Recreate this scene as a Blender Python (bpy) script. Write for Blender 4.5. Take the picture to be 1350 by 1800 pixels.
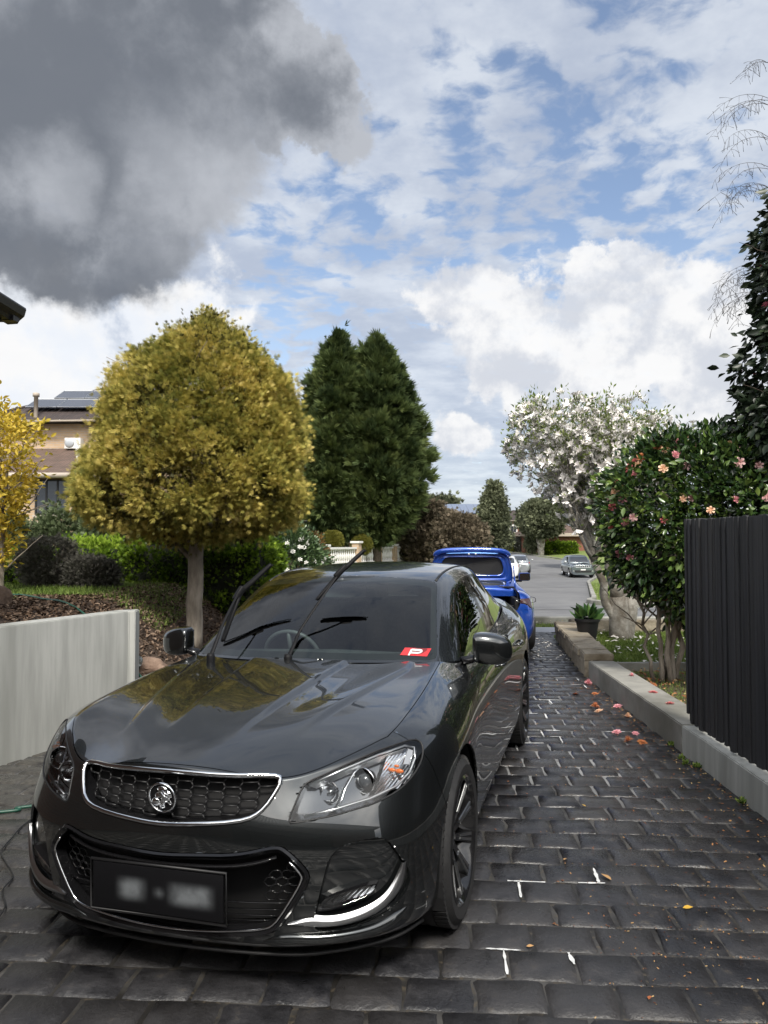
import bpy, bmesh, math, random
import numpy as np
from mathutils import Vector, Matrix
from mathutils.bvhtree import BVHTree
for o in list(bpy.data.objects): bpy.data.objects.remove(o)
SC = bpy.context.scene
COL = SC.collection
rnd = random.Random(7)
R = math.radians
F, HOR, CAMZ = 1320.0, 944.0, 1.66
PIT = math.atan((HOR-900)/F)
# ---------------- camera
cam = bpy.data.cameras.new("camera"); camo = bpy.data.objects.new("camera", cam); COL.objects.link(camo)
camo.location = (0, 0, CAMZ); camo.rotation_euler = (math.pi/2+PIT, 0, 0)
cam.sensor_fit = 'HORIZONTAL'; cam.sensor_width = 36; cam.lens = F/1350*36; cam.clip_end = 2000; cam.clip_start = .05
SC.camera = camo
# ---------------- sun, sky, exposure
SUN_EL, SUN_AZ = R(50), R(172)      # azimuth clockwise from +Y (view direction): behind and right of the camera, behind thin cloud
sd = Vector((math.sin(SUN_AZ)*math.cos(SUN_EL), math.cos(SUN_AZ)*math.cos(SUN_EL), math.sin(SUN_EL)))
sun = bpy.data.lights.new("sun", 'SUN'); sun.energy = 3.5; sun.angle = R(11); sun.color = (1, .95, .86)
suno = bpy.data.objects.new("sun", sun); COL.objects.link(suno)
suno.rotation_euler = (-sd).to_track_quat('-Z', 'Y').to_euler()
SC.view_settings.view_transform = 'Standard'; SC.view_settings.look = 'None'
SC.view_settings.exposure = .22; SC.view_settings.gamma = 1; SC.view_settings.use_curve_mapping = False
SC.render.engine = 'CYCLES'
SC.cycles.max_bounces = 8; SC.cycles.transparent_max_bounces = 12; SC.cycles.glossy_bounces = 4; SC.cycles.transmission_bounces = 6
SC.cycles.sample_clamp_indirect = 6; SC.cycles.caustics_reflective = False; SC.cycles.caustics_refractive = False

def px_dir(px, py):
    d = Vector((px-675, F, -(py-900))); c, s = math.cos(PIT), math.sin(PIT)
    return Vector((d.x, d.y*c-d.z*s, d.y*s+d.z*c)).normalized()
def at(px, py, Y):
    d = px_dir(px, py); return Vector((0, 0, CAMZ))+d*(Y/d.y)
def gnd(px, py, z=0.0):
    d = px_dir(px, py); return Vector((0, 0, CAMZ))+d*((z-CAMZ)/d.z)

class NT:
    """tiny node helper"""
    def __init__(s, nt): s.nt = nt
    def n(s, t, **k):
        o = s.nt.nodes.new(t)
        for a, b in k.items():
            if a.startswith('i_'):
                key = a[2:].replace('_', ' ')
                o.inputs[int(key) if key.isdigit() else key].default_value = b
            else: setattr(o, a, b)
        return o
    def l(s, a, b): s.nt.links.new(a, b)
    def val(s, inp, v):
        if hasattr(v, 'is_linked') or isinstance(v, bpy.types.NodeSocket): s.l(v, inp)
        else: inp.default_value = v
    def m(s, op, a, b=0.0, c=0.0, clamp=False):
        o = s.n('ShaderNodeMath', operation=op, use_clamp=clamp)
        for i, v in enumerate((a, b, c)): s.val(o.inputs[i], v)
        return o.outputs[0]
    def vm(s, op, a, b=(0, 0, 0), out=0):
        o = s.n('ShaderNodeVectorMath', operation=op)
        s.val(o.inputs[0], a)
        if op == 'SCALE': s.val(o.inputs['Scale'], b)
        else: s.val(o.inputs[1], b)
        return o.outputs[out]
    def mix(s, f, a, b, blend='MIX'):
        o = s.n('ShaderNodeMix', data_type='RGBA', blend_type=blend)
        s.val(o.inputs[0], f); s.val(o.inputs[6], a); s.val(o.inputs[7], b)
        return o.outputs[2]
    def noise(s, vec, scale, detail=4, rough=.55, dist=0.0, out=0):
        o = s.n('ShaderNodeTexNoise'); s.val(o.inputs['Vector'], vec)
        s.val(o.inputs['Scale'], scale); o.inputs['Detail'].default_value = detail
        o.inputs['Roughness'].default_value = rough; o.inputs['Distortion'].default_value = dist
        return o.outputs[out]
    def ss(s, v, a, b, lo=0.0, hi=1.0):
        o = s.n('ShaderNodeMapRange', interpolation_type='SMOOTHSTEP')
        s.val(o.inputs[0], v); o.inputs[1].default_value = a; o.inputs[2].default_value = b
        o.inputs[3].default_value = lo; o.inputs[4].default_value = hi
        return o.outputs[0]
def c4(c): return (c[0], c[1], c[2], 1.0)

# ---------------- world: Nishita sky with cloud layers
w = bpy.data.worlds.new("World"); SC.world = w; w.use_nodes = True
w.node_tree.nodes.clear(); T = NT(w.node_tree)
wo = T.n('ShaderNodeOutputWorld'); bg = T.n('ShaderNodeBackground'); bg.inputs[1].default_value = .1
T.l(bg.outputs[0], wo.inputs[0])
sky = T.n('ShaderNodeTexSky', sky_type='NISHITA', sun_disc=False, sun_elevation=SUN_EL, sun_rotation=SUN_AZ)
sky.altitude = 100; sky.air_density = 1.0; sky.dust_density = .6; sky.ozone_density = 2.5
dirv = T.n('ShaderNodeTexCoord').outputs['Generated']
sep = T.n('ShaderNodeSeparateXYZ'); T.l(dirv, sep.inputs[0])
zc = T.m('ADD', T.m('MAXIMUM', sep.outputs[2], 0.0), .14)
cx = T.m('DIVIDE', sep.outputs[0], zc); cy = T.m('DIVIDE', sep.outputs[1], zc)
pc = T.n('ShaderNodeCombineXYZ'); T.l(cx, pc.inputs[0]); T.l(cy, pc.inputs[1]); P = pc.outputs[0]
warp = T.noise(P, 1.3, 5, .6, out=1)
Pw = T.vm('ADD', P, T.vm('SCALE', T.vm('SUBTRACT', warp, (.5, .5, .5)), .7))
def lobe(px, py, rad_px, soft=.5, vec=None):
    """1 inside a cone round a sky direction, 0 outside; its edge is broken up by noise"""
    d = px_dir(px, py)
    dot = T.vm('DOT_PRODUCT', vec or dirv, tuple(d), out=1)
    ang = T.m('ARCCOSINE', T.m('MINIMUM', dot, .99999))
    r = math.atan(rad_px/F)
    return T.ss(ang, r*(1+soft), r*(1-soft))
# edge-warped direction for cloud outlines
e1 = T.vm('ADD', T.vm('SCALE', T.vm('SUBTRACT', T.noise(dirv, 4.0, 7, .62, out=1), (.5, .5, .5)), .26), T.vm('SCALE', T.vm('SUBTRACT', T.noise(dirv, 17.0, 6, .6, out=1), (.5, .5, .5)), .05))
dw = T.vm('NORMALIZE', T.vm('ADD', dirv, e1))
def mx(*a):
    r_ = a[0]
    for b in a[1:]: r_ = T.m('MAXIMUM', r_, b)
    return r_
# blue base, made a touch paler towards the horizon by high haze
skycol = T.mix(1.0, sky.outputs[0], (1.75, 1.6, 1.5, 1), 'MULTIPLY')
haze = T.ss(sep.outputs[2], .0, .42, .55, .06)
base = T.mix(haze, skycol, (6.3, 7.1, 8.0, 1))
# fine mottled high cloud
Pw2 = T.vm('ADD', P, T.vm('SCALE', T.vm('SUBTRACT', warp, (.5, .5, .5)), .30))
alto = T.noise(Pw2, 10.5, 7, .54)
big = T.noise(P, .9, 4, .5)
# how open the sky is: high number = blue showing
open_ = mx(lobe(980, 290, 270, .7, dw), lobe(620, 430, 150, .8, dw), lobe(560, 560, 110, .7, dw), lobe(1150, 420, 130, .7, dw), lobe(830, 420, 130, .8, dw))
thr = T.m('SUBTRACT', .34, T.m('MULTIPLY', open_, -.165))
cov = T.m('ADD', T.m('MULTIPLY', alto, .75), T.m('MULTIPLY', big, .25))
cov = T.ss(T.m('SUBTRACT', cov, thr), -.085, .085)
cov = T.m('MULTIPLY', cov, T.ss(sep.outputs[2], -.02, .2, .75, 1.0))
shade = T.noise(P, 2.3, 6, .6)
white = T.mix(T.ss(shade, .38, .66), (4.3, 4.8, 5.8, 1), (6.6, 7.0, 7.6, 1))
col = T.mix(T.m('MULTIPLY', cov, .88), base, white)
# low cumulus bank on the right with bright tops and grey bellies
puff = T.noise(dirv, 11.0, 8, .58); puff_up = T.noise(T.vm('ADD', dirv, (0, 0, .035)), 11.0, 8, .58)
def cumulus(col, lobes, belly):
    mask = mx(*[lobe(*q, vec=dw) for q in lobes])
    mask = T.ss(T.m('ADD', mask, T.m('MULTIPLY', T.m('SUBTRACT', puff, .5), 2.2)), .34, .78)
    lit = T.ss(T.m('ADD', T.m('MULTIPLY', T.m('SUBTRACT', puff, puff_up), 3.2), T.m('MULTIPLY', T.m('SUBTRACT', T.noise(dirv, 4.3, 4), .5), .8)), -.38, .42)
    c = T.mix(lit, belly, (8.6, 8.55, 8.5, 1))
    return T.mix(T.m('MULTIPLY', mask, .9), col, c)
col = cumulus(col, [(860, 570, 105, .35), (1050, 510, 60, .4), (1050, 610, 120, .35), (1190, 560, 110, .35), (770, 775, 60, .5), (1290, 690, 90, .4), (1230, 780, 60, .5)], (5.9, 6.15, 6.7, 1))
col = cumulus(col, [(90, 590, 150, .5), (330, 600, 120, .6), (20, 690, 120, .5)], (7.8, 8.1, 8.6, 1))
# the big dark cloud, upper left
dk = mx(lobe(120, 150, 290, .16, dw), lobe(420, 125, 140, .14, dw), lobe(530, 160, 95, .12, dw), lobe(-60, 345, 120, .25, dw), lobe(190, 360, 112, .3, dw), lobe(40, 0, 260, .3, dw), lobe(600, 235, 45, .5, dw), lobe(370, 330, 90, .5, dw))
dn = T.m('ADD', T.noise(dirv, 3.6, 8, .60, .2), T.m('MULTIPLY', T.m('SUBTRACT', T.noise(dirv, 8, 6, .55), T.noise(T.vm('ADD', dirv, (0, 0, .05)), 8, 6, .55)), .30))
core = mx(lobe(180, 110, 210, .5, dw), lobe(400, 150, 120, .6, dw), lobe(540, 175, 70, .6, dw), lobe(60, 455, 110, .7, dw), lobe(260, 455, 90, .7, dw))
dn = T.m('ADD', dn, T.m('MULTIPLY', T.m('SUBTRACT', .55, core), .20))
dcol = T.mix(T.ss(dn, .36, .68), (1.45, 1.6, 1.88, 1), (4.3, 4.5, 4.9, 1))
pale = mx(lobe(60, 290, 60, .8, dw), lobe(420, 360, 110, .8, dw), lobe(330, 330, 90, .9, dw))
dcol = T.mix(T.m('MULTIPLY', pale, .55), dcol, (4.4, 4.6, 5.0, 1))
dk = T.ss(T.m('ADD', dk, T.m('MULTIPLY', T.m('SUBTRACT', T.noise(dirv, 8, 7, .58), .5), 1.1)), .10, .85)
col = T.mix(T.m('MULTIPLY', dk, .96), col, dcol)
# added bright cloud in the unseen sky behind the viewer, lifting light on facing surfaces
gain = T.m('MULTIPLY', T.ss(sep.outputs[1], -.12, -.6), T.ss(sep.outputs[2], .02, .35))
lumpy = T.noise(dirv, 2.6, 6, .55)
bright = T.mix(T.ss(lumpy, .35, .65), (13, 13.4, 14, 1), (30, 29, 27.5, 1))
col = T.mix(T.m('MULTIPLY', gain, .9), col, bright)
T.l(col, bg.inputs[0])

# ---------------- object helpers
def link(o, parent=None):
    COL.objects.link(o)
    if parent is not None: o.parent = parent
    return o
def tag(o, label, cat, group=None):
    o['label'] = label; o['category'] = cat
    if group: o['group'] = group
    return o
def thing(name, label, cat, loc=(0, 0, 0), rz=0.0, group=None):
    o = bpy.data.objects.new(name, None); o.empty_display_size = .1
    o.location = loc; o.rotation_euler = (0, 0, rz); link(o)
    return tag(o, label, cat, group)
def part(name, bm, mat, parent=None, smooth=True, kind=None, sharp=None):
    me = bpy.data.meshes.new(name)
    if smooth:
        for f in bm.faces: f.smooth = True
    bm.normal_update(); bm.to_mesh(me); bm.free()
    if sharp is not None: me.set_sharp_from_angle(angle=R(sharp))
    for m_ in (mat if isinstance(mat, (list, tuple)) else [mat]): me.materials.append(m_)
    o = bpy.data.objects.new(name, me); link(o, parent)
    if kind: o['kind'] = kind
    return o
def npmesh(name, V, Fc, mat, parent=None, smooth=False, attr=None, kind=None, loose=None):
    """V (N,3), Fc list of (M,k) arrays"""
    me = bpy.data.meshes.new(name); me.vertices.add(len(V)); me.vertices.foreach_set('co', np.asarray(V, np.float32).ravel())
    Fc = Fc if isinstance(Fc, list) else [Fc]
    ls = np.concatenate([f.ravel() for f in Fc]); tot = np.concatenate([np.full(len(f), f.shape[1]) for f in Fc])
    st = np.concatenate([[0], np.cumsum(tot)[:-1]])
    me.loops.add(len(ls)); me.loops.foreach_set('vertex_index', ls.astype(np.int32))
    me.polygons.add(len(tot)); me.polygons.foreach_set('loop_start', st.astype(np.int32)); me.polygons.foreach_set('loop_total', tot.astype(np.int32))
    if smooth: me.polygons.foreach_set('use_smooth', np.ones(len(tot), bool))
    me.update(calc_edges=True)
    if attr is not None:
        a = me.attributes.new('tint', 'FLOAT', 'POINT'); a.data.foreach_set('value', np.asarray(attr, np.float32))
    me.materials.append(mat)
    o = bpy.data.objects.new(name, me); link(o, parent)
    if kind: o['kind'] = kind
    return o
def box(bm, x0, x1, y0, y1, z0, z1, bev=0.0, mat=None):
    M = Matrix.Translation(((x0+x1)/2, (y0+y1)/2, (z0+z1)/2)) @ Matrix.Diagonal((x1-x0, y1-y0, z1-z0, 1))
    if mat is not None: M = mat @ M
    r = bmesh.ops.create_cube(bm, size=1, matrix=M)
    if bev > 0:
        es = set(e for v in r['verts'] for e in v.link_edges)
        bmesh.ops.bevel(bm, geom=list(es), offset=bev, segments=2, affect='EDGES', profile=.6)
    return bm
def tube(bm, pts, rad, seg=8, closed=False, cap=True, flat=1.0, up=None):
    """sweep a circle (or flattened ellipse) along pts; rad scalar or list"""
    pts = [Vector(p) for p in pts]; n = len(pts); rings = []; last = None
    for i, p in enumerate(pts):
        a = pts[(i-1) % n] if (closed or i > 0) else p
        b = pts[(i+1) % n] if (closed or i < n-1) else p
        t = (b-a).normalized()
        if last is None: s = t.cross(Vector(up) if up else (Vector((0, 0, 1)) if abs(t.z) < .9 else Vector((1, 0, 0)))).normalized()
        else:
            s = last-t*last.dot(t); s.normalize()
        if up: 
            s2 = t.cross(Vector(up)); 
            if s2.length > 1e-3: s = s2.normalized()
        last = s; u = s.cross(t); r_ = rad[i] if isinstance(rad, (list, tuple)) else rad
        rings.append([bm.verts.new(p+s*math.cos(2*math.pi*k/seg)*r_+u*math.sin(2*math.pi*k/seg)*r_*flat) for k in range(seg)])
    rng = range(n) if closed else range(n-1)
    for i in rng:
        A, B = rings[i], rings[(i+1) % n]
        for k in range(seg):
            bm.faces.new((A[k], A[(k+1) % seg], B[(k+1) % seg], B[k]))
    if cap and not closed:
        bm.faces.new(rings[0][::-1]); bm.faces.new(rings[-1])
    return bm
def lathe(bm, prof, seg=24, M=None, close=False):
    """prof [(r,z)] around Z; M places it"""
    M = M or Matrix.Identity(4); rings = []
    for r_, z in prof:
        if r_ < 1e-6: rings.append([bm.verts.new(M @ Vector((0, 0, z)))])
        else: rings.append([bm.verts.new(M @ Vector((r_*math.cos(2*math.pi*k/seg), r_*math.sin(2*math.pi*k/seg), z))) for k in range(seg)])
    for i in range(len(rings)-1):
        A, B = rings[i], rings[i+1]
        for k in range(seg):
            k2 = (k+1) % seg
            if len(A) == 1 and len(B) == 1: continue
            if len(A) == 1: bm.faces.new((A[0], B[k2], B[k]))
            elif len(B) == 1: bm.faces.new((A[k], A[k2], B[0]))
            else: bm.faces.new((A[k], A[k2], B[k2], B[k]))
    return bm
def prism(bm, pts, ext, M=None):
    """pts: 3D polygon; ext: vector"""
    M = M or Matrix.Identity(4)
    a = [bm.verts.new(M @ Vector(p)) for p in pts]; b = [bm.verts.new(M @ (Vector(p)+Vector(ext))) for p in pts]
    n = len(a); bm.faces.new(a[::-1]); bm.faces.new(b)
    for i in range(n): bm.faces.new((a[i], a[(i+1) % n], b[(i+1) % n], b[i]))
    return bm
def BM(): return bmesh.new()
def smoothpoly(pts, k=4, closed=True):
    """Catmull-Rom through pts"""
    n = len(pts); out = []
    P_ = [Vector(p) for p in pts]
    for i in range(n if closed else n-1):
        if closed: a, b, c, d = P_[(i-1) % n], P_[i], P_[(i+1) % n], P_[(i+2) % n]
        else: a, b, c, d = P_[max(i-1, 0)], P_[i], P_[i+1], P_[min(i+2, n-1)]
        for j in range(k):
            t = j/k
            out.append(.5*((2*b)+(c-a)*t+(2*a-5*b+4*c-d)*t*t+(-a+3*b-3*c+d)*t**3))
    if not closed: out.append(P_[-1])
    return out

# ---------------- materials
def mat(name, col=(.5, .5, .5), rough=.5, metal=0.0, **k):
    m = bpy.data.materials.new(name); m.use_nodes = True; nt = m.node_tree; t = NT(nt)
    b = nt.nodes['Principled BSDF']
    b.inputs['Base Color'].default_value = c4(col); b.inputs['Roughness'].default_value = rough; b.inputs['Metallic'].default_value = metal
    for a, v in k.items(): b.inputs[a.replace('_', ' ')].default_value = v
    return m
def T_(m): return NT(m.node_tree), m.node_tree.nodes['Principled BSDF']
def objco(t, scale=(1, 1, 1)):
    tc = t.n('ShaderNodeTexCoord'); mp = t.n('ShaderNodeMapping'); t.l(tc.outputs['Object'], mp.inputs[0]); mp.inputs['Scale'].default_value = scale
    return mp.outputs[0]
def noisy(name, ca, cb, rough=.8, scale=6, detail=6, bump=.0, bscale=None, metal=0.0, stretch=(1, 1, 1), lo=.3, hi=.7, cc=None, rvar=0.0, bdist=.01, **k):
    m = mat(name, ca, rough, metal, **k); t, b = T_(m); co = objco(t, stretch)
    n1 = t.noise(co, scale, detail, .6)
    c = t.mix(t.ss(n1, lo, hi), c4(ca), c4(cb))
    if cc: c = t.mix(t.ss(t.noise(co, scale*.23, 4), .45, .7), c, c4(cc))
    t.l(c, b.inputs['Base Color'])
    if rvar: t.l(t.ss(t.noise(co, scale*.7, 4), .3, .7, rough-rvar, rough+rvar), b.inputs['Roughness'])
    if bump:
        bp = t.n('ShaderNodeBump'); bp.inputs['Strength'].default_value = bump; bp.inputs['Distance'].default_value = bdist
        t.l(t.noise(co, bscale or scale*4, 6, .65), bp.inputs['Height']); t.l(bp.outputs[0], b.inputs['Normal'])
    return m
def leafmat(name, cols, rough=.5, trans=.25, spec=.4, var=.9, nscale=.8):
    """cols: 3 colours from dark to light picked per leaf by its 'tint' value plus a broad noise"""
    m = mat(name, cols[0], rough); t, b = T_(m)
    at_ = t.n('ShaderNodeAttribute', attribute_name='tint')
    nz = t.noise(objco(t), nscale, 3, .5)
    v = t.m('ADD', t.m('MULTIPLY', at_.outputs['Fac'], var), t.m('MULTIPLY', t.m('SUBTRACT', nz, .5), .9))
    rp = t.n('ShaderNodeValToRGB'); t.l(v, rp.inputs[0]); e = rp.color_ramp.elements
    e[0].position = .08; e[0].color = c4(cols[0]); e[1].position = .92; e[1].color = c4(cols[-1])
    for i, c in enumerate(cols[1:-1]):
        x = e.new(.08+.84*(i+1)/(len(cols)-1)); x.color = c4(c)
    t.l(rp.outputs[0], b.inputs['Base Color']); b.inputs['Specular IOR Level'].default_value = spec
    tr = t.n('ShaderNodeBsdfTranslucent'); t.l(rp.outputs[0], tr.inputs[0])
    mx_ = t.n('ShaderNodeMixShader'); mx_.inputs[0].default_value = trans
    t.l(b.outputs[0], mx_.inputs[1]); t.l(tr.outputs[0], mx_.inputs[2])
    t.l(mx_.outputs[0], m.node_tree.nodes['Material Output'].inputs[0])
    return m
def glassmat(name, tint=(.6, .68, .66), ior=1.5, rough=.0, boost=1.0):
    """thin glass: tinted see-through plus Fresnel reflection"""
    m = bpy.data.materials.new(name); m.use_nodes = True; t = NT(m.node_tree); m.node_tree.nodes.remove(m.node_tree.nodes['Principled BSDF'])
    tr = t.n('ShaderNodeBsdfTransparent'); tr.inputs[0].default_value = c4(tint)
    gl = t.n('ShaderNodeBsdfGlossy'); gl.inputs['Roughness'].default_value = rough; gl.inputs[0].default_value = (1, 1, 1, 1)
    fr = t.n('ShaderNodeFresnel'); fr.inputs[0].default_value = ior
    mx_ = t.n('ShaderNodeMixShader'); t.l(t.m('MULTIPLY', fr.outputs[0], boost, clamp=True), mx_.inputs[0]); t.l(tr.outputs[0], mx_.inputs[1]); t.l(gl.outputs[0], mx_.inputs[2])
    t.l(mx_.outputs[0], m.node_tree.nodes['Material Output'].inputs[0])
    return m
M = {}
def mx_nodes(t, a):
    r_ = a[0]
    for x in a[1:]: r_ = t.m('MAXIMUM', r_, x)
    return r_
def paint(name, col, metal=.75, rough=.32, flake=True):
    m = mat(name, col, rough, metal, Coat_Weight=1.0, Coat_Roughness=.015, Coat_IOR=1.75); t, b = T_(m)
    if flake:
        vo = t.n('ShaderNodeTexVoronoi'); t.l(objco(t), vo.inputs['Vector']); vo.inputs['Scale'].default_value = 900
        c = t.mix(t.ss(vo.outputs['Distance'], .1, .7), c4([x*1.25 for x in col]), c4([x*.8 for x in col])); t.l(c, b.inputs['Base Color'])
    return m
M['grey_paint'] = paint('grey_metallic_paint', (.036, .040, .042), .85, .27)
M['blue_paint'] = paint('blue_paint', (.013, .075, .44), .45, .33)
M['silver_paint'] = paint('silver_paint', (.36, .38, .39), .7, .3, False)
M['white_paint'] = paint('white_car_paint', (.7, .7, .7), 0, .3, False)
M['chrome'] = mat('chrome', (.82, .83, .84), .07, 1.0)
M['satin'] = mat('satin_metal', (.55, .56, .57), .28, 1.0)
M['gloss_black'] = mat('gloss_black_plastic', (.008, .008, .009), .12)
M['black'] = mat('black_plastic', (.010, .010, .011), .5)
M['void'] = mat('dark_interior', (.006, .006, .007), .8)
M['rubber'] = noisy('tyre_rubber', (.014, .014, .015), (.022, .022, .023), .7, 30, bump=.15)
M['wheel_black'] = mat('black_wheel_paint', (.012, .012, .013), .18, .3, Coat_Weight=.8)
M['disc'] = mat('brake_disc', (.28, .28, .28), .35, 1.0)
M['screen'] = glassmat('windscreen_glass', (.62, .72, .70), 1.5, boost=1.2)
M['side_glass'] = glassmat('tinted_side_glass', (.06, .065, .065), 1.5, boost=1.3)
M['lens'] = glassmat('clear_lens', (.93, .94, .95), 1.45, boost=1.0)
M['seat'] = noisy('seat_fabric', (.035, .036, .038), (.055, .056, .058), .8, 40)
M['red_lens'] = mat('red_lamp_lens', (.35, .01, .012), .12)
M['amber'] = mat('amber_lens', (.75, .16, .01), .2)
# ======================================================= CAR BUILDING TOOLS
def subsurf(bm, lev):
    me = bpy.data.meshes.new('tmp'); bm.to_mesh(me); bm.free()
    o = bpy.data.objects.new('tmp', me); COL.objects.link(o)
    md = o.modifiers.new('s', 'SUBSURF'); md.levels = lev; md.render_levels = lev
    md.boundary_smooth = 'PRESERVE_CORNERS'
    dg = bpy.context.evaluated_depsgraph_get(); ev = o.evaluated_get(dg)
    out = bmesh.new(); out.from_mesh(ev.to_mesh()); ev.to_mesh_clear()
    bpy.data.objects.remove(o); bpy.data.meshes.remove(me)
    return out
def pip(x, y, poly):
    c = False; n = len(poly); j = n-1
    for i in range(n):
        xi, yi = poly[i]; xj, yj = poly[j]
        if (yi > y) != (yj > y) and x < (xj-xi)*(y-yi)/(yj-yi)+xi: c = not c
        j = i
    return c
def cut(bm, lay, poly, ax, filt, label):
    """slice the skin along a 2-D outline seen along one axis and label the faces inside it"""
    i, j = ax; n = len(poly)
    for k in range(n):
        p, q = poly[k], poly[(k+1) % n]
        d = (q[0]-p[0], q[1]-p[1]); L = math.hypot(*d)
        if L < 1e-6: continue
        no = [0, 0, 0]; no[i] = -d[1]/L; no[j] = d[0]/L
        co = [0, 0, 0]; co[i] = p[0]; co[j] = p[1]
        lo = (min(p[0], q[0])-.002, min(p[1], q[1])-.002); hi = (max(p[0], q[0])+.002, max(p[1], q[1])+.002)
        fs = []
        for f in bm.faces:
            if not filt(f): continue
            a = [v.co[i] for v in f.verts]; b = [v.co[j] for v in f.verts]
            if max(a) < lo[0] or min(a) > hi[0] or max(b) < lo[1] or min(b) > hi[1]: continue
            fs.append(f)
        g = set(fs)
        for f in fs: g.update(f.edges); g.update(f.verts)
        if g: bmesh.ops.bisect_plane(bm, geom=list(g), plane_co=co, plane_no=no, dist=1e-5)
    n_ = 0
    for f in bm.faces:
        if filt(f):
            c = f.calc_center_median()
            if pip(c[i], c[j], poly): f[lay] = label; n_ += 1
    return n_
def panel(bm, lay, label, gap=.0018, thick=.010, keep=None):
    """copy the faces with this label as one panel, pull its rim in a little and give it thickness"""
    c = bm.copy(); ly = c.faces.layers.int['reg']
    labs = label if isinstance(label, (set, tuple, list)) else (label,)
    dele = [f for f in c.faces if f[ly] not in labs or (keep and not keep(f.calc_center_median()))]
    bmesh.ops.delete(c, geom=dele, context='FACES')
    if not c.faces: return c
    c.normal_update()
    if gap:
        mv = {}
        for v in c.verts:
            if v.is_boundary:
                d = Vector((0, 0, 0))
                for e in v.link_edges:
                    if e.is_boundary and e.link_faces:
                        f = e.link_faces[0]; t = (e.verts[1].co-e.verts[0].co).normalized(); q = f.normal.cross(t)
                        if q.dot(f.calc_center_median()-e.verts[0].co) < 0: q = -q
                        d += q
                if d.length > 1e-7: mv[v] = d.normalized()*gap
        for v, d in mv.items(): v.co += d
    if thick:
        nrm = {v: v.normal.copy() for v in c.verts}
        be = [e for e in c.edges if e.is_boundary]
        for e in be: e.smooth = False
        r = bmesh.ops.extrude_edge_only(c, edges=be)
        nv = [g for g in r['geom'] if isinstance(g, bmesh.types.BMVert)]
        c.normal_update()
        for v in nv:
            src = [e.other_vert(v) for e in v.link_edges if e.other_vert(v) in nrm]
            if src: v.co -= nrm[src[0]]*thick
    return c
def mirror_poly(p): return [(-x, y) for x, y in p][::-1]
def offs(poly, d):
    n = len(poly); A = sum(poly[i][0]*poly[(i+1) % n][1]-poly[(i+1) % n][0]*poly[i][1] for i in range(n)); s = 1 if A > 0 else -1; out = []
    for i in range(n):
        a, b, c = Vector(poly[i-1]), Vector(poly[i]), Vector(poly[(i+1) % n])
        t = ((b-a).normalized()+(c-b).normalized()); t = t.normalized() if t.length > 1e-6 else (c-b).normalized()
        out.append((b.x-t.y*d*s, b.y+t.x*d*s))
    return out
def rnd_poly(pts, k=5, rr=.03):
    """round the outline: Chaikin corner cutting twice"""
    P_ = [tuple(p) for p in pts]
    for _ in range(k):
        o = []; n = len(P_)
        for i in range(n):
            a, b = P_[i], P_[(i+1) % n]
            L = math.hypot(b[0]-a[0], b[1]-a[1]); t = .25
            if L > .12 or rr < .03: t = min(.25, rr/L)
            o += [(a[0]*(1-t)+b[0]*t, a[1]*(1-t)+b[1]*t), (a[0]*t+b[0]*(1-t), a[1]*t+b[1]*(1-t))]
        P_ = o
    return P_
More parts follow.
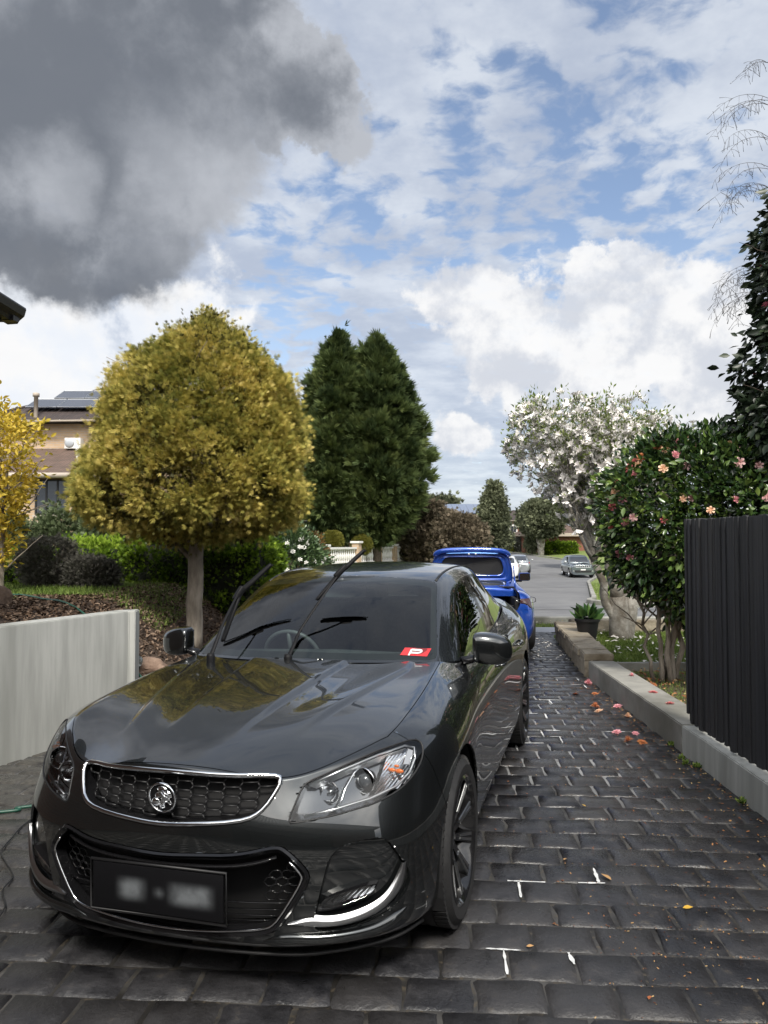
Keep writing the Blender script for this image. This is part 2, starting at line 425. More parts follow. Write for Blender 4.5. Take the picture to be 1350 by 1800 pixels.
def wheel(parent, x, y, rad=.34, width=.24, rim=.255, steer=0.0, spokes=10, dark=True, side=1, detail=True):
    """a wheel at the hub centre; side=+1 has its face towards +x"""
    wh = bpy.data.objects.new('wheel', None); wh.location = (x, y, rad); wh.rotation_euler = (0, 0, steer); link(wh, parent)
    Mx = Matrix.Rotation(math.pi/2*side, 4, 'Y'); hw = width/2
    bm = BM(); seg = 64 if detail else 28
    lathe(bm, [(rim-.012, -hw+.01), (rim+.01, -hw), (rad-.035, -hw-.004), (rad-.012, -hw+.014), (rad-.002, -hw+.04), (rad, 0), (rad-.002, hw-.04), (rad-.012, hw-.014), (rad-.035, hw+.004), (rim+.01, hw), (rim-.012, hw-.01)], seg, Mx)
    if detail:
        for k in range(72):
            a = 2*math.pi*k/72; Rm = Mx @ Matrix.Rotation(a, 4, 'Z')
            for s_ in (-1, 1):
                box(bm, rad-.012, rad+.003, -.0115, .0115, s_*.052 if s_ > 0 else -.108, .108 if s_ > 0 else -.052, 0, Rm @ Matrix.Rotation(R(9*s_), 4, 'X'))
        for z0 in (-.045, .012): 
            lathe(bm, [(rad-.004, z0), (rad+.003, z0), (rad+.003, z0+.033), (rad-.004, z0+.033)], seg, Mx)
    part('tyre', bm, M['rubber'], wh, sharp=35)
    bm = BM()
    lathe(bm, [(rim-.02, -hw+.02), (rim-.012, -hw+.012), (rim-.03, -hw+.05), (rim-.045, 0), (rim-.03, hw-.05), (rim-.014, hw-.02), (rim+.004, hw-.002), (rim-.006, hw+.004), (rim-.022, hw-.016), (rim-.05, hw-.09), (rim-.06, -hw+.03)], seg, Mx)
    lathe(bm, [(0, hw-.045), (.03, hw-.045), (.062, hw-.055), (.075, hw-.09), (.075, hw-.13)], 32, Mx)
    for k in range(spokes):
        for s_ in ((-.055, .055) if detail else (0,)):
            Rm = Mx @ Matrix.Rotation(2*math.pi*k/spokes+s_, 4, 'Z')
            w_ = .013 if detail else .024
            prism(bm, [(.05, -w_*.8, hw-.055), (rim-.02, -w_, hw-.012), (rim-.02, w_, hw-.012), (.05, w_*.8, hw-.055)], (0, 0, -.03), Rm)
    part('rim', bm, M['wheel_black'] if dark else M['satin'], wh, sharp=35)
    if detail:
        bm = BM()
        for k in range(spokes):
            for s_ in (-.055, .055):
                Rm = Mx @ Matrix.Rotation(2*math.pi*k/spokes+s_, 4, 'Z')
                prism(bm, [(.11, -.0045, hw-.0375), (rim-.03, -.0065, hw-.0105), (rim-.03, .0065, hw-.0105), (.11, .0045, hw-.0375)], (0, 0, -.004), Rm)
        part('polished_spoke_face', bm, M['satin'], wh, smooth=False)
        bm = BM(); lathe(bm, [(.08, hw-.14), (.165, hw-.14), (.168, hw-.15), (.168, hw-.165), (.08, hw-.17)], 48, Mx)
        part('brake_disc', bm, M['disc'], wh, sharp=30)
    return wh

# ======================================================= DARK GREY SEDAN
ROLL = R(.9)
CAR = thing('sedan_car', 'wet dark grey metallic sedan parked nose-on in the foreground with both wipers lifted', 'car', (-.80, 2.66, 0), -R(15.8))
CAR.rotation_euler = (0, -ROLL, -R(15.8))      # the drive falls a little to the left under the car
def build_sedan():
    # rows (bottom to top) of the lower body, station by station round the right half: nose centre, side, tail centre
    R0 = [(0, .13, .185), (.22, .14, .183), (.42, .17, .18), (.62, .245, .18), (.80, .37, .18), (.885, .56, .185)]
    R1 = [(0, .075, .245), (.22, .085, .243), (.44, .12, .24), (.66, .205, .245), (.838, .35, .26), (.915, .56, .28)]
    R2 = [(0, .055, .40), (.22, .065, .40), (.45, .105, .40), (.67, .20, .41), (.842, .35, .42), (.922, .57, .43)]
    R3 = [(0, .030, .555), (.22, .040, .555), (.45, .090, .56), (.66, .195, .565), (.83, .35, .57), (.92, .57, .58)]
    R4 = [(0, .035, .635), (.22, .045, .635), (.44, .105, .64), (.64, .22, .65), (.81, .38, .665), (.905, .59, .68)]
    R5 = [(0, .060, .70), (.22, .070, .70), (.435, .135, .70), (.64, .265, .715), (.812, .425, .745), (.90, .62, .775)]
    R6 = [(0, .080, .775), (.22, .090, .77), (.425, .155, .742), (.62, .295, .775), (.795, .475, .825), (.870, .66, .855)]
    R7 = [(0, .105, .835), (.22, .115, .825), (.425, .165, .768), (.595, .315, .828), (.735, .51, .885), (.745, .70, .915)]
    sy = [.80, 1.05, 1.28, 1.52, 2.1, 2.8, 3.4, 3.86, 4.25, 4.55]
    def side(row, xs, zs, ys=sy):
        for x, y, z in zip(xs, ys, zs): row.append((x, y, z))
    side(R0, [.895, .90, .90, .90, .90, .90, .90, .90, .89, .86], [.19]*10)
    side(R1, [.928, .932, .93, .925, .922, .922, .925, .93, .92, .89], [.29]*10)
    side(R2, [.942, .944, .938, .928, .924, .924, .930, .94, .932, .90], [.43]*10)
    side(R3, [.948, .950, .942, .928, .922, .922, .932, .948, .94, .91], [.58, .58, .57, .56, .55, .55, .56, .58, .58, .57])
    side(R4, [.945, .948, .942, .930, .925, .925, .935, .948, .94, .91], [.69, .69, .68, .67, .66, .66, .68, .70, .70, .69])
    side(R5, [.925, .930, .930, .928, .928, .930, .936, .938, .925, .895], [.785, .79, .79, .79, .80, .82, .84, .85, .85, .83])
    side(R6, [.868, .872, .880, .888, .895, .900, .900, .895, .875, .845], [.875, .895, .905, .915, .925, .94, .955, .965, .965, .95])
    side(R7, [.750, .745, .733, .715, .800, .800, .79, .765, .725, .70], [.938, .962, .985, 1.0, .985, 1.0, 1.02, 1.045, 1.075, 1.085], [.90, 1.10, 1.30, 1.52, 2.1, 2.8, 3.4, 3.86, 4.25, 4.55])
    T_ = lambda z, o=0: [(.79, 4.83-o, z), (.5, 4.93-o, z), (.25, 4.955-o, z), (0, 4.96-o, z)]
    for r_, z, o in ((R0, .22, .10), (R1, .32, .03), (R2, .45, 0), (R3, .58, -.01), (R4, .68, .01), (R5, .80, .02), (R6, .95, .03)): r_ += T_(z, o)
    R7 += [(.66, 4.78, 1.09), (.5, 4.86, 1.10), (.25, 4.88, 1.105), (0, 4.885, 1.105)]
    rows = [R0, R1, R2, R3, R4, R5, R6, R7]
    bm = BM(); N = len(R0)
    g = [[bm.verts.new(p) for p in r_] for r_ in rows]
    under = [bm.verts.new((p[0]*.86, p[1]+(.16 if i < 5 else (-.14 if i > 15 else 0)), .165)) for i, p in enumerate(R0)]
    g = [under]+g
    for a in range(len(g)-1):
        for i in range(N-1):
            f = bm.faces.new((g[a][i], g[a][i+1], g[a+1][i+1], g[a+1][i])); f.material_index = 0
    top = g[-1]
    bx = [None]*6
    bx[0] = top[0:5]
    J = [[(0, .30, .888), (.21, .31, .884), (.41, .365, .868), (.59, .51, .885)],
         [(0, .56, .930), (.21, .565, .927), (.41, .60, .920), (.595, .70, .922)],
         [(0, .84, .962), (.21, .845, .960), (.41, .87, .953), (.60, .94, .949)],
         [(0, 1.09, .989), (.21, 1.10, .986), (.41, 1.12, .979), (.585, 1.18, .975)],
         [(0, 1.33, 1.010), (.20, 1.34, 1.008), (.40, 1.375, 1.003), (.57, 1.43, 1.0)]]
    for j in range(1, 6): bx[j] = [bm.verts.new(p) for p in J[j-1]]+[top[4+j]]
    for j in range(5):
        for i in range(4):
            f = bm.faces.new((bx[j][i], bx[j][i+1], bx[j+1][i+1], bx[j+1][i])); f.material_index = 1
    # boot: stations 14 (y4.25), 15, 16 (corner), 17,18,19
    b0 = [bm.verts.new((x, 4.34, z)) for x, z in ((0, 1.12), (.25, 1.12), (.5, 1.112))]+[top[14]]
    b1 = [bm.verts.new((x, 4.6, z)) for x, z in ((0, 1.115), (.25, 1.115), (.5, 1.108))]+[top[15]]
    b2 = [top[19], top[18], top[17], top[16]]
    for A, B in ((b0, b1), (b1, b2)):
        for i in range(3):
            f = bm.faces.new((A[i], A[i+1], B[i+1], B[i])); f.material_index = 2
    # shut-line crease round the bonnet and a sharper shoulder and lip
    cl = bm.edges.layers.float.get('crease_edge') or bm.edges.layers.float.new('crease_edge')
    for i in range(9):
        e = bm.edges.get((top[i], top[i+1]))
        if e: e[cl] = .45 if i < 3 else .3
    for i in range(4, 15):
        e = bm.edges.get((g[7][i], g[7][i+1]))
        if e: e[cl] = .25
    for i in range(0, 5):
        e = bm.edges.get((g[4][i], g[4][i+1]))
        if e: e[cl] = .25
    for v in list(bm.verts):
        if abs(v.co.x) < 1e-6: v.co.x = 0
    r = bmesh.ops.duplicate(bm, geom=bm.verts[:]+bm.edges[:]+bm.faces[:])
    nv = [x for x in r['geom'] if isinstance(x, bmesh.types.BMVert)]; nf = [x for x in r['geom'] if isinstance(x, bmesh.types.BMFace)]
    for v in nv: v.co.x = -v.co.x
    bmesh.ops.reverse_faces(bm, faces=nf)
    bmesh.ops.remove_doubles(bm, verts=[v for v in bm.verts if abs(v.co.x) < 1e-5], dist=1e-5)
    bmesh.ops.recalc_face_normals(bm, faces=bm.faces)
    body = subsurf(bm, 4)
    # make normals point outward
    lay = body.faces.layers.int.new('reg')
    for f in body.faces: f[lay] = f.material_index
    # bonnet pressings: raised centre between two crisp lines, softer outer lines
    def sst(a, b, x): t = max(0, min(1, (x-a)/(b-a))); return t*t*(3-2*t)
    bv = set(v for f in body.faces if f[lay] == 1 for v in f.verts)
    for v in bv:
        x, y = abs(v.co.x), v.co.y
        xi = .155+.105*min(1, max(0, (y-.4)/.95)); xo = .36+.22*min(1, max(0, (y-.4)/.9))
        fade = sst(.30, .75, y)*(1-sst(1.28, 1.36, y)*.0)
        h = (.015*(1-sst(xi-.002, xi+.020, x))-.004*(1-sst(0, xi, x)))*fade + .012*(sst(xo-.16, xo, x)*(1-sst(xo, xo+.028, x)))*fade
        e = sst(0, .05, .735-x)
        v.co.z += h*e
    bvh = BVHTree.FromBMesh(body)
    def sy_(x, z, y0=-1.0):
        h = bvh.ray_cast(Vector((x, y0, z)), Vector((0, 1, 0)))[0]
        return h.y if h else .6
    front = lambda f: f.calc_center_median().y < .95
    mirr = lambda P_: [P_, mirror_poly(P_)]
    # ---- outlines in front view (x, z)
    grille = [(-.365, .694), (-.30, .664), (-.12, .648), (0, .642), (.12, .648), (.30, .664), (.365, .694), (.402, .752), (.408, .778), (.385, .797), (.2, .808), (0, .812), (-.2, .808), (-.385, .797), (-.408, .778), (-.402, .752)]
    grille = [(v.x, v.y) for v in smoothpoly([(x, z, 0) for x, z in grille], 3)]
    lower = [(0, .545), (.30, .560), (.415, .585), (.455, .578), (.535, .49), (.525, .44), (.425, .285), (.36, .262), (.15, .243), (0, .238)]
    lower = lower+[(-x, z) for x, z in lower[::-1] if x > 0]
    lower = rnd_poly(lower, 2)
    lamp = [(.452, .648), (.60, .662), (.72, .680), (.79, .704), (.832, .746), (.848, .792), (.836, .836), (.80, .852), (.70, .838), (.60, .806), (.484, .766)]
    lamp = rnd_poly(lamp, 2, .014)
    fog = [(.545, .345), (.57, .44), (.60, .555), (.70, .575), (.765, .565), (.80, .50), (.835, .42), (.825, .36), (.77, .305), (.66, .272), (.53, .272)]
    fog = rnd_poly(fog, 2)
    cut(body, lay, grille, (0, 2), front, 10)
    cut(body, lay, lower, (0, 2), front, 11)
    for P_ in mirr(lamp): cut(body, lay, P_, (0, 2), lambda f: front(f) and f[lay] == 0, 12)
    for P_ in mirr(fog): cut(body, lay, P_, (0, 2), front, 13)
    # ---- side outlines (y, z)
    def circ(cy, cz, r_, n=40): return [(cy+r_*math.cos(2*math.pi*k/n), cz+r_*math.sin(2*math.pi*k/n)) for k in range(n)]
    sidef = lambda f: abs(f.calc_center_median().x) > .55
    for cy in (.945, 3.86): cut(body, lay, circ(cy, .345, .385), (1, 2), lambda f: abs(f.calc_center_median().x) > .5 and f.calc_center_median().z < .8, 20)
    s0 = lambda f: sidef(f) and f[lay] == 0
    cut(body, lay, [(1.46, .16), (1.46, .3), (1.50, .6), (1.56, .86), (1.60, 1.1), (.50, 1.1), (.56, .80), (.60, .66), (.63, .58), (.70, .50), (.95, .3), (1.33, .3), (1.40, .16)], (1, 2), s0, 3)   # fender
    cut(body, lay, [(1.462, .27), (1.502, .6), (1.562, .86), (1.602, 1.1), (2.72, 1.1), (2.72, .27)], (1, 2), s0, 4)   # front door
    cut(body, lay, [(2.722, .27), (2.722, 1.1), (3.95, 1.1), (3.78, .9), (3.62, .80), (3.48, .60), (3.42, .27)], (1, 2), s0, 5)  # rear door
    cut(body, lay, [(4.30, .1), (4.34, .60), (4.45, .72), (4.70, .76), (5.2, .76), (5.2, .1)], (1, 2), lambda f: f[lay] == 0 and f.calc_center_median().y > 4.2, 6)  # rear bumper
    cut(body, lay, [(-.55, .80), (.55, .80), (.55, 1.2), (-.55, 1.2)], (0, 2), lambda f: f[lay] in (0, 2) and f.calc_center_median().y > 4.7, 2)
    tl = rnd_poly([(.50, .83), (.93, .80), (.93, .97), (.55, .97)], 1)
    for P_ in mirr(tl): cut(body, lay, P_, (0, 2), lambda f: f[lay] in (0, 2) and f.calc_center_median().y > 4.45, 14)
    # front bumper = label 0 forward of the fender
    for f in body.faces:
        if f[lay] == 0 and f.calc_center_median().y < .95 and f.calc_center_median().z < 1: f[lay] = 7
    gp = M['grey_paint']
    right = lambda c: c.x > 0
    left = lambda c: c.x <= 0
    part('front_bumper', panel(body, lay, 7), gp, CAR)
    part('bonnet', panel(body, lay, 1), gp, CAR)
    for nm, lb in (('front_fender', 3), ('front_door', 4), ('rear_door', 5)):
        for kp in (right, left): part(nm, panel(body, lay, lb, keep=kp), gp, CAR)
    part('body_shell', panel(body, lay, 0), gp, CAR)
    part('boot_lid', panel(body, lay, 2), gp, CAR)
    part('rear_bumper', panel(body, lay, 6), gp, CAR)
    for kp in (right, left): part('tail_light', panel(body, lay, 14, keep=kp), M['red_lens'], CAR)
    # ---- wheel arches, underbody
    bm = BM()
    for cy in (.945, 3.86):
        for s_ in (-1, 1):
            pr = [(.40, .0)] 
            ring = [(cy+.395*math.cos(a), .345+.395*math.sin(a)) for a in [math.pi*(-.13+1.26*k/24) for k in range(25)]]
            va = [bm.verts.new((s_*.915, y, z)) for y, z in ring]; vb = [bm.verts.new((s_*.55, y, z)) for y, z in ring]
            for k in range(24): bm.faces.new((va[k], va[k+1], vb[k+1], vb[k]))
            bm.faces.new(vb)
    box(bm, -.66, .66, .62, 4.6, .175, .20); box(bm, -.50, .50, .55, 4.4, .2, .50)
    part('underbody', bm, M['void'], CAR, smooth=False)
    for y, st in ((.945, R(-1.5)), (3.86, 0)):
        for s_ in (1, -1): wheel(CAR, s_*.81, y, .345, .245, .262, st, 10, True, s_).location.z -= s_*.81*math.sin(ROLL)
    # ---- recessed trim following an outline: back wall + side walls
    def recess(poly, depth, wall_mat, back_mat, name, parent=CAR, inset=.0, front_off=.004):
        bm = BM(); n = len(poly)
        pin = offs(poly, inset) if inset else poly
        a = [bm.verts.new((x, sy_(x, z)+front_off, z)) for x, z in poly]
        b = [bm.verts.new((x, sy_(x, z)+depth, z)) for x, z in pin]
        for k in range(n): bm.faces.new((a[k], a[(k+1) % n], b[(k+1) % n], b[k]))
        bmesh.ops.recalc_face_normals(bm, faces=bm.faces)
        w_ = part(name, bm, wall_mat, parent, sharp=30)
        return w_
    def back(label, depth, m, name, parent, keep=None):
        c = panel(body, lay, label, 0, 0, keep)
        for v in c.verts: v.co.y += depth
        return part(name, c, m, parent)
    def ring(poly, rad, m, name, parent, off=0.0, flat=.8):
        bm = BM(); tube(bm, [(x, sy_(x, z)+off, z) for x, z in poly], rad, 10, True, flat=flat); return part(name, bm, m, parent)
    # upper grille
    gr = recess(grille, .075, M['gloss_black'], M['void'], 'grille')
    back(10, .08, M['void'], 'grille_backing', gr)
    ring(offs(grille, .002), .0105, M['chrome'], 'chrome_surround', gr, -.001)
    bm = BM(); cw, chh = .070, .0290
    for colm in range(-8, 9):
        x = colm*cw*.86; z = .60+(chh/2 if colm % 2 else 0)
        while z < .84:
            pts = [(x-cw*.36, z+chh/2), (x+cw*.36, z+chh/2), (x+cw*.5, z), (x+cw*.36, z-chh/2), (x-cw*.36, z-chh/2), (x-cw*.5, z)]
            for k in range(3):
                p, q = pts[k], pts[k+1]
                if pip(*p, offs(grille, .006)) and pip(*q, offs(grille, .006)):
                    yy = sy_((p[0]+q[0])/2, (p[1]+q[1])/2)
                    tube(bm, [(p[0], sy_(*p)+.030, p[1]), (q[0], sy_(*q)+.030, q[1])], .0026, 6, flat=1.8, up=(0, 1, 0))
            z += chh
    part('grille_mesh', bm, M['black'], gr)
    # emblem: chrome ring, dark disc and a relief of a rearing lion with a ball
    ey, ez = sy_(0, .728)-.006, .728
    ME = Matrix.Translation((0, ey, ez)) @ Matrix.Rotation(R(90+8), 4, 'X')
    eb = bpy.data.objects.new('emblem', None); link(eb, CAR)
    bm = BM(); lathe(bm, [(.052, -.012), (.0565, .002), (.0555, .007), (.052, .009), (.0495, .006), (.049, .001)], 48, ME); part('emblem_ring', bm, M['chrome'], eb)
    bm = BM(); lathe(bm, [(0, .001), (.0495, .001)], 48, ME); part('emblem_disc', bm, M['gloss_black'], eb)
    lion = [(-.006, -.041), (.008, -.036), (.010, -.020), (.026, -.018), (.034, -.027), (.038, -.018), (.030, -.004), (.040, .006), (.036, .020), (.026, .028), (.020, .038), (.004, .044), (-.010, .041), (-.018, .030), (-.013, .022), (-.024, .016), (-.030, .004), (-.020, -.001), (-.008, .006), (-.004, -.008), (-.012, -.022), (-.012, -.034)]
    lz = smoothpoly([(x, y, 0) for x, y in lion], 3)
    bm = BM(); cen = Vector((.006, .005, .010))
    lo_ = [bm.verts.new(ME @ Vector((p.x, p.y, .002))) for p in lz]
    mi_ = [bm.verts.new(ME @ Vector((p.x*.96, p.y*.96, .0062))) for p in lz]
    in_ = [bm.verts.new(ME @ (Vector((p.x, p.y, 0))*.6+Vector((cen.x*.4, cen.y*.4, .0095+.0015*math.sin(i*1.1))))) for i, p in enumerate(lz)]
    n = len(lz)
    for A, B in ((lo_, mi_), (mi_, in_)):
        for k in range(n): bm.faces.new((A[k], A[(k+1) % n], B[(k+1) % n], B[k]))
    cv = bm.verts.new(ME @ cen)
    for k in range(n): bm.faces.new((in_[k], in_[(k+1) % n], cv))
    lathe(bm, [(.016, .001), (.0155, .006), (.010, .010), (0, .0115)], 20, ME @ Matrix.Translation((-.026, -.016, 0)))
    tube(bm, [ME @ Vector((x, y, .010)) for x, y in ((.030, .014), (.018, .018), (.008, .030))], .0022, 6)
    tube(bm, [ME @ Vector((x, y, .0105)) for x, y in ((.026, .004), (.014, .008), (.000, .022))], .0022, 6)
    tube(bm, [ME @ Vector((x, y, .0105)) for x, y in ((-.004, -.036), (.000, -.022), (.012, -.010), (.024, -.010))], .0026, 6)
    part('lion_relief', bm, M['chrome'], eb)
    # lower grille
    lg = recess(lower, .12, M['gloss_black'], M['void'], 'lower_grille')
    back(11, .13, M['void'], 'lower_grille_backing', lg)
    # wide dark surround with a thin bright inner line
    lo2 = offs(lower, .024)
    bm = BM(); n = len(lower)
    va = [bm.verts.new((x, sy_(x, z)-.004, z)) for x, z in lower]; vm_ = [bm.verts.new((x, sy_(x, z)-.012, z)) for x, z in offs(lower, .006)]; vb = [bm.verts.new((x, sy_(x, z)+.004, z)) for x, z in lo2]; vc = [bm.verts.new((x, sy_(x, z)+.05, z)) for x, z in lo2]
    for A, B in ((va, vm_), (vm_, vb), (vb, vc)):
        for k in range(n): bm.faces.new((A[k], A[(k+1) % n], B[(k+1) % n], B[k]))
    bmesh.ops.recalc_face_normals(bm, faces=bm.faces)
    part('grille_surround', bm, M['gloss_black'], lg, sharp=40)
    low_line = [(x, z) for x, z in lo2 if z < .53]
    st0 = next(i for i in range(len(lo2)) if lo2[i-1][1] >= .53 and lo2[i][1] < .53); ll = []
    for i in range(len(lo2)):
        p_ = lo2[(st0+i) % len(lo2)]
        if p_[1] >= .53: break
        ll.append(p_)
    bm = BM(); tube(bm, [(x, sy_(x, z)-.004, z) for x, z in ll], .0042, 8); part('chrome_line', bm, M['chrome'], lg)
    bm = BM()    # cross bars
    def bar(z0, z1, xw, dy, r_, sag=0.0, n=24):
        pts = []
        for k in range(n+1):
            x = -xw+2*xw*k/n; zz = z0+(z1-z0)*(abs(x)/xw)**4; pts.append((x, sy_(x, zz)+dy, zz))
        tube(bm, pts, r_, 8, flat=.5, up=(0, 0, 1))
    bar(.500, .540, .42, .018, .012); bar(.520, .552, .40, .05, .004); bar(.535, .562, .38, .05, .004)
    bar(.37, .37, .45, .03, .005); bar(.335, .335, .42, .05, .004); bar(.31, .31, .40, .055, .004); bar(.285, .29, .37, .06, .004)
    for s_ in (-1, 1):    # honeycomb in the outer corners
        for (x, z) in [(.44, .46), (.40, .46), (.44, .41), (.40, .41), (.42, .435), (.46, .435), (.38, .435), (.38, .385), (.42, .385), (.46, .485)]:
            hx = [(s_*(x+.024*math.cos(R(60*k))), z+.018*math.sin(R(60*k))) for k in range(6)]
            tube(bm, [(a, sy_(a, c)+.055, c) for a, c in hx], .0022, 5, True)
    part('grille_bar', bm, M['gloss_black'], lg)
    # number plate
    bm = BM()
    pw, pz0, pz1 = .26, .335, .495
    box(bm, -pw, pw, .022, .034, pz0, pz1, .003)
    pl = part('number_plate', bm, None or M['plate'], CAR, sharp=40)
    bm = BM()
    pts = [(-.27, .018, .327), (.27, .018, .327), (.27, .018, .503), (-.27, .018, .503)]
    tube(bm, [(x, .026, z) for x, _, z in pts], .005, 6, True); part('plate_frame', bm, M['black'], pl)
    # ---- head lamps
    for s_ in (1, -1):
        P_ = lamp if s_ > 0 else mirror_poly(lamp)
        kp = right if s_ > 0 else left
        hl = recess(P_, .075, M['lamp_smoke'], M['lamp_dark'], 'headlight', front_off=.006)
        c = panel(body, lay, 12, .0015, 0, kp)
        for v in c.verts: v.co.y += .001
        part('clear_cover', c, M['lens'], hl)
        c = panel(body, lay, 12, 0, 0, kp)
        cen = Vector((s_*.66, 0, .74))
        for v in c.verts:
            v.co.y += .075; v.co.x *= .985
        part('reflector_bucket', c, M['lamp_inner'] if s_ > 0 else M['lamp_inner_lit'], hl)  # left bucket is a paler copy: its brighter reflection is put into the colour
        # bright strip along the top edge and the lower rim
        iy = lambda x, z, d: (s_*x, sy_(s_*x, z)+d, z)
        bm = BM(); tube(bm, [iy(x, z, .014) for x, z in ((.500, .757), (.60, .793), (.70, .822), (.78, .836), (.812, .825), (.822, .79), (.812, .75), (.775, .716), (.70, .694), (.60, .677), (.50, .664))], .0052, 8)
        part('bright_rim', bm, M['satin'], hl)
        bm = BM()
        pts_o = [(.500, .752), (.60, .787), (.70, .815), (.785, .828)]; pts_i = [(.515, .735), (.61, .768), (.70, .79), (.77, .805)]
        for k in range(3): bm.faces.new([bm.verts.new(iy(*q, dd)) for q, dd in ((pts_o[k], .018), (pts_o[k+1], .018), (pts_i[k+1], .05), (pts_i[k], .05))])
        part('upper_reflector', bm, M['satin'], hl)
        bm = BM(); tube(bm, [(x, sy_(x, z)+.001, z) for x, z in P_], .0042, 6, True, flat=.8); part('gasket', bm, M['black'], hl)
        # projector
        def round_lamp(x, z, r_, dy, lensr, name):
            y = sy_(s_*x, z)+dy; Mm = Matrix.Translation((s_*x, y, z)) @ Matrix.Rotation(R(90), 4, 'X') @ Matrix.Rotation(R(-18*s_), 4, 'Y')
            bm = BM(); lathe(bm, [(r_*.62, -.02), (r_*.8, .0), (r_, .022), (r_*1.06, .026), (r_*1.1, .02)], 36, Mm); o = part(name, bm, M['chrome'], hl)
            bm = BM(); lathe(bm, [(r_*.62, .004), (r_*.60, .012), (lensr*.7, .026), (lensr*.4, .034), (0, .037)], 32, Mm); part('projector_lens', bm, M['bulb'], o)
            bm = BM(); lathe(bm, [(r_*.66, -.02), (r_*.66, .010), (r_*.6, .012)], 32, Mm); part('shroud', bm, M['gloss_black'], o)
        round_lamp(.672, .745, .044, .055, .035, 'main_beam_projector')
        bm = BM(); y = sy_(s_*.565, .725)+.055; Mm = Matrix.Translation((s_*.565, y, .722)) @ Matrix.Rotation(R(90), 4, 'X') @ Matrix.Rotation(R(-14*s_), 4, 'Y')
        lathe(bm, [(.010, -.02), (.022, -.012), (.034, .006), (.040, .022), (.042, .02)], 28, Mm); o = part('high_beam_reflector', bm, M['lamp_smoke'], hl)
        bm = BM(); lathe(bm, [(.008, -.018), (.008, .010), (.005, .016), (0, .018)], 14, Mm); part('bulb', bm, M['chrome'], o)
        # fluted side reflector with amber bulb
        bm = BM(); nx, nz = 16, 10
        gv = [[bm.verts.new(iy(.708+.110*i/nx*(1-.15*k/nz)+.02*k/nz, .702+.108*k/nz, .028+.026*(1-((i/nx-.5)**2+(k/nz-.5)**2)*2.0)+(.0045 if (i+k) % 2 else 0))) for i in range(nx+1)] for k in range(nz+1)]
        for k in range(nz):
            for i in range(nx):
                cxy = (.708+.110*i/nx, .702+.108*k/nz)
                if pip(gv[k][i].co.x*s_, gv[k][i].co.z, lamp): bm.faces.new((gv[k][i], gv[k][i+1], gv[k+1][i+1], gv[k+1][i]))
        part('indicator_reflector', bm, M['lamp_flute'], hl, smooth=False)
        bm = BM(); 
        for (x, z, rr) in ((.752, .765, .010), (.775, .757, .012), (.764, .775, .007)): 
            p = iy(x, z, .036); bmesh.ops.create_icosphere(bm, subdivisions=2, radius=rr, matrix=Matrix.Translation(p) @ Matrix.Diagonal((1.5, .6, .8, 1)))
        part('indicator_bulb', bm, M['amber'], hl)
        bm = BM(); q = [(.786, .782), (.806, .775), (.812, .815), (.792, .826)]
        bm.faces.new([bm.verts.new(iy(*p, .017)) for p in q]); part('side_marker', bm, M['lamp_marker'], hl)
        bm = BM(); tube(bm, [iy(x, z, .016) for x, z in q], .0025, 6, True); part('marker_frame', bm, M['chrome'], hl)
        # inner divider
        bm = BM(); tube(bm, [iy(x, z, .03) for x, z in ((.598, .676), (.607, .70), (.612, .73), (.632, .775), (.665, .80))], .004, 6); part('divider', bm, M['chrome'], hl)
        # ---- fog lamp pocket
        P_ = fog if s_ > 0 else mirror_poly(fog)
        fp = recess(P_, .035, gp, gp, 'fog_lamp_pocket', front_off=.002)
        c = panel(body, lay, 13, 0, 0, kp)
        for v in c.verts:
            t = (abs(v.co.x)-.55)/.28; v.co.y += .022+.016*math.sin(max(0, min(1, t))*math.pi)
        part('pocket_panel', c, gp, fp)
        q = [(.552, .350), (.566, .383), (.60, .396), (.735, .420), (.728, .392), (.70, .372), (.60, .352)]
        bm = BM(); q2 = rnd_poly(q, 1)
        va = [bm.verts.new(iy(x, z, .004)) for x, z in q2]; vb = [bm.verts.new(iy(x, z, .05)) for x, z in q2]
        for k in range(len(q2)): bm.faces.new((va[k], va[(k+1) % len(q2)], vb[(k+1) % len(q2)], vb[k]))
        fl = part('fog_lamp', bm, M['gloss_black'], fp, smooth=False)
        bm = BM(); bm.faces.new([bm.verts.new(iy(x, z, .007)) for x, z in q2]); part('fog_lens', bm, M['lens'], fl, smooth=False)
        bm = BM(); nx, nz = 16, 4
        gv = [[bm.verts.new(iy(.562+.165*i/nx, .356+.022*i/nx+(.030*k/nz), .022+(.006 if (i+k) % 2 else 0))) for i in range(nx+1)] for k in range(nz+1)]
        for k in range(nz):
            for i in range(nx): bm.faces.new((gv[k][i], gv[k][i+1], gv[k+1][i+1], gv[k+1][i]))
        part('fog_reflector', bm, M['lamp_flute'], fl, smooth=False)
        # bright lower blade, broad at the inner end and sweeping up the outer corner
        up_ = [(.455, .312), (.52, .340), (.565, .322), (.64, .322), (.72, .342), (.768, .375), (.795, .43), (.808, .465)]
        dn_ = [(.456, .308), (.53, .288), (.60, .283), (.66, .286), (.735, .303), (.79, .345), (.818, .40), (.822, .465)]
        bm = BM(); A = [bm.verts.new(iy(x, z, .008)) for x, z in up_]; A2 = [bm.verts.new(iy((x+x2)/2, (z+z2)/2, -.016)) for (x, z), (x2, z2) in zip(up_, dn_)]; B = [bm.verts.new(iy(x, z, -.006)) for x, z in dn_]; C_ = [bm.verts.new(iy(x, z-.002, .02)) for x, z in dn_]
        for k in range(len(up_)-1):
            for U, V in ((A, A2), (A2, B), (B, C_)): bm.faces.new((U[k], U[k+1], V[k+1], V[k]))
        bmesh.ops.recalc_face_normals(bm, faces=bm.faces)
        bm = subsurf(bm, 2)
        part('chrome_blade', bm, M['satin'], fp)
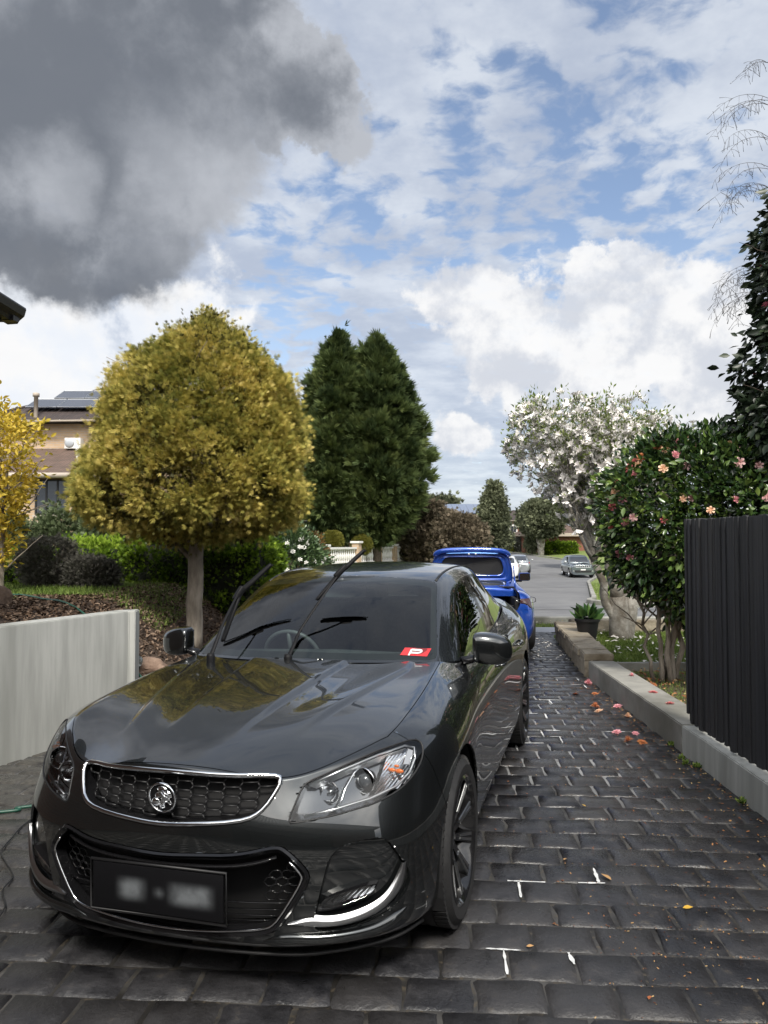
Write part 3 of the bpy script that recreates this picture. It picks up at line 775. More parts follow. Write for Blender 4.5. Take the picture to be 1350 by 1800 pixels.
        # painted lip ridge under it
        lp = [(.36, .238, .0), (.45, .250, -.006), (.55, .246, -.012), (.66, .248, -.014), (.74, .258, -.012), (.80, .285, .0), (.83, .32, .025)]
        bm = BM(); tube(bm, [iy(x, z, d) for x, z, d in [tuple(v) for v in smoothpoly(lp, 5, False)]], [.018*min(1, .15+k_/4, .15+(len(smoothpoly(lp, 5, False))-1-k_)/7) for k_ in range(len(smoothpoly(lp, 5, False)))], 10, flat=.55, up=(0, 1, .0)); part('lip_ridge', bm, gp, CAR)
    # ---- mirrors
    for s_ in (1, -1):
        sec = [(.862, .070, .040), (.866, .082, .050), (.90, .090, .056), (.96, .090, .058), (1.01, .083, .054), (1.045, .066, .044), (1.062, .040, .028), (1.067, .012, .010)]
        bm = BM(); rings = []
        for x, hh, dd in sec:
            zc = 1.045-(x-.865)*.10; yc = 1.75+(x-.865)*.25; rg = []
            for k in range(20):
                a = 2*math.pi*k/20; cy_, cz_ = math.cos(a), math.sin(a)
                yy = dd*(abs(cy_)**.6)*(1 if cy_ > 0 else -1)*(1.0 if cy_ < 0 else .55); zz = hh*(abs(cz_)**.5)*(1 if cz_ > 0 else -1)
                rg.append(bm.verts.new((s_*x, yc+yy*1.5, zc+zz*(.92 if cz_ < 0 else 1))))
            rings.append(rg)
        for A, B in zip(rings, rings[1:]):
            for k in range(20): bm.faces.new((A[k], A[(k+1) % 20], B[(k+1) % 20], B[k]))
        bm.faces.new(rings[0]); bm.faces.new(rings[-1])
        bmesh.ops.recalc_face_normals(bm, faces=bm.faces)
        mr = part('wing_mirror', subsurf(bm, 1), gp, CAR)
        bm = BM(); tube(bm, [(s_*.80, 1.72, .975), (s_*.86, 1.745, .985), (s_*.90, 1.77, 1.0), (s_*.93, 1.79, 1.02)], [.04, .034, .034, .03], 12, flat=.6, up=(0, 0, 1)); part('mirror_arm', bm, M['gloss_black'], mr)
        bm = BM(); box(bm, .87, 1.04, -.002, .002, -.062, .062, .0, Matrix.Translation((0, 1.795, 1.045)))
        for v in bm.verts: v.co.x *= s_; v.co.y += (abs(v.co.x)-.87)*.15
        part('mirror_glass', bm, M['chrome'], mr, smooth=False)
    # ======== greenhouse
    S = [
     [(0, 1.305, 1.012), (.33, 1.345, 1.010), (.68, 1.50, .998), (.735, 1.57, .990), (.765, 1.63, .985), (.79, 1.70, .982), (.80, 1.74, .965)],
     [(0, 1.66, 1.235), (.33, 1.70, 1.228), (.62, 1.83, 1.185), (.67, 1.92, 1.165), (.685, 1.97, 1.14), (.75, 1.96, 1.06), (.80, 1.95, .965)],
     [(0, 2.05, 1.425), (.31, 2.08, 1.418), (.545, 2.18, 1.388), (.595, 2.26, 1.372), (.625, 2.32, 1.34), (.715, 2.32, 1.17), (.80, 2.32, .97)],
     [(0, 2.40, 1.462), (.30, 2.42, 1.456), (.53, 2.48, 1.434), (.585, 2.54, 1.418), (.62, 2.58, 1.38), (.72, 2.58, 1.19), (.80, 2.60, .98)],
     [(0, 2.90, 1.486), (.30, 2.90, 1.480), (.53, 2.92, 1.455), (.585, 2.94, 1.430), (.62, 2.95, 1.39), (.72, 2.95, 1.19), (.80, 2.95, .985)],
     [(0, 3.40, 1.474), (.30, 3.40, 1.466), (.52, 3.40, 1.438), (.57, 3.38, 1.405), (.605, 3.36, 1.36), (.71, 3.36, 1.18), (.79, 3.36, .99)],
     [(0, 3.85, 1.395), (.29, 3.85, 1.390), (.50, 3.82, 1.365), (.55, 3.78, 1.335), (.585, 3.74, 1.285), (.685, 3.74, 1.155), (.765, 3.74, 1.01)],
     [(0, 4.22, 1.262), (.29, 4.21, 1.257), (.50, 4.17, 1.235), (.56, 4.12, 1.205), (.60, 4.08, 1.165), (.67, 4.08, 1.10), (.74, 4.08, 1.03)],
     [(0, 4.50, 1.115), (.29, 4.49, 1.112), (.52, 4.45, 1.10), (.59, 4.42, 1.09), (.63, 4.40, 1.08), (.67, 4.38, 1.065), (.71, 4.36, 1.04)]]
    S = [[(x*(1.045 if (0 < a_ < 8 and 0 < c_ < 6) else 1.0), y, z) for c_, (x, y, z) in enumerate(r_)] for a_, r_ in enumerate(S)]
    bm = BM(); gg = [[bm.verts.new(p) for p in r_] for r_ in S]
    for a in range(8):
        for i in range(6): bm.faces.new((gg[a][i], gg[a][i+1], gg[a+1][i+1], gg[a+1][i]))
    cl = bm.edges.layers.float.new('crease_edge')
    for a in range(8):
        e = bm.edges.get((gg[a][4], gg[a+1][4])); e[cl] = .55
        e = bm.edges.get((gg[a][2], gg[a+1][2])); e[cl] = .35
    r = bmesh.ops.duplicate(bm, geom=bm.verts[:]+bm.edges[:]+bm.faces[:])
    nv = [x for x in r['geom'] if isinstance(x, bmesh.types.BMVert)]; nf = [x for x in r['geom'] if isinstance(x, bmesh.types.BMFace)]
    for v in nv: v.co.x = -v.co.x
    bmesh.ops.reverse_faces(bm, faces=nf)
    bmesh.ops.remove_doubles(bm, verts=[v for v in bm.verts if abs(v.co.x) < 1e-5], dist=1e-5)
    bmesh.ops.recalc_face_normals(bm, faces=bm.faces)
    gh = subsurf(bm, 4); lg_ = gh.faces.layers.int.new('reg')
    for f in gh.faces:
        if f.normal.z < -.3: f.normal_flip()
    scr = [(-.69, 1.006), (-.58, 1.014), (0, 1.028), (.58, 1.014), (.69, 1.006), (.69, 1.03), (.64, 1.18), (.585, 1.34), (.565, 1.372), (.50, 1.388), (.25, 1.412), (0, 1.418), (-.25, 1.412), (-.50, 1.388), (-.565, 1.372), (-.585, 1.34), (-.64, 1.18), (-.69, 1.03)]
    scr = rnd_poly(scr, 2)
    cut(gh, lg_, scr, (0, 2), lambda f: f.calc_center_median().y < 2.35, 1)
    rs = rnd_poly([(-.50, 1.12), (.50, 1.12), (.47, 1.33), (.40, 1.36), (-.40, 1.36), (-.47, 1.33)], 2)
    cut(gh, lg_, rs, (0, 2), lambda f: f.calc_center_median().y > 3.7 and abs(f.calc_center_median().x) < .54, 2)
    win = [(1.77, 1.004), (1.92, 1.085), (2.10, 1.205), (2.30, 1.305), (2.55, 1.358), (2.90, 1.372), (3.25, 1.352), (3.55, 1.298), (3.80, 1.218), (4.00, 1.118), (3.98, 1.075), (3.80, 1.045), (3.3, 1.025), (2.7, 1.012)]
    win = rnd_poly(win, 2)
    sd_ = lambda f: abs(f.calc_center_median().x) > .55 and f[lg_] == 0
    cut(gh, lg_, offs(win, -.016), (1, 2), sd_, 4)
    cut(gh, lg_, win, (1, 2), lambda f: f[lg_] == 4, 3)
    cut(gh, lg_, [(2.66, .9), (2.76, .9), (2.74, 1.5), (2.64, 1.5)], (1, 2), lambda f: f[lg_] == 3, 4)
    cut(gh, lg_, [(3.56, .9), (3.60, .9), (3.57, 1.5), (3.53, 1.5)], (1, 2), lambda f: f[lg_] == 3, 4)
    part('roof', panel(gh, lg_, 0, .001, .012), gp, CAR)
    for kp in (right, left): part('window_trim', panel(gh, lg_, 4, .0, .006, kp), M['gloss_black'], CAR)
    c = panel(gh, lg_, 1, .0, 0)
    ws = part('windscreen', c, M['screen'], CAR)
    c = panel(gh, lg_, 1, 0, 0)     # black border of the screen as a band around its rim
    ly = c.faces.layers.int['reg']
    cut(c, ly, offs(scr, .028), (0, 2), lambda f: True, 9)
    for v in c.verts: v.co += Vector((0, .004, -.002))
    part('screen_border', panel(c, ly, 1, 0, 0), M['black_frit'], ws)
    c.free()
    part('rear_window', panel(gh, lg_, 2, 0, 0), M['side_glass'], CAR)
    for kp in (right, left): part('side_window', panel(gh, lg_, 3, 0, 0, kp), M['side_glass'], CAR)
    gb = BVHTree.FromBMesh(gh)
    def gz(x, y):
        h = gb.ray_cast(Vector((x, y, 3)), Vector((0, 0, -1)))[0]; return h.z if h else 1.0
    bm = BM()   # roof channels
    for s_ in (1, -1):
        tube(bm, [(s_*(.557-.0*y), y, gz(s_*.557, y)+.001) for y in [2.22+.12*k for k in range(13)]], .0095, 8, flat=.35, up=(0, 0, 1))
    part('roof_channel', bm, M['black'], CAR)
    # cowl panel under the screen
    bm = BM(); n = 24
    rows_ = []
    for dy, dz in ((-.02, -.006), (.03, -.022), (.09, .001)):
        rows_.append([bm.verts.new((-.69+1.38*k/n, 1.335+.19*(abs(-.69+1.38*k/n)/.69)**2.2+dy, 1.008-.012*(abs(-.69+1.38*k/n)/.69)+dz)) for k in range(n+1)])
    for A, B in zip(rows_, rows_[1:]):
        for k in range(n): bm.faces.new((A[k], A[k+1], B[k+1], B[k]))
    part('cowl', bm, M['black'], CAR)
    # ---- interior
    bm = BM()
    box(bm, -.68, .68, 1.55, 2.0, .70, .945, .05); tube(bm, [(x, 1.93, .955-.02*abs(x)) for x in (-.62, -.4, 0, .4, .62)], .035, 10)
    it = part('dashboard', bm, M['seat'], CAR)
    bm = BM(); Mm = Matrix.Translation((-.36, 2.13, .90)) @ Matrix.Rotation(R(-68), 4, 'X')
    tube(bm, [Mm @ Vector((.185*math.cos(a), .185*math.sin(a), 0)) for a in [2*math.pi*k/36 for k in range(36)]], .014, 8, True)
    for a in (R(0), R(180), R(270)): tube(bm, [Mm @ Vector((0, 0, -.02)), Mm @ Vector((.18*math.cos(a), .18*math.sin(a), 0))], .014, 6)
    lathe(bm, [(.06, -.04), (.06, .0), (.045, .01), (0, .012)], 20, Mm)
    part('steering_wheel', bm, M['wheel_trim'], CAR)
    for x in (-.37, .37):
        bm = BM(); box(bm, x-.25, x+.25, 2.35, 2.85, .42, .62, .06)
        box(bm, x-.24, x+.24, -.06, .06, 0, .62, .05, Matrix.Translation((0, 2.88, .58)) @ Matrix.Rotation(R(-14), 4, 'X'))
        box(bm, x-.13, x+.13, -.05, .05, 0, .18, .04, Matrix.Translation((0, 3.06, 1.20)) @ Matrix.Rotation(R(-10), 4, 'X'))
        part('front_seat', bm, M['seat'], CAR)
    bm = BM(); box(bm, -.62, .62, 3.45, 3.9, .42, .62, .06); box(bm, -.62, .62, -.06, .06, 0, .60, .05, Matrix.Translation((0, 3.85, .58)) @ Matrix.Rotation(R(-20), 4, 'X'))
    for x in (-.38, .38): box(bm, x-.12, x+.12, 4.02, 4.10, 1.12, 1.26, .03)
    part('rear_seat', bm, M['seat'], CAR)
    bm = BM(); box(bm, -.85, .85, 1.5, 4.3, .2, .42); box(bm, -.80, -.74, 1.6, 4.2, .4, .97); box(bm, .74, .80, 1.6, 4.2, .4, .97); box(bm, -.7, .7, 4.0, 4.5, 1.02, 1.06)
    part('cabin_floor', bm, M['void'], CAR, smooth=False)
    bm = BM(); box(bm, -.13, .13, -.012, .012, -.035, .035, .012, Matrix.Translation((0, 2.12, 1.315)) @ Matrix.Rotation(R(10), 4, 'Z')); tube(bm, [(0, 2.12, 1.33), (0, 2.06, 1.40)], .012, 8)
    part('rear_view_mirror', bm, M['wheel_trim'], CAR)
    # ---- learner plate behind the glass, lower right
    bm = BM()
    q = [(.515, 1.036), (.648, 1.024), (.658, 1.056), (.528, 1.066)]
    def scy(x, z):
        h = gb.ray_cast(Vector((x, 0, z)), Vector((0, 1, 0)))[0]; return h.y if h else 1.6
    bm.faces.new([bm.verts.new((x, scy(x, z)-.003, z)) for x, z in q]); bm.faces.ensure_lookup_table()
    pp = part('learner_plate', bm, M['red_card'], CAR, smooth=False)
    bm = BM()   # the letter P lying on its side across the card, as strokes
    def st(a, b, w_):
        (x0, z0), (x1, z1) = a, b; d = Vector((x1-x0, z1-z0)); d.normalize(); nx, nz = -d.y*w_, d.x*w_
        bm.faces.new([bm.verts.new((x, scy(x, z)-.005, z)) for x, z in ((x0+nx, z0+nz), (x1+nx, z1+nz), (x1-nx, z1-nz), (x0-nx, z0-nz))])
    st((.558, 1.033), (.564, 1.058), .004); bow = [(.5635, 1.0565), (.606, 1.053), (.617, 1.049), (.614, 1.044), (.602, 1.0415), (.561, 1.0445)]
    for a, b in zip(bow, bow[1:]): st(a, b, .0035)
    part('letter_p', bm, M['white_card'], pp, smooth=False)
    # ---- lifted wipers
    for base, j1, j2, tip0, tip1, sw in (((-.502, 1.33, 1.01), (-.504, 1.46, 1.166), (-.52, 1.70, 1.338), (-.545, 1.54, 1.075), (-.346, 1.78, 1.505), 1), ((-.058, 1.345, 1.015), (-.045, 1.50, 1.161), (.102, 1.74, 1.462), (-.016, 1.66, 1.305), (.224, 1.82, 1.584), 1)):
        bm = BM()
        lathe(bm, [(.0, .03), (.018, .03), (.022, .015), (.022, -.02)], 14, Matrix.Translation(base))
        tube(bm, smoothpoly([Vector(base)+Vector((0, 0, .012)), Vector(base).lerp(Vector(j1), .5)+Vector((0, -.006, 0)), j1, Vector(j1).lerp(Vector(j2), .55)+Vector((0, -.008, 0)), j2], 4, False), [.014, .014, .013, .012, .012, .011, .011, .010, .010, .009, .009, .009, .008, .008, .008, .008, .008], 8, flat=.55)
        wp = part('wiper', bm, M['wiper_black'], CAR)
        bm = BM(); a, b, m_ = Vector(tip0), Vector(tip1), Vector(j2)
        m2 = m_+Vector((0, .010, -.004)); ctr = smoothpoly([a, a.lerp(m2, .33), a.lerp(m2, .7), m2.lerp(b, .04), m2.lerp(b, .35), m2.lerp(b, .7), b], 4, False)
        n = len(ctr); rr = [.006+.013*math.sin(math.pi*(k+.8)/(n+.6))**.5 for k in range(n)]
        tube(bm, ctr, rr, 8, flat=.7)
        tube(bm, [p+Vector((.006, .016, -.004)) for p in ctr], .0035, 6)
        box(bm, -.02, .02, -.014, .014, -.045, .045, .008, Matrix.Translation(m_) @ (b-a).to_track_quat('Z', 'Y').to_matrix().to_4x4())
        part('wiper_blade', bm, M['wiper_black'], wp)
    # door handles and small trim
    hb = bvh
    def sx(y, z, s_):
        h = hb.ray_cast(Vector((s_*1.4, y, z)), Vector((-s_, 0, 0)))[0]; return abs(h.x) if h else .93
    for s_ in (1, -1):
        for y in (2.48, 3.42):
            bm = BM(); x = sx(y, .845, s_)
            tube(bm, [(s_*(x-.004), y-.095, .846), (s_*(x+.022), y-.075, .848), (s_*(x+.028), y, .850), (s_*(x+.022), y+.075, .852), (s_*(x-.004), y+.095, .854)], [.010, .014, .014, .014, .010], 10, flat=.7)
            part('door_handle', bm, gp, CAR)
    # sill and bumper underside lip
    bm = BM()
    pts = [(-.84, .52, .18), (-.76, .39, .170), (-.6, .27, .165), (-.4, .19, .165), (0, .15, .168), (.4, .19, .165), (.6, .27, .165), (.76, .39, .170), (.84, .52, .18)]
    tube(bm, smoothpoly(pts, 4, False), .010, 8, flat=.7); part('front_lip', bm, M['black'], CAR)
    body.free(); gh.free()
def more_mats():
    M['lamp_dark'] = mat('lamp_housing', (.22, .225, .23), .16, .95)
    M['lamp_smoke'] = mat('lamp_reflector', (.62, .63, .64), .12, 1.0)
    M['lamp_inner'] = mat('lamp_inner', (.14, .145, .15), .12, .95)
    M['lamp_inner_lit'] = mat('lamp_inner_lit', (.62, .63, .64), .32, .9)
    M['wiper_black'] = mat('wiper_black', (.005, .005, .006), .6, Specular_IOR_Level=.25)
    M['lamp_flute'] = mat('fluted_reflector', (.85, .86, .87), .14, 1.0)
    M['lamp_marker'] = mat('side_marker', (.55, .56, .58), .3, .5)
    M['bulb'] = mat('projector_glass', (.06, .065, .07), .02, 0, Coat_Weight=1.0, Specular_IOR_Level=1.0)
    M['black_frit'] = mat('screen_border_black', (.01, .01, .011), .6)
    M['wheel_trim'] = mat('cabin_trim', (.12, .12, .125), .4)
    M['red_card'] = mat('red_card', (.55, .03, .035), .5)
    M['white_card'] = mat('white_card_letter', (.75, .75, .73), .5)
    m = mat('number_plate_black', (.004, .004, .005), .55, Specular_IOR_Level=.2); t, b = T_(m); M['plate'] = m
    co = objco(t); sp = t.n('ShaderNodeSeparateXYZ'); t.l(co, sp.inputs[0])
    def blob(cx, w_, cz=.412, h_=.03):
        dx = t.m('ABSOLUTE', t.m('SUBTRACT', sp.outputs[0], cx)); dz = t.m('ABSOLUTE', t.m('SUBTRACT', sp.outputs[2], cz))
        return t.m('MULTIPLY', t.ss(dx, w_+.03, w_-.03), t.ss(dz, h_+.022, h_-.02))
    v = mx_nodes(t, [blob(-.10, .045), blob(.01, .008, .41, .008), blob(.135, .075)])
    nz = t.noise(co, 22, 2)
    t.l(t.mix(t.m('MULTIPLY', v, t.ss(nz, .25, .75, .55, 1.0)), (.004, .004, .005, 1), (.13, .14, .15, 1)), b.inputs['Base Color'])
more_mats()
def sph_dirs(n, zlo=-1.0):
    z = npr.uniform(zlo, 1, n); a = npr.uniform(0, 2*math.pi, n); r = np.sqrt(1-z*z); return np.stack([r*np.cos(a), r*np.sin(a), z], 1)
def clumpy(n_cl, per, centre_fn, r_cl, out=1.0, up=.25, jitter=.6):
    """clump centres from centre_fn -> (pos, outward); leaves scattered round each centre, facing outwards"""
    C_, O_ = centre_fn(n_cl); k = n_cl*per
    idx = np.repeat(np.arange(n_cl), per)
    rc = (r_cl*npr.uniform(.6, 1.35, n_cl))[idx, None]
    off = npr.normal(0, .5, (k, 3)); o = O_[idx]
    P_ = C_[idx]+off*rc*(1-.35*np.abs(o))+o*np.abs(npr.normal(0, .35, (k, 1)))*rc
    D = o*out+off*.8+npr.normal(0, jitter, (k, 3)); D[:, 2] += up
    return P_, D, idx
# ======================================================= MATERIALS FOR THE PLACE
npr = np.random.default_rng(11)
def lin(x, pts):
    xs = [p[0] for p in pts]; ys = [p[1] for p in pts]; return float(np.interp(x, xs, ys))
def sstep(a, b, x):
    t = np.clip((x-a)/(b-a), 0, 1); return t*t*(3-2*t)
def road_left(y): return np.interp(y, [15, 22, 46, 62, 78, 95, 120], [-3.5, -1.0, 4.8, 9.9, 12.0, 8.0, -8.0])
def road_right(y): return np.interp(y, [15, 21.4, 46, 62, 75, 88, 100, 125], [9.0, 5.9, 12.4, 17.4, 21.0, 22, 18.0, 4.0])
def terr(x, y):
    x = np.asarray(x, float); y = np.asarray(y, float)
    zr = np.interp(y, [-50, 13.5, 16, 60, 90, 110, 140, 400], [0, 0, -.08, -1.60, -1.10, .0, 1.2, 6.0])
    far_l = sstep(0, 12, road_left(y)-x)*sstep(20, 25, y)
    zr = zr+far_l*(.50+np.interp(y, [0, 60, 120], [0, .4, 2])-zr)
    far_r = sstep(2, 16, x-road_right(y))*sstep(22, 30, y)
    zr = zr+far_r*(.2-zr)*.7
    g = sstep(1.55, 3.3, -x+.25*np.sin(y*1.3)*.3)*sstep(5.0, 6.3, y-(-x-2.5)*-.0)*sstep(13.6, 12.4, y)
    wl = (-2.32+(y-6.60)*.478)-.18   # x of the back of the retaining wall
    g = np.where((y < 6.68) & (x > wl-.02), 0, g)
    zr = zr+g*.98
    gr = sstep(2.55, 2.65, x-.03*(y-4.4))*sstep(4, 4.1, y)*sstep(12.9, 12.6, y)
    zr = zr+gr*.13
    return zr
def tz(x, y): return float(terr(x, y))
M['asphalt'] = noisy('asphalt', (.135, .135, .14), (.175, .175, .175), .85, 1.2, 8, bump=.3, bscale=90, cc=(.11, .11, .115))
M['path'] = noisy('concrete_path', (.30, .31, .33), (.40, .41, .43), .6, 3, 8, bump=.2, bscale=60)
M['kerb'] = noisy('kerb_concrete', (.24, .235, .215), (.33, .32, .29), .8, 5, 8, bump=.35, bscale=50, cc=(.16, .155, .13))
M['wallc'] = noisy('cast_concrete', (.34, .345, .325), (.46, .465, .44), .75, 4, 8, bump=.25, bscale=70, stretch=(3.2, 3.2, .28), cc=(.27, .275, .255), bdist=.004)
M['sand'] = noisy('sandstone', (.23, .195, .145), (.37, .32, .245), .85, 9, 8, bump=.7, bscale=22, cc=(.17, .135, .09), bdist=.02)
M['soil'] = noisy('mulch_soil', (.035, .022, .015), (.11, .075, .05), .95, 14, 8, bump=1.0, bscale=40, bdist=.03, cc=(.16, .105, .07))
M['turf'] = noisy('turf_ground', (.05, .075, .015), (.12, .15, .035), .95, 9, 8, bump=.8, bscale=60, bdist=.03, cc=(.09, .09, .03))
M['brick_l'] = mat('brick', (.4, .3, .2), .85)
def brickmat(name, a, b_, mortar, sx=1.0):
    m = mat(name, a, .88); t, b = T_(m)
    tc = t.n('ShaderNodeTexCoord'); sp = t.n('ShaderNodeSeparateXYZ'); t.l(tc.outputs['Object'], sp.inputs[0])
    cb = t.n('ShaderNodeCombineXYZ'); t.l(t.m('ADD', sp.outputs[0], sp.outputs[1]), cb.inputs[0]); t.l(sp.outputs[2], cb.inputs[1])
    br = t.n('ShaderNodeTexBrick'); t.l(cb.outputs[0], br.inputs['Vector']); br.inputs['Scale'].default_value = 1
    br.inputs['Color1'].default_value = c4(a); br.inputs['Color2'].default_value = c4(b_); br.inputs['Mortar'].default_value = c4(mortar)
    br.inputs['Brick Width'].default_value = .24*sx; br.inputs['Row Height'].default_value = .086*sx; br.inputs['Mortar Size'].default_value = .010*sx; br.inputs['Bias'].default_value = -.2
    c = t.mix(t.ss(t.noise(tc.outputs['Object'], 1.1, 4), .35, .7), br.outputs[0], t.mix(1.0, br.outputs[0], (.82, .8, .78, 1), 'MULTIPLY'))
    t.l(c, b.inputs['Base Color'])
    bp = t.n('ShaderNodeBump'); bp.inputs['Strength'].default_value = .5; bp.inputs['Distance'].default_value = .01; bp.invert = True
    t.l(br.outputs['Fac'], bp.inputs['Height']); t.l(bp.outputs[0], b.inputs['Normal'])
    return m
M['brick_cream'] = brickmat('cream_brick', (.56, .40, .26), (.47, .33, .21), (.46, .40, .33))
M['brick_red'] = brickmat('red_brick', (.27, .085, .05), (.20, .06, .04), (.25, .19, .15))
M['brick_brown'] = brickmat('brown_brick', (.12, .06, .04), (.08, .04, .03), (.12, .10, .08))
def tilemat(name, a, b_):
    m = mat(name, a, .7); t, b = T_(m); co = objco(t)
    wv = t.n('ShaderNodeTexWave', wave_type='BANDS', bands_direction='X'); t.l(co, wv.inputs[0]); wv.inputs['Scale'].default_value = 1.6
    wz = t.n('ShaderNodeTexWave', wave_type='BANDS', bands_direction='Z', wave_profile='SAW'); t.l(co, wz.inputs[0]); wz.inputs['Scale'].default_value = 2.2
    t.l(t.mix(t.ss(t.noise(co, 3, 5), .3, .7), c4(a), c4(b_)), b.inputs['Base Color'])
    bp = t.n('ShaderNodeBump'); bp.inputs['Strength'].default_value = 1; bp.inputs['Distance'].default_value = .05
    t.l(t.m('ADD', wv.outputs[1], wz.outputs[1]), bp.inputs['Height']); t.l(bp.outputs[0], b.inputs['Normal'])
    return m
M['tile_dark'] = tilemat('dark_roof_tiles', (.045, .035, .033), (.075, .055, .05))
M['tile_brown'] = tilemat('brown_roof_tiles', (.10, .07, .055), (.15, .10, .08))
M['eave'] = mat('eave_paint', (.42, .36, .30), .6)
M['white_trim'] = noisy('white_masonry', (.66, .65, .62), (.76, .75, .73), .6, 8)
M['house_glass'] = mat('window_glass', (.03, .035, .045), .05, 0, Specular_IOR_Level=.9)
M['solar'] = mat('solar_cells', (.035, .045, .075), .15, .2, Coat_Weight=1.0)
M['alu'] = mat('aluminium', (.55, .56, .57), .35, .9)
M['hose'] = mat('green_hose', (.015, .075, .05), .4)
M['cable'] = mat('black_cable', (.012, .012, .013), .45)
M['bark_y'] = noisy('grey_brown_bark', (.17, .145, .115), (.33, .29, .24), .9, 14, 8, bump=1.0, bscale=30, stretch=(1, 1, .25), bdist=.02, cc=(.10, .075, .055))
M['bark_m'] = noisy('lichen_bark', (.22, .20, .17), (.42, .40, .36), .9, 12, 8, bump=1.0, bscale=28, bdist=.015, cc=(.13, .11, .085))
M['bark_d'] = noisy('dark_bark', (.05, .038, .03), (.11, .085, .065), .9, 14, 8, bump=1.0, bscale=30, bdist=.02)
M['fence_black'] = noisy('black_stained_timber', (.011, .012, .014), (.040, .041, .046), .6, 5, 8, bump=.6, bscale=24, stretch=(2, 5, .16), cc=(.036, .036, .038), bdist=.006)

# ======================================================= GROUND
def sheet(name, x0, x1, y0, y1, nx, ny, m, dz=0.0, keep=None, warpx=None, kind='structure', xs=None, ys=None):
    X = np.linspace(x0, x1, nx) if xs is None else xs; Y = np.linspace(y0, y1, ny) if ys is None else ys
    nx, ny = len(X), len(Y)
    gx, gy = np.meshgrid(X, Y)
    if warpx is not None: gx = warpx(gx, gy)
    V = np.stack([gx.ravel(), gy.ravel(), (terr(gx, gy)+dz).ravel()], 1)
    i, j = np.meshgrid(np.arange(nx-1), np.arange(ny-1)); a = (j*nx+i).ravel()
    Fc = np.stack([a, a+1, a+nx+1, a+nx], 1)
    if keep is not None:
        cx_ = gx.ravel()[Fc].mean(1); cy_ = gy.ravel()[Fc].mean(1); Fc = Fc[keep(cx_, cy_)]
    return npmesh(name, V, Fc, m, smooth=True, kind=kind)
def stretch_axis(parts_):
    out = []
    for a, b, n in parts_: out += list(np.linspace(a, b, n, endpoint=False))
    return np.array(out+[parts_[-1][1]])
gxs = stretch_axis([(-900, -60, 14), (-60, -8, 40), (-8, 8, 130), (8, 60, 70), (60, 900, 14)])
gys = stretch_axis([(-300, -4, 12), (-4, 16, 150), (16, 130, 130), (130, 1200, 20)])
gm = mat('garden_ground', (.1, .1, .05), .95); t, b = T_(gm); M['ground'] = gm
gc = t.n('ShaderNodeNewGeometry').outputs['Position']; sp = t.n('ShaderNodeSeparateXYZ'); t.l(gc, sp.inputs[0])
n1 = t.noise(gc, 7, 8, .65); n2 = t.noise(gc, 1.2, 5); n3 = t.noise(gc, 30, 6, .7)
grass = t.mix(t.ss(n1, .3, .7), (.09, .14, .03, 1), (.20, .26, .06, 1)); grass = t.mix(t.ss(n2, .45, .75), grass, (.22, .22, .08, 1))
soil = t.mix(t.ss(n1, .3, .7), (.04, .026, .018, 1), (.13, .09, .065, 1)); soil = t.mix(t.ss(n3, .5, .7), soil, (.19, .13, .095, 1)); soil = t.mix(t.ss(n2, .55, .7), soil, (.24, .165, .12, 1))
edge = t.m('ADD', sp.outputs[1], t.m('MULTIPLY', t.m('SUBTRACT', n2, .5), 1.2))
near = t.m('MULTIPLY', t.ss(edge, 9.05, 8.8), t.ss(sp.outputs[0], 1.6, 1.4))
bare = t.m('MULTIPLY', t.ss(edge, 12.2, 11.6), t.m('MULTIPLY', t.ss(sp.outputs[0], -3.7, -3.4), t.ss(sp.outputs[0], 1.6, 1.4)))
bed = t.m('MULTIPLY', t.ss(sp.outputs[0], 2.3, 2.4), t.ss(sp.outputs[1], 8.75, 8.6))
t.l(t.mix(mx_nodes(t, [near, bare, bed]), grass, soil), b.inputs['Base Color'])
bp = t.n('ShaderNodeBump'); bp.inputs['Strength'].default_value = 1; bp.inputs['Distance'].default_value = .04; t.l(n3, bp.inputs['Height']); t.l(bp.outputs[0], b.inputs['Normal'])
def sink(gx, gy): return gx
V_ = sheet('ground', 0, 0, 0, 0, 0, 0, gm, -.035, xs=gxs, ys=gys)
# road: cross street plus the street running away
sheet('cross_street', -60, 70, 15.15, 20.3, 131, 7, M['asphalt'], -.005)
ys_ = np.linspace(19.2, 116, 90)
def wroad(gx, gy): return road_left(gy)+(road_right(gy)-road_left(gy))*gx
rd = sheet('road', 0, 1, 0, 0, 0, 0, M['asphalt'], .003, xs=np.linspace(0, 1, 9), ys=ys_, warpx=wroad)
sheet('footpath', -40, 60, 13.25, 14.15, 101, 3, M['path'], -.010)
bm = BM()
def kerb_line(bm, pts, w_=.16, h_=.12, down=.1):
    L = [Vector(p) for p in pts]; ra, rb = [], []
    for i, p in enumerate(L):
        a = L[max(i-1, 0)]; b_ = L[min(i+1, len(L)-1)]; d = (b_-a); d.z = 0; d.normalize(); n_ = Vector((-d.y, d.x, 0))*w_/2
        z = tz(p.x, p.y)
        rr = [bm.verts.new((p.x+n_.x*s, p.y+n_.y*s, z+dz)) for s, dz in ((1, -down), (1, h_-.02), (.8, h_), (-.8, h_), (-1, h_-.02), (-1, -down))]
        ra.append(rr)
    for A, B in zip(ra, ra[1:]):
        for k in range(5): bm.faces.new((A[k], A[k+1], B[k+1], B[k]))
    bm.faces.new(ra[0]); bm.faces.new(ra[-1][::-1])
kr = [(30, 20.4), (9, 20.4), (7.4, 20.6), (6.4, 21.3), (6.1, 22.4)]+[(float(road_right(y))+.1, y) for y in (24, 28, 34, 40, 46, 54, 62, 75, 88, 100, 116)]
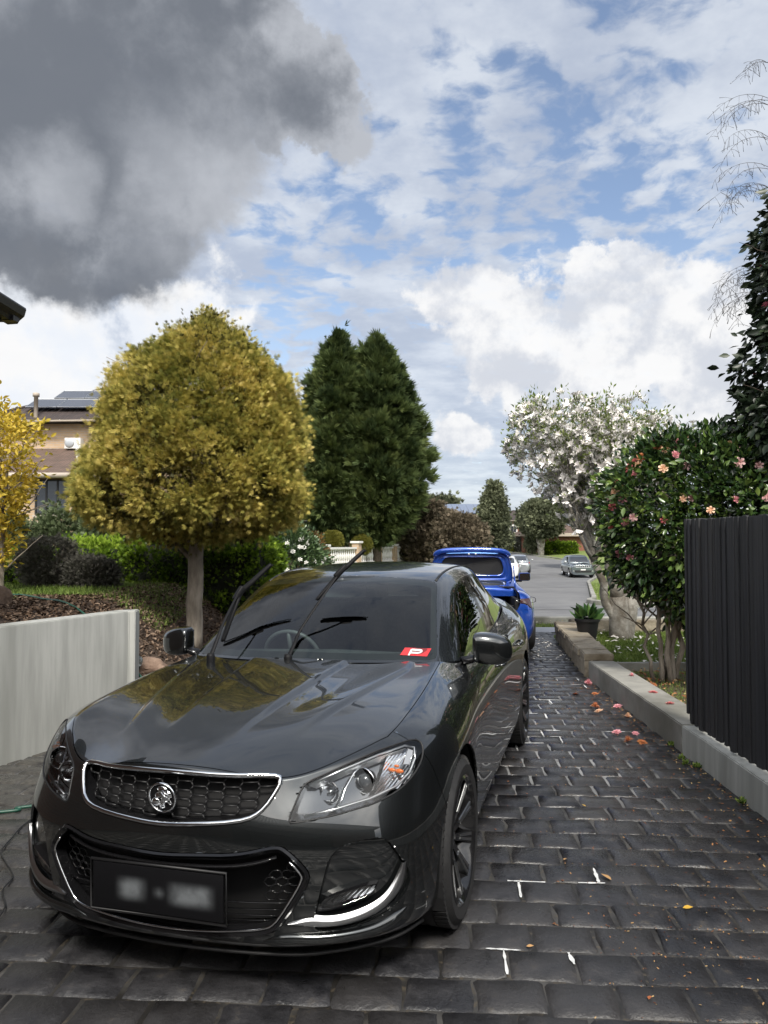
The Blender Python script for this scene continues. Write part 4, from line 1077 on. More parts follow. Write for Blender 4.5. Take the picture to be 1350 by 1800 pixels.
kerb_line(bm, [(x, y, 0) for x, y in smoothpoly([(x, y, 0) for x, y in kr], 3, False) for _ in (0,)] if False else [tuple(v) for v in smoothpoly([(x, y, 0) for x, y in kr], 3, False)])
part('street_kerb', bm, M['kerb'], kind='structure', sharp=30)
bm = BM(); kl = [(-40, 20.4), (-6, 20.4), (-3.2, 20.8), (-1.6, 22.2)]+[(float(road_left(y))-.1, y) for y in (26, 34, 46, 62, 78, 95, 116)]
kerb_line(bm, [tuple(v) for v in smoothpoly([(x, y, 0) for x, y in kl], 3, False)]); part('street_kerb', bm, M['kerb'], kind='structure', sharp=30)
bm = BM(); kerb_line(bm, [(x, 15.1, 0) for x in range(-40, 61, 4)]); part('street_kerb', bm, M['kerb'], kind='structure', sharp=30)

# ---- driveway of dark stamped pavers in running bond
DW_ANG = math.atan2(760-675, F)       # the drive runs a little to the right of the view
ca, sa = math.cos(DW_ANG), math.sin(DW_ANG)
def d2w(u, v): return (u*ca+v*sa, -u*sa+v*ca)        # u across, v along
def w2d(x, y): return (x*ca-y*sa, x*sa+y*ca)
PW, PD, GAPJ = .257, .205, .011
p0 = gnd(885, 1668); U0, V0 = w2d(p0.x, p0.y)
pm = mat('dark_pavers', (.03, .03, .033), .5); t, b = T_(pm)
pos = t.n('ShaderNodeNewGeometry').outputs['Position']; at_ = t.n('ShaderNodeAttribute', attribute_name='tint'); sp = t.n('ShaderNodeSeparateXYZ'); t.l(pos, sp.inputs[0])
na = t.noise(pos, 9, 8, .65); nb = t.noise(pos, 55, 5, .6); nc = t.noise(pos, 1.1, 5, .55)
c = t.mix(t.ss(na, .3, .72), (.012, .0125, .015, 1), (.043, .043, .048, 1))
c = t.mix(t.m('MULTIPLY', at_.outputs['Fac'], .75), c, (.042, .040, .040, 1)); c = t.mix(t.m('MULTIPLY', t.ss(nc, .48, .62), .6), c, (.009, .009, .011, 1))
c = t.mix(t.m('MULTIPLY', t.ss(na, .58, .75), .6), c, (.085, .072, .056, 1))
lw = t.m('MULTIPLY', t.ss(sp.outputs[0], -1.4, -2.6), t.ss(na, .3, .6, .1, .6))
c = t.mix(lw, c, t.mix(t.ss(nb, .35, .7), (.07, .065, .055, 1), (.14, .13, .11, 1)))
c = t.mix(t.m('MULTIPLY', t.ss(nb, .66, .78), .35), c, (.15, .14, .12, 1))
t.l(c, b.inputs['Base Color'])
wx = t.m('MULTIPLY', t.ss(sp.outputs[1], 3.0, 4.6), t.ss(sp.outputs[1], 13.0, 8.8))
wet = t.m('MULTIPLY', t.m('MULTIPLY', wx, t.ss(sp.outputs[0], 2.3, 1.5)), t.ss(t.m('ADD', nc, t.m('MULTIPLY', na, .3)), .44, .62))
rgh = t.mix(wet, t.mix(t.ss(na, .3, .7), (.26, .26, .26, 1), (.55, .55, .55, 1)), t.mix(t.ss(nb, .4, .6), (.13, .13, .13, 1), (.26, .26, .26, 1)))
t.l(rgh, b.inputs['Roughness'])
bp = t.n('ShaderNodeBump'); bp.inputs['Strength'].default_value = .8; bp.inputs['Distance'].default_value = .009
t.l(t.m('ADD', na, t.m('MULTIPLY', nb, .5)), bp.inputs['Height']); t.l(bp.outputs[0], b.inputs['Normal'])
jm = mat('joint_mortar', (.05, .05, .05), .5); t, b = T_(jm)
pos = t.n('ShaderNodeNewGeometry').outputs['Position']; sp = t.n('ShaderNodeSeparateXYZ'); t.l(pos, sp.inputs[0])
n1 = t.noise(pos, 3.0, 6, .6); n2 = t.noise(pos, 40, 5)
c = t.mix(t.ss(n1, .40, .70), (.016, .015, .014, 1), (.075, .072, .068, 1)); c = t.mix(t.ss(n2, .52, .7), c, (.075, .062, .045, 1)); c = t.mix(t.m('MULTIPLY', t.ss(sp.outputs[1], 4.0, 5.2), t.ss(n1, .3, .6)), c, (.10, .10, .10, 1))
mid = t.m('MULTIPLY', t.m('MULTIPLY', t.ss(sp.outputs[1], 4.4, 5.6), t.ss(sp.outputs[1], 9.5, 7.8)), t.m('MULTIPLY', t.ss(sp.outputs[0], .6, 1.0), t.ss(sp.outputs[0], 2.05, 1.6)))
c = t.mix(t.m('MULTIPLY', mid, t.ss(n1, .38, .52)), c, (.27, .275, .28, 1)); t.l(c, b.inputs['Base Color'])  # paler joints mid-drive: white residue plus wet sky glints put into the colour
def in_drive(x, y):
    kx = 2.23+(y-4.42)*.031+np.where(y > 8.9, (y-8.97)*.12, 0)
    lx = np.where(y < 6.8, -2.80+(y-5.59)*.475, -1.75)
    lx = np.where(y < 5.0, -3.3, lx)
    return (x < kx+.05) & (x > lx-.25) & (y < 13.25) & (y > -6)
US = []; 
for j in range(-52, 66):
    v0 = V0+j*PD
    for i in range(-22, 16):
        u0 = U0+(i+(0 if j % 2 else .5))*PW
        x, y = d2w(u0+PW/2, v0+PD/2)
        if in_drive(x, y): US.append((u0, v0, j, i))
US = np.array(US)
nU, nV = 6, 5
gu = np.array([0, .05, .25, .75, .95, 1.0]); gv = np.array([0, .06, .5, .94, 1.0]); 
hh = np.zeros((nV, nU)); hh[1:-1, 1:-1] = 1
H = np.array([[0.0 if (a in (0, nU-1) or b_ in (0, nV-1)) else (.93 if (a in (1, nU-2) or b_ in (1, nV-2)) else 1.0) for a in range(nU)] for b_ in range(nV)])
K = len(US); jit = npr.normal(0, .0048, (K, nV, nU, 2)); jit[:, 1:-1, 1:-1] *= .6
uu = US[:, 0, None, None]+GAPJ/2+gu[None, None, :]*(PW-GAPJ)+jit[..., 0]+.006*np.sin(US[:, 1, None, None]*9)
vv = US[:, 1, None, None]+GAPJ/2+gv[None, :, None]*(PD-GAPJ)+jit[..., 1]+.006*np.sin(US[:, 0, None, None]*7+1)
tilt = npr.normal(0, .0018, (K, 1, 1)); 
zz = -.012+H[None]*.0125+tilt*(gu[None, None, :]-.5)*H[None]*2+npr.normal(0, .0011, (K, 1, 1))*H[None]+npr.normal(0, .0007, (K, nV, nU))*H[None]
xx = uu*ca+vv*sa; yy = -uu*sa+vv*ca
V = np.stack([xx.ravel(), yy.ravel(), zz.ravel()], 1)
q = np.array([[b_*nU+a, b_*nU+a+1, (b_+1)*nU+a+1, (b_+1)*nU+a] for b_ in range(nV-1) for a in range(nU-1)])
Fc = (np.arange(K)[:, None, None]*(nU*nV)+q[None]).reshape(-1, 4)
DR = npmesh('driveway', V, Fc, pm, smooth=True, attr=np.repeat(npr.random(K), nU*nV), kind='structure')
bm = BM(); a = [d2w(-6.5, -6), d2w(2.5, -6), d2w(2.42, 13.4), d2w(-6.5, 13.4)]
bm.faces.new([bm.verts.new(p) for p in ((-6, -6, -.010), (2.35, -6, -.010), (2.35, 8.9, -.010), (2.9, 13.3, -.010), (-1.95, 13.3, -.010), (-1.95, 6.6, -.010), (-2.5, 6.55, -.010), (-6, 5.8, -.010))])
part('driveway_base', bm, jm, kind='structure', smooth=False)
# white soap residue lying in joints
sm = noisy('soap_residue', (.55, .56, .56), (.78, .79, .79), .5, 25)
bm = BM()
def suds(px, py, seq):
    p = gnd(px, py); u, v = w2d(p.x, p.y); j = round((v-V0)/PD); i = round(((u-U0)/PW-(.5 if (j-1) % 2 else 0)))
    vj = V0+j*PD
    for kind_, off, L in seq:
        if kind_ == 'h': a_ = (u-L*PW/2+off*PW, vj); b2 = (u+L*PW/2+off*PW, vj)
        else:
            jj = j-1 if L < 0 else j; ui = U0+(round((u-U0)/PW-(0 if jj % 2 else .5)+off)+(0 if jj % 2 else .5))*PW
            a_ = (ui, vj); b2 = (ui+rnd.uniform(-.01, .01), vj+PD*L)
        n = 7; w0 = rnd.uniform(.005, .010); L_ = []; R_ = []
        for k in range(n+1):
            t_ = k/n; uu_, vv_ = a_[0]+(b2[0]-a_[0])*t_, a_[1]+(b2[1]-a_[1])*t_; ww = w0*(1-.5*abs(2*t_-1))+rnd.uniform(-.0025, .0035)
            du, dv = (0, ww) if kind_ == 'h' else (ww, 0)
            for lst, s_ in ((L_, 1), (R_, -1)):
                x, y = d2w(uu_+du*s_, vv_+dv*s_+.006*math.sin(uu_*7+1)); lst.append(bm.verts.new((x, y, -.0015)))
        for k in range(n): bm.faces.new((L_[k], L_[k+1], R_[k+1], R_[k]))
suds(885, 1668, [('h', 0, .55), ('v', 0, -.85)]); suds(925, 1548, [('h', 0, .7), ('v', -.1, -.8)]); suds(1050, 1552, [('h', -.1, .5), ('v', 0, .8)])
suds(222, 1792, [('v', 0, -.9)]); suds(1000, 1665, [('v', 0, -.4)])
for py in (1190, 1205, 1218, 1228, 1240, 1252, 1265, 1280, 1300, 1160, 1150, 1175):
    for px in range(935, 1090, 26):
        if rnd.random() < .30 and px < 1060+(py-1190)*.2: suds(px+rnd.uniform(-8, 8), py, [('h', 0, rnd.uniform(.3, .9))]+([('v', 0, -.9)] if rnd.random() < .7 else []))
part('soap_residue', bm, sm, kind='stuff', smooth=False)

# ======================================================= SCATTER TOOLS
def rotz_to(dirs, roll):
    """rotation matrices whose local +Z follows dirs, rolled about it"""
    d = dirs/np.linalg.norm(dirs, axis=1, keepdims=True)
    h = np.where(np.abs(d[:, 2:3]) < .95, np.array([[0, 0, 1.]]), np.array([[1., 0, 0]]))
    x = np.cross(h, d); x /= np.linalg.norm(x, axis=1, keepdims=True); y = np.cross(d, x)
    c, s = np.cos(roll)[:, None], np.sin(roll)[:, None]
    return np.stack([x*c+y*s, y*c-x*s, d], 2)
def scatter(name, tv, tf, P_, Rm, S_, m, parent=None, tint=None, kind=None, smooth=False, tips=None):
    tv = np.asarray(tv, float); n = len(P_); S_ = np.asarray(S_).reshape(-1, 1, 1) if np.ndim(S_) else S_
    V = np.einsum('nij,vj->nvi', Rm, tv)*S_+P_[:, None, :]
    k = len(tv); fl = []
    for f in (tf if isinstance(tf, list) else [tf]):
        f = np.asarray(f); fl.append((np.arange(n)[:, None, None]*k+f[None]).reshape(-1, f.shape[1]))
    tt = np.repeat(npr.random(n) if tint is None else tint, k)
    return npmesh(name, V.reshape(-1, 3), fl, m, parent, smooth, tt, kind)
# templates grow along +Z
def feather(n=5, L=1.0, w_=.16, spread=.55, curl=.15):
    v = []; f = []
    for i in range(n):
        a = (i/(n-1)-.5)*2*spread if n > 1 else 0; z0 = .25*L*(i % 2)*.6; ll = L*(1-.35*abs(a)/max(spread, .01))
        dx, dz = math.sin(a), math.cos(a); b0 = len(v); y = curl*((i % 3)-1)
        v += [(0, 0, z0*.3), (dx*ll*.55-dz*w_*.5, y*.6, dz*ll*.55+z0*.3+dx*w_*.5), (dx*ll, y, dz*ll+z0*.3), (dx*ll*.55+dz*w_*.5, y*.6+w_*.25, dz*ll*.55+z0*.3-dx*w_*.5)]
        f.append([b0, b0+1, b0+2, b0+3])
    return np.array(v), np.array(f)
LEAF = (np.array([(0, 0, 0), (-.22, .07, .30), (-.25, .09, .60), (0, -.06, 1.05), (.25, .09, .60), (.22, .07, .30), (0, 0, .3), (0, -.01, .62)]),
        [np.array([(0, 6, 1, 1), (0, 5, 6, 6)])[:, :3], np.array([(1, 6, 7, 2), (6, 5, 4, 7)]), np.array([(2, 7, 3), (7, 4, 3)])])
def branch_chain(bm, a, b_, r0, r1, wob=.08, n=6, seg=7, sag=0.0):
    a, b_ = Vector(a), Vector(b_); pts = []; L = (b_-a).length
    for k in range(n+1):
        t_ = k/n; w_ = wob*L*math.sin(math.pi*t_)
        pts.append(a.lerp(b_, t_)+Vector((rnd.uniform(-w_, w_), rnd.uniform(-w_, w_), rnd.uniform(-w_, w_)*.5+sag*math.sin(math.pi*t_))))
    tube(bm, pts, [r0+(r1-r0)*k/n for k in range(n+1)], seg)
    return pts
# ======================================================= HOUSES
def wallbox(name, parent, x0, x1, y0, y1, z0, z1, m):
    bm = BM(); box(bm, x0, x1, y0, y1, z0, z1); return part(name, bm, m, parent, smooth=False)
def hip_roof(name, parent, x0, x1, y0, y1, z, h, m, over=.45, gable=False, inset=None):
    x0 -= over; x1 += over; y0 -= over; y1 += over; bm = BM(); d = (y1-y0)/2; ins = d if inset is None else inset
    if (x1-x0) < 2*ins: ins = (x1-x0)/2*.98
    if gable: ins = .01
    P_ = [(x0, y0, z), (x1, y0, z), (x1, y1, z), (x0, y1, z), (x0+ins, (y0+y1)/2, z+h), (x1-ins, (y0+y1)/2, z+h)]
    v = [bm.verts.new(p) for p in P_]
    for f in ((0, 1, 5, 4), (1, 2, 5), (2, 3, 4, 5), (3, 0, 4), (3, 2, 1, 0)): bm.faces.new([v[i] for i in f])
    o = part(name, bm, m, parent, smooth=False)
    bm = BM(); tube(bm, [(x0, y0, z-.03), (x1, y0, z-.03), (x1, y1, z-.03), (x0, y1, z-.03)], .09, 6, True); part('gutter', bm, M['eave'], o)
    bm = BM()
    for a, b_ in ((P_[0], P_[4]), (P_[1], P_[5]), (P_[2], P_[5]), (P_[3], P_[4]), (P_[4], P_[5])): tube(bm, [a, b_], .07, 6)
    part('ridge_cap', bm, m, o); return o
def window(parent, x0, x1, y, z0, z1, mull=1, frame=None, dirx=False, depth=.05):
    """window in a wall facing -y"""
    fr = frame or M['alu']; bm = BM(); t_ = .05
    box(bm, x0, x1, y-.03, y+.02, z0, z0+t_); box(bm, x0, x1, y-.03, y+.02, z1-t_, z1); box(bm, x0, x0+t_, y-.03, y+.02, z0+t_, z1-t_); box(bm, x1-t_, x1, y-.03, y+.02, z0+t_, z1-t_)
    for k in range(1, mull+1):
        xm = x0+(x1-x0)*k/(mull+1); box(bm, xm-t_/2, xm+t_/2, y-.028, y+.02, z0+t_, z1-t_)
    w_ = part('window', bm, fr, parent, smooth=False)
    bm = BM(); box(bm, x0+t_, x1-t_, y-.004, y+.01, z0+t_, z1-t_); part('pane', bm, M['house_glass'], w_, smooth=False)
    bm = BM(); box(bm, x0-.06, x1+.06, y-.07, y+.0, z0-.08, z0-.004); part('sill', bm, M['eave'], w_, smooth=False)
    return w_
# -- cream brick two-storey house, left
def hx(px, Y): return (px-675)/F*Y
def hz(py, Y): return CAMZ+(HOR-py)/F*Y
Y = 26.0
h1 = thing('brick_house', 'two storey cream brick house with solar panels behind the golden tree', 'house', (0, 0, 0))
wallbox('upper_wall', h1, -13.6, -6.5, Y+.0, Y+8, 0, hz(744, Y), M['brick_cream'])
rz = hz(741, Y)
rf = hip_roof('roof', h1, -13.6, -6.5, Y, Y+8, rz, 2.2, M['tile_dark'], .5)
# solar panels on the front slope
sl = math.atan2(2.2, 4.5)
for i in range(4):
    for j in range(2):
        bm = BM(); Ms = Matrix.Translation((-12.6+i*1.12+j*.55, Y-.5+.75+j*1.05, rz+.16+(.75+j*1.05)*math.tan(sl))) @ Matrix.Rotation(sl, 4, 'X')
        box(bm, 0, 1.08, 0, 1.0, 0, .04, 0, Ms); sp_ = part('solar_panel', bm, M['solar'], h1, smooth=False)
        bm = BM(); tube(bm, [Ms @ Vector(p) for p in ((0, 0, .045), (1.08, 0, .045), (1.08, 1.0, .045), (0, 1.0, .045))], .012, 4, True); part('panel_frame', bm, M['alu'], sp_, smooth=False)
bm = BM(); lathe(bm, [(.07, 0), (.07, 1.0), (.11, 1.0), (.11, 1.12), (.0, 1.15)], 12, Matrix.Translation((hx(60, Y-.2), Y-.2, rz-.15))); part('vent_pipe', bm, M['eave'], h1)
bm = BM(); Yc = Y-.32; box(bm, hx(118, Y), hx(146, Y), Yc-.0, Y-.02, hz(790, Y), hz(771, Y), .02); ac = part('air_conditioner', bm, M['white_trim'], h1, smooth=False)
bm = BM(); lathe(bm, [(.0, 0), (.155, 0), (.16, .015), (.14, .02), (0, .02)], 20, Matrix.Translation((hx(127, Y), Yc-.002, hz(780, Y))) @ Matrix.Rotation(R(90), 4, 'X')); part('fan_grille', bm, M['alu'], ac)
# lower wing in front
Yw = 23.4; ez = hz(836, Yw)
wallbox('lower_wall', h1, -14.5, hx(126, Yw), Yw, Y-.01, 0, ez, M['brick_cream'])
bm = BM(); xr = hx(126, Yw)+.5; zt = ez+1.15
v = [bm.verts.new(p) for p in ((-15, Yw-.5, ez), (xr, Yw-.5, ez), (xr, Y-.02, ez), (xr-1.4, Y-.02, zt), (-15, Y-.02, zt), (-15, Y-.02, ez))]
bm.faces.new((v[0], v[1], v[3], v[4])); bm.faces.new((v[1], v[2], v[3])); bm.faces.new((v[0], v[5], v[2], v[1])); bm.faces.new((v[0], v[4], v[5]))
lr = part('lower_roof', bm, M['tile_brown'], h1, smooth=False)
bm = BM(); tube(bm, [(xr, Yw-.5, ez+.03), (xr-.3, Yw+.02, ez+.26), (xr-1.4, Y-.1, zt+.04)], .06, 6); part('ridge_cap', bm, M['white_trim'], lr)
bm = BM(); tube(bm, [(-15, Yw-.55, ez-.03), (xr+.05, Yw-.55, ez-.03), (xr+.05, Y-.1, ez-.03)], .09, 6); part('gutter', bm, M['eave'], lr)
window(h1, hx(62, Yw), hx(121, Yw), Yw-.03, hz(905, Yw), hz(843, Yw), 2, M['black'])
window(h1, -13.9, -12.9, Yw-.03, hz(905, Yw), hz(843, Yw), 1, M['black'])
# -- neighbour's house corner, top left (only its eave shows)
nh = thing('house_corner', 'black gutter and tiled roof corner jutting in at the upper left edge', 'house', (0, 0, 0))
bm = BM(); ex = hx(12, 6.0); ezz = hz(556, 6.0); v = [bm.verts.new(p) for p in ((ex, 6.0, ezz+.05), (ex, -2, ezz+.05), (ex-3, -2, ezz+1.3), (ex-3, 3.0, ezz+1.3), (ex-6, 6.0, ezz+.05), (ex-6, -2, ezz+.05))]
bm.faces.new((v[0], v[1], v[2], v[3])); bm.faces.new((v[0], v[3], v[4])); bm.faces.new((v[3], v[2], v[5], v[4])); part('roof', bm, M['tile_dark'], nh, smooth=False)
gp_ = [(0, 0), (.02, .085), (.0, .10), (-.02, .09), (-.03, .0), (-.09, -.045), (-.10, -.06), (-.0, -.06)]
bm = BM()
prof_ = [(.075, .085), (.095, .10), (.10, .085), (.085, .03), (.045, -.005), (.03, -.03), (-.05, -.035), (-.05, .08)]
A_ = [bm.verts.new((ex+a, 6.06+.0, ezz+b_)) for a, b_ in prof_]; B2 = [bm.verts.new((ex+a, -2, ezz+b_)) for a, b_ in prof_]
for k in range(8): bm.faces.new((A_[k], A_[(k+1) % 8], B2[(k+1) % 8], B2[k]))
bm.faces.new(A_)
A2 = [bm.verts.new((ex+.06, 5.98+a, ezz+b_)) for a, b_ in prof_]; B3 = [bm.verts.new((ex-6, 5.98+a, ezz+b_)) for a, b_ in prof_]
for k in range(8): bm.faces.new((A2[k], A2[(k+1) % 8], B3[(k+1) % 8], B3[k]))
bm.faces.new(A2)
part('gutter', bm, M['black'], nh, smooth=False)
bm = BM(); box(bm, ex-5.6, ex-.02, -1.9, 5.9, ezz-.06, ezz-.03); part('eave_lining', bm, M['void'], nh, smooth=False)
wallbox('wall', nh, ex-5.5, ex-.55, -1.9, 5.4, 0, ezz-.06, M['brick_brown'])
# -- own house behind the camera: garage front that shades the near pavers
oh = thing('garage_building', 'brick garage building behind the camera, seen only in reflections', 'garage', (0, 0, 0))
bm = BM(); box(bm, -7, -2.6, -3.4, -3.15, -.1, 2.75); box(bm, 2.6, 7, -3.4, -3.15, -.1, 2.75); box(bm, -2.6, 2.6, -3.4, -3.15, 2.25, 2.75); part('wall', bm, M['brick_brown'], oh, smooth=False)
bm = BM(); box(bm, -2.6, 2.6, -8, -7.9, 0, 2.3); box(bm, -2.7, -2.6, -8, -3.4, 0, 2.3); box(bm, 2.6, 2.7, -8, -3.4, 0, 2.3); box(bm, -2.7, 2.7, -8, -3.4, 2.3, 2.35); part('interior', bm, M['void'], oh, smooth=False)
hip_roof('roof', oh, -7, 7, -10.5, -3.2, 2.78, 2.6, M['tile_dark'], .5)
# -- dark brick house with verandah behind the conifers
Y = 42.0; h2 = thing('brick_house', 'dark brown brick house with a deep verandah under the twin conifers', 'house', (0, 0, 0))
gz_ = .45; wallbox('wall', h2, hx(480, Y), hx(722, Y), Y, Y+8, gz_-.6, 3.1, M['brick_brown']); hip_roof('roof', h2, hx(480, Y), hx(722, Y), Y-1.6, Y+8, 3.1, 1.7, M['tile_brown'], .5)
window(h2, hx(505, Y), hx(545, Y), Y-.03, 1.0, 2.6, 1); window(h2, hx(600, Y), hx(640, Y), Y-.03, 1.0, 2.6, 1)
for px in (572, 655, 690, 718):
    bm = BM(); box(bm, hx(px, Y)-.16, hx(px, Y)+.16, Y-1.8, Y-1.5, gz_-.6, 3.1); part('verandah_post', bm, M['brick_red'], h2, smooth=False)
wallbox('doorway', h2, hx(700, Y), hx(716, Y), Y-.04, Y, gz_, 2.7, M['eave'])
# -- balustrade
def balustrade():
    P0, P1 = Vector((hx(573, 30.0), 30.0, 0)), Vector((hx(714, 38.5), 38.5, 0)); d = (P1-P0).normalized(); L = (P1-P0).length
    t_ = thing('balustrade', 'white turned balustrade with cream brick piers across the street', 'balustrade', (P0.x, P0.y, tz(P0.x, P0.y))); g = t_.location.z
    def w_(s, z): p = P0+d*s; return Vector((p.x-P0.x, p.y-P0.y, z))
    zt = lambda s: 1.25-g+(-.06)*s/L; zb = lambda s: .60-g-.12*s/L
    rz_ = math.atan2(d.y, d.x)
    piers = [(628-573)/141, (664-573)/141, (691-573)/141, 1.0]
    # convert picture fraction to distance along the line
    def s_at(px):
        k = (px-675)/F; return (k*P0.y-P0.x)/(d.x-k*d.y)
    ps = [-.2, s_at(627), s_at(664), s_at(691), s_at(713)]
    for i, s in enumerate(ps):
        Mb = Matrix.Translation(w_(s, 0)) @ Matrix.Rotation(rz_, 4, 'Z'); bm = BM(); ht = zt(s)+(.16 if i in (1, 2) else .02)
        box(bm, -.16, .16, -.16, .16, -.5, ht, 0, Mb); pr_ = part('pier', bm, M['brick_cream'], t_, smooth=False)
        bm = BM(); box(bm, -.22, .22, -.22, .22, ht, ht+.09, .015, Mb); part('pier_cap', bm, M['white_trim'], pr_, smooth=False)
    prof_ = [(.035, 0), (.055, .02), (.03, .07), (.035, .12), (.062, .22), (.055, .30), (.028, .42), (.035, .50), (.05, .53), (.035, .55)]
    me = None
    for a, b_ in zip(ps, ps[1:]):
        for nm, zz, hh in (('handrail', None, .085), ('plinth', -1, .09)):
            bm = BM(); L_ = b_-a-.34
            zc = (lambda s: zt(s)-.09) if zz is None else (lambda s: zb(s)-.06)
            vs = []
            for s in (a+.17, b_-.17):
                for oy, oz in ((-.09, 0), (.09, 0), (.09, hh), (-.09, hh)):
                    p = w_(s, zc(s)+oz); vs.append(bm.verts.new((p.x-d.y*oy, p.y+d.x*oy, p.z)))
            for k in range(4): bm.faces.new((vs[k], vs[(k+1) % 4], vs[4+(k+1) % 4], vs[4+k]))
            bm.faces.new(vs[:4][::-1]); bm.faces.new(vs[4:]); bmesh.ops.recalc_face_normals(bm, faces=bm.faces)
            part(nm, bm, M['white_trim'], t_, smooth=False)
        n = max(3, int(L_/.2))
        for k in range(n):
            s = a+.17+L_*(k+.5)/n
            if me is None:
                bm = BM(); lathe(bm, prof_, 10); o = part('baluster', bm, M['white_trim'], t_); me = o.data
            else:
                o = bpy.data.objects.new('baluster', me); link(o, t_)
            o.location = w_(s, zb(s)+.02); o.scale = (1, 1, (zt(s)-.1-zb(s))/.55)
    bm = BM(); sw = BM(); 
    vs = []
    for s in (ps[0], ps[-1]):
        for oy, oz in ((-.06, -.8), (.06, -.8), (.06, zb(s)-.07), (-.06, zb(s)-.07)):
            p = w_(s, oz); vs.append(bm.verts.new((p.x-d.y*oy, p.y+d.x*oy, p.z)))
    for k in range(4): bm.faces.new((vs[k], vs[(k+1) % 4], vs[4+(k+1) % 4], vs[4+k]))
    part('base_wall', bm, M['brick_cream'], t_, smooth=False)
    return t_
balustrade()
for px, lab in ((611, 'low cream brick pier with a flat cap between the two clipped balls'), (655, 'low cream brick pier with a flat cap right of the second clipped ball')):
    Y = 37.5; x = hx(px, Y); g = tz(x, Y); gp2 = thing('garden_pier', lab, 'pier', (x, Y, g)); ht = hz(949, Y)-g
    bm = BM(); box(bm, -.2, .2, -.2, .2, -.4, ht); part('pier', bm, M['brick_cream'], gp2, smooth=False); bm = BM(); box(bm, -.27, .27, -.27, .27, ht, ht+.1); part('pier_cap', bm, M['white_trim'], gp2, smooth=False)
# -- house with solar roof in the middle distance
Y = 62.0; h3 = thing('brick_house', 'distant single storey house with blue-grey solar panels on a brown hip roof', 'house', (0, 0, 0))
wallbox('wall', h3, hx(700, Y), hx(850, Y), Y, Y+9, -1.5, hz(908, Y), M['brick_brown']); hip_roof('roof', h3, hx(700, Y), hx(850, Y), Y, Y+9, hz(908, Y), 1.35, M['tile_brown'], .6)
sl = math.atan2(1.35, 5.1)
for i in range(5):
    bm = BM(); Ms = Matrix.Translation((hx(786, Y)+i*.62, Y-.6+.5, hz(908, Y)+.12+.5*math.tan(sl))) @ Matrix.Rotation(sl, 4, 'X'); box(bm, 0, .60, 0, 3.4, 0, .05, 0, Ms); part('solar_panel', bm, mat('pale_solar', (.16, .19, .26), .25), h3, smooth=False)
window(h3, hx(820, Y), hx(836, Y), Y-.03, hz(935, Y), hz(915, Y), 0)
# -- red brick house and garage on the far slope
Y = 108.0; h4 = thing('brick_house', 'far red brick house with a white window bay and a long garage wing', 'house', (0, 0, 0)); g = -1.0
wallbox('upper_wall', h4, hx(888, Y), hx(955, Y), Y, Y+9, g, hz(915, Y), M['brick_red']); hip_roof('roof', h4, hx(870, Y), hx(955, Y), Y, Y+9, hz(915, Y), 1.6, M['tile_dark'], .7)
wallbox('white_bay', h4, hx(894, Y), hx(909, Y), Y-.25, Y, hz(962, Y), hz(921, Y), M['white_trim']); window(h4, hx(897, Y), hx(907, Y), Y-.3, hz(936, Y), hz(925, Y), 1, M['alu'])
Yg = 102.0; wallbox('garage_wall', h4, hx(919, Yg), hx(1030, Yg), Yg, Yg+5.9, g, hz(941, Yg), M['brick_red']); hip_roof('garage_roof', h4, hx(919, Yg), hx(1030, Yg), Yg, Yg+7, hz(941, Yg), 2.1, M['tile_brown'], .8)
wallbox('garage_fascia', h4, hx(912, Yg), hx(1036, Yg), Yg-.9, Yg-.8, hz(942, Yg)-.05, hz(937, Yg), M['eave'])

# ======================================================= OTHER CARS
def mirror_x(bm):
    r = bmesh.ops.duplicate(bm, geom=bm.verts[:]+bm.edges[:]+bm.faces[:]); nv = [x for x in r['geom'] if isinstance(x, bmesh.types.BMVert)]; nf = [x for x in r['geom'] if isinstance(x, bmesh.types.BMFace)]
    for v in nv: v.co.x = -v.co.x
    bmesh.ops.reverse_faces(bm, faces=nf); bmesh.ops.remove_doubles(bm, verts=[v for v in bm.verts if abs(v.co.x) < 1e-5], dist=1e-5)
def section_loft(secs, lev=2):
    """secs: list of (y, [(x,z)...]) half sections from bottom to centre top; closed at both ends"""
    bm = BM(); g = [[bm.verts.new((x, y, z)) for x, z in s] for y, s in secs]
    for A, B in zip(g, g[1:]):
        for k in range(len(A)-1): bm.faces.new((A[k], B[k], B[k+1], A[k+1]))
    for ring, rev in ((g[0], False), (g[-1], True)):
        base = ring[0].co; c = [bm.verts.new((0, v.co.y, v.co.z)) if v.co.x > 1e-6 else v for v in ring]
        for k in range(len(ring)-1):
            q = [ring[k], ring[k+1], c[k+1], c[k]]; q2 = []
            for v in q:
                if v not in q2: q2.append(v)
            if len(q2) > 2: bm.faces.new(q2)
    mirror_x(bm); bmesh.ops.recalc_face_normals(bm, faces=bm.faces)
    return subsurf(bm, lev)
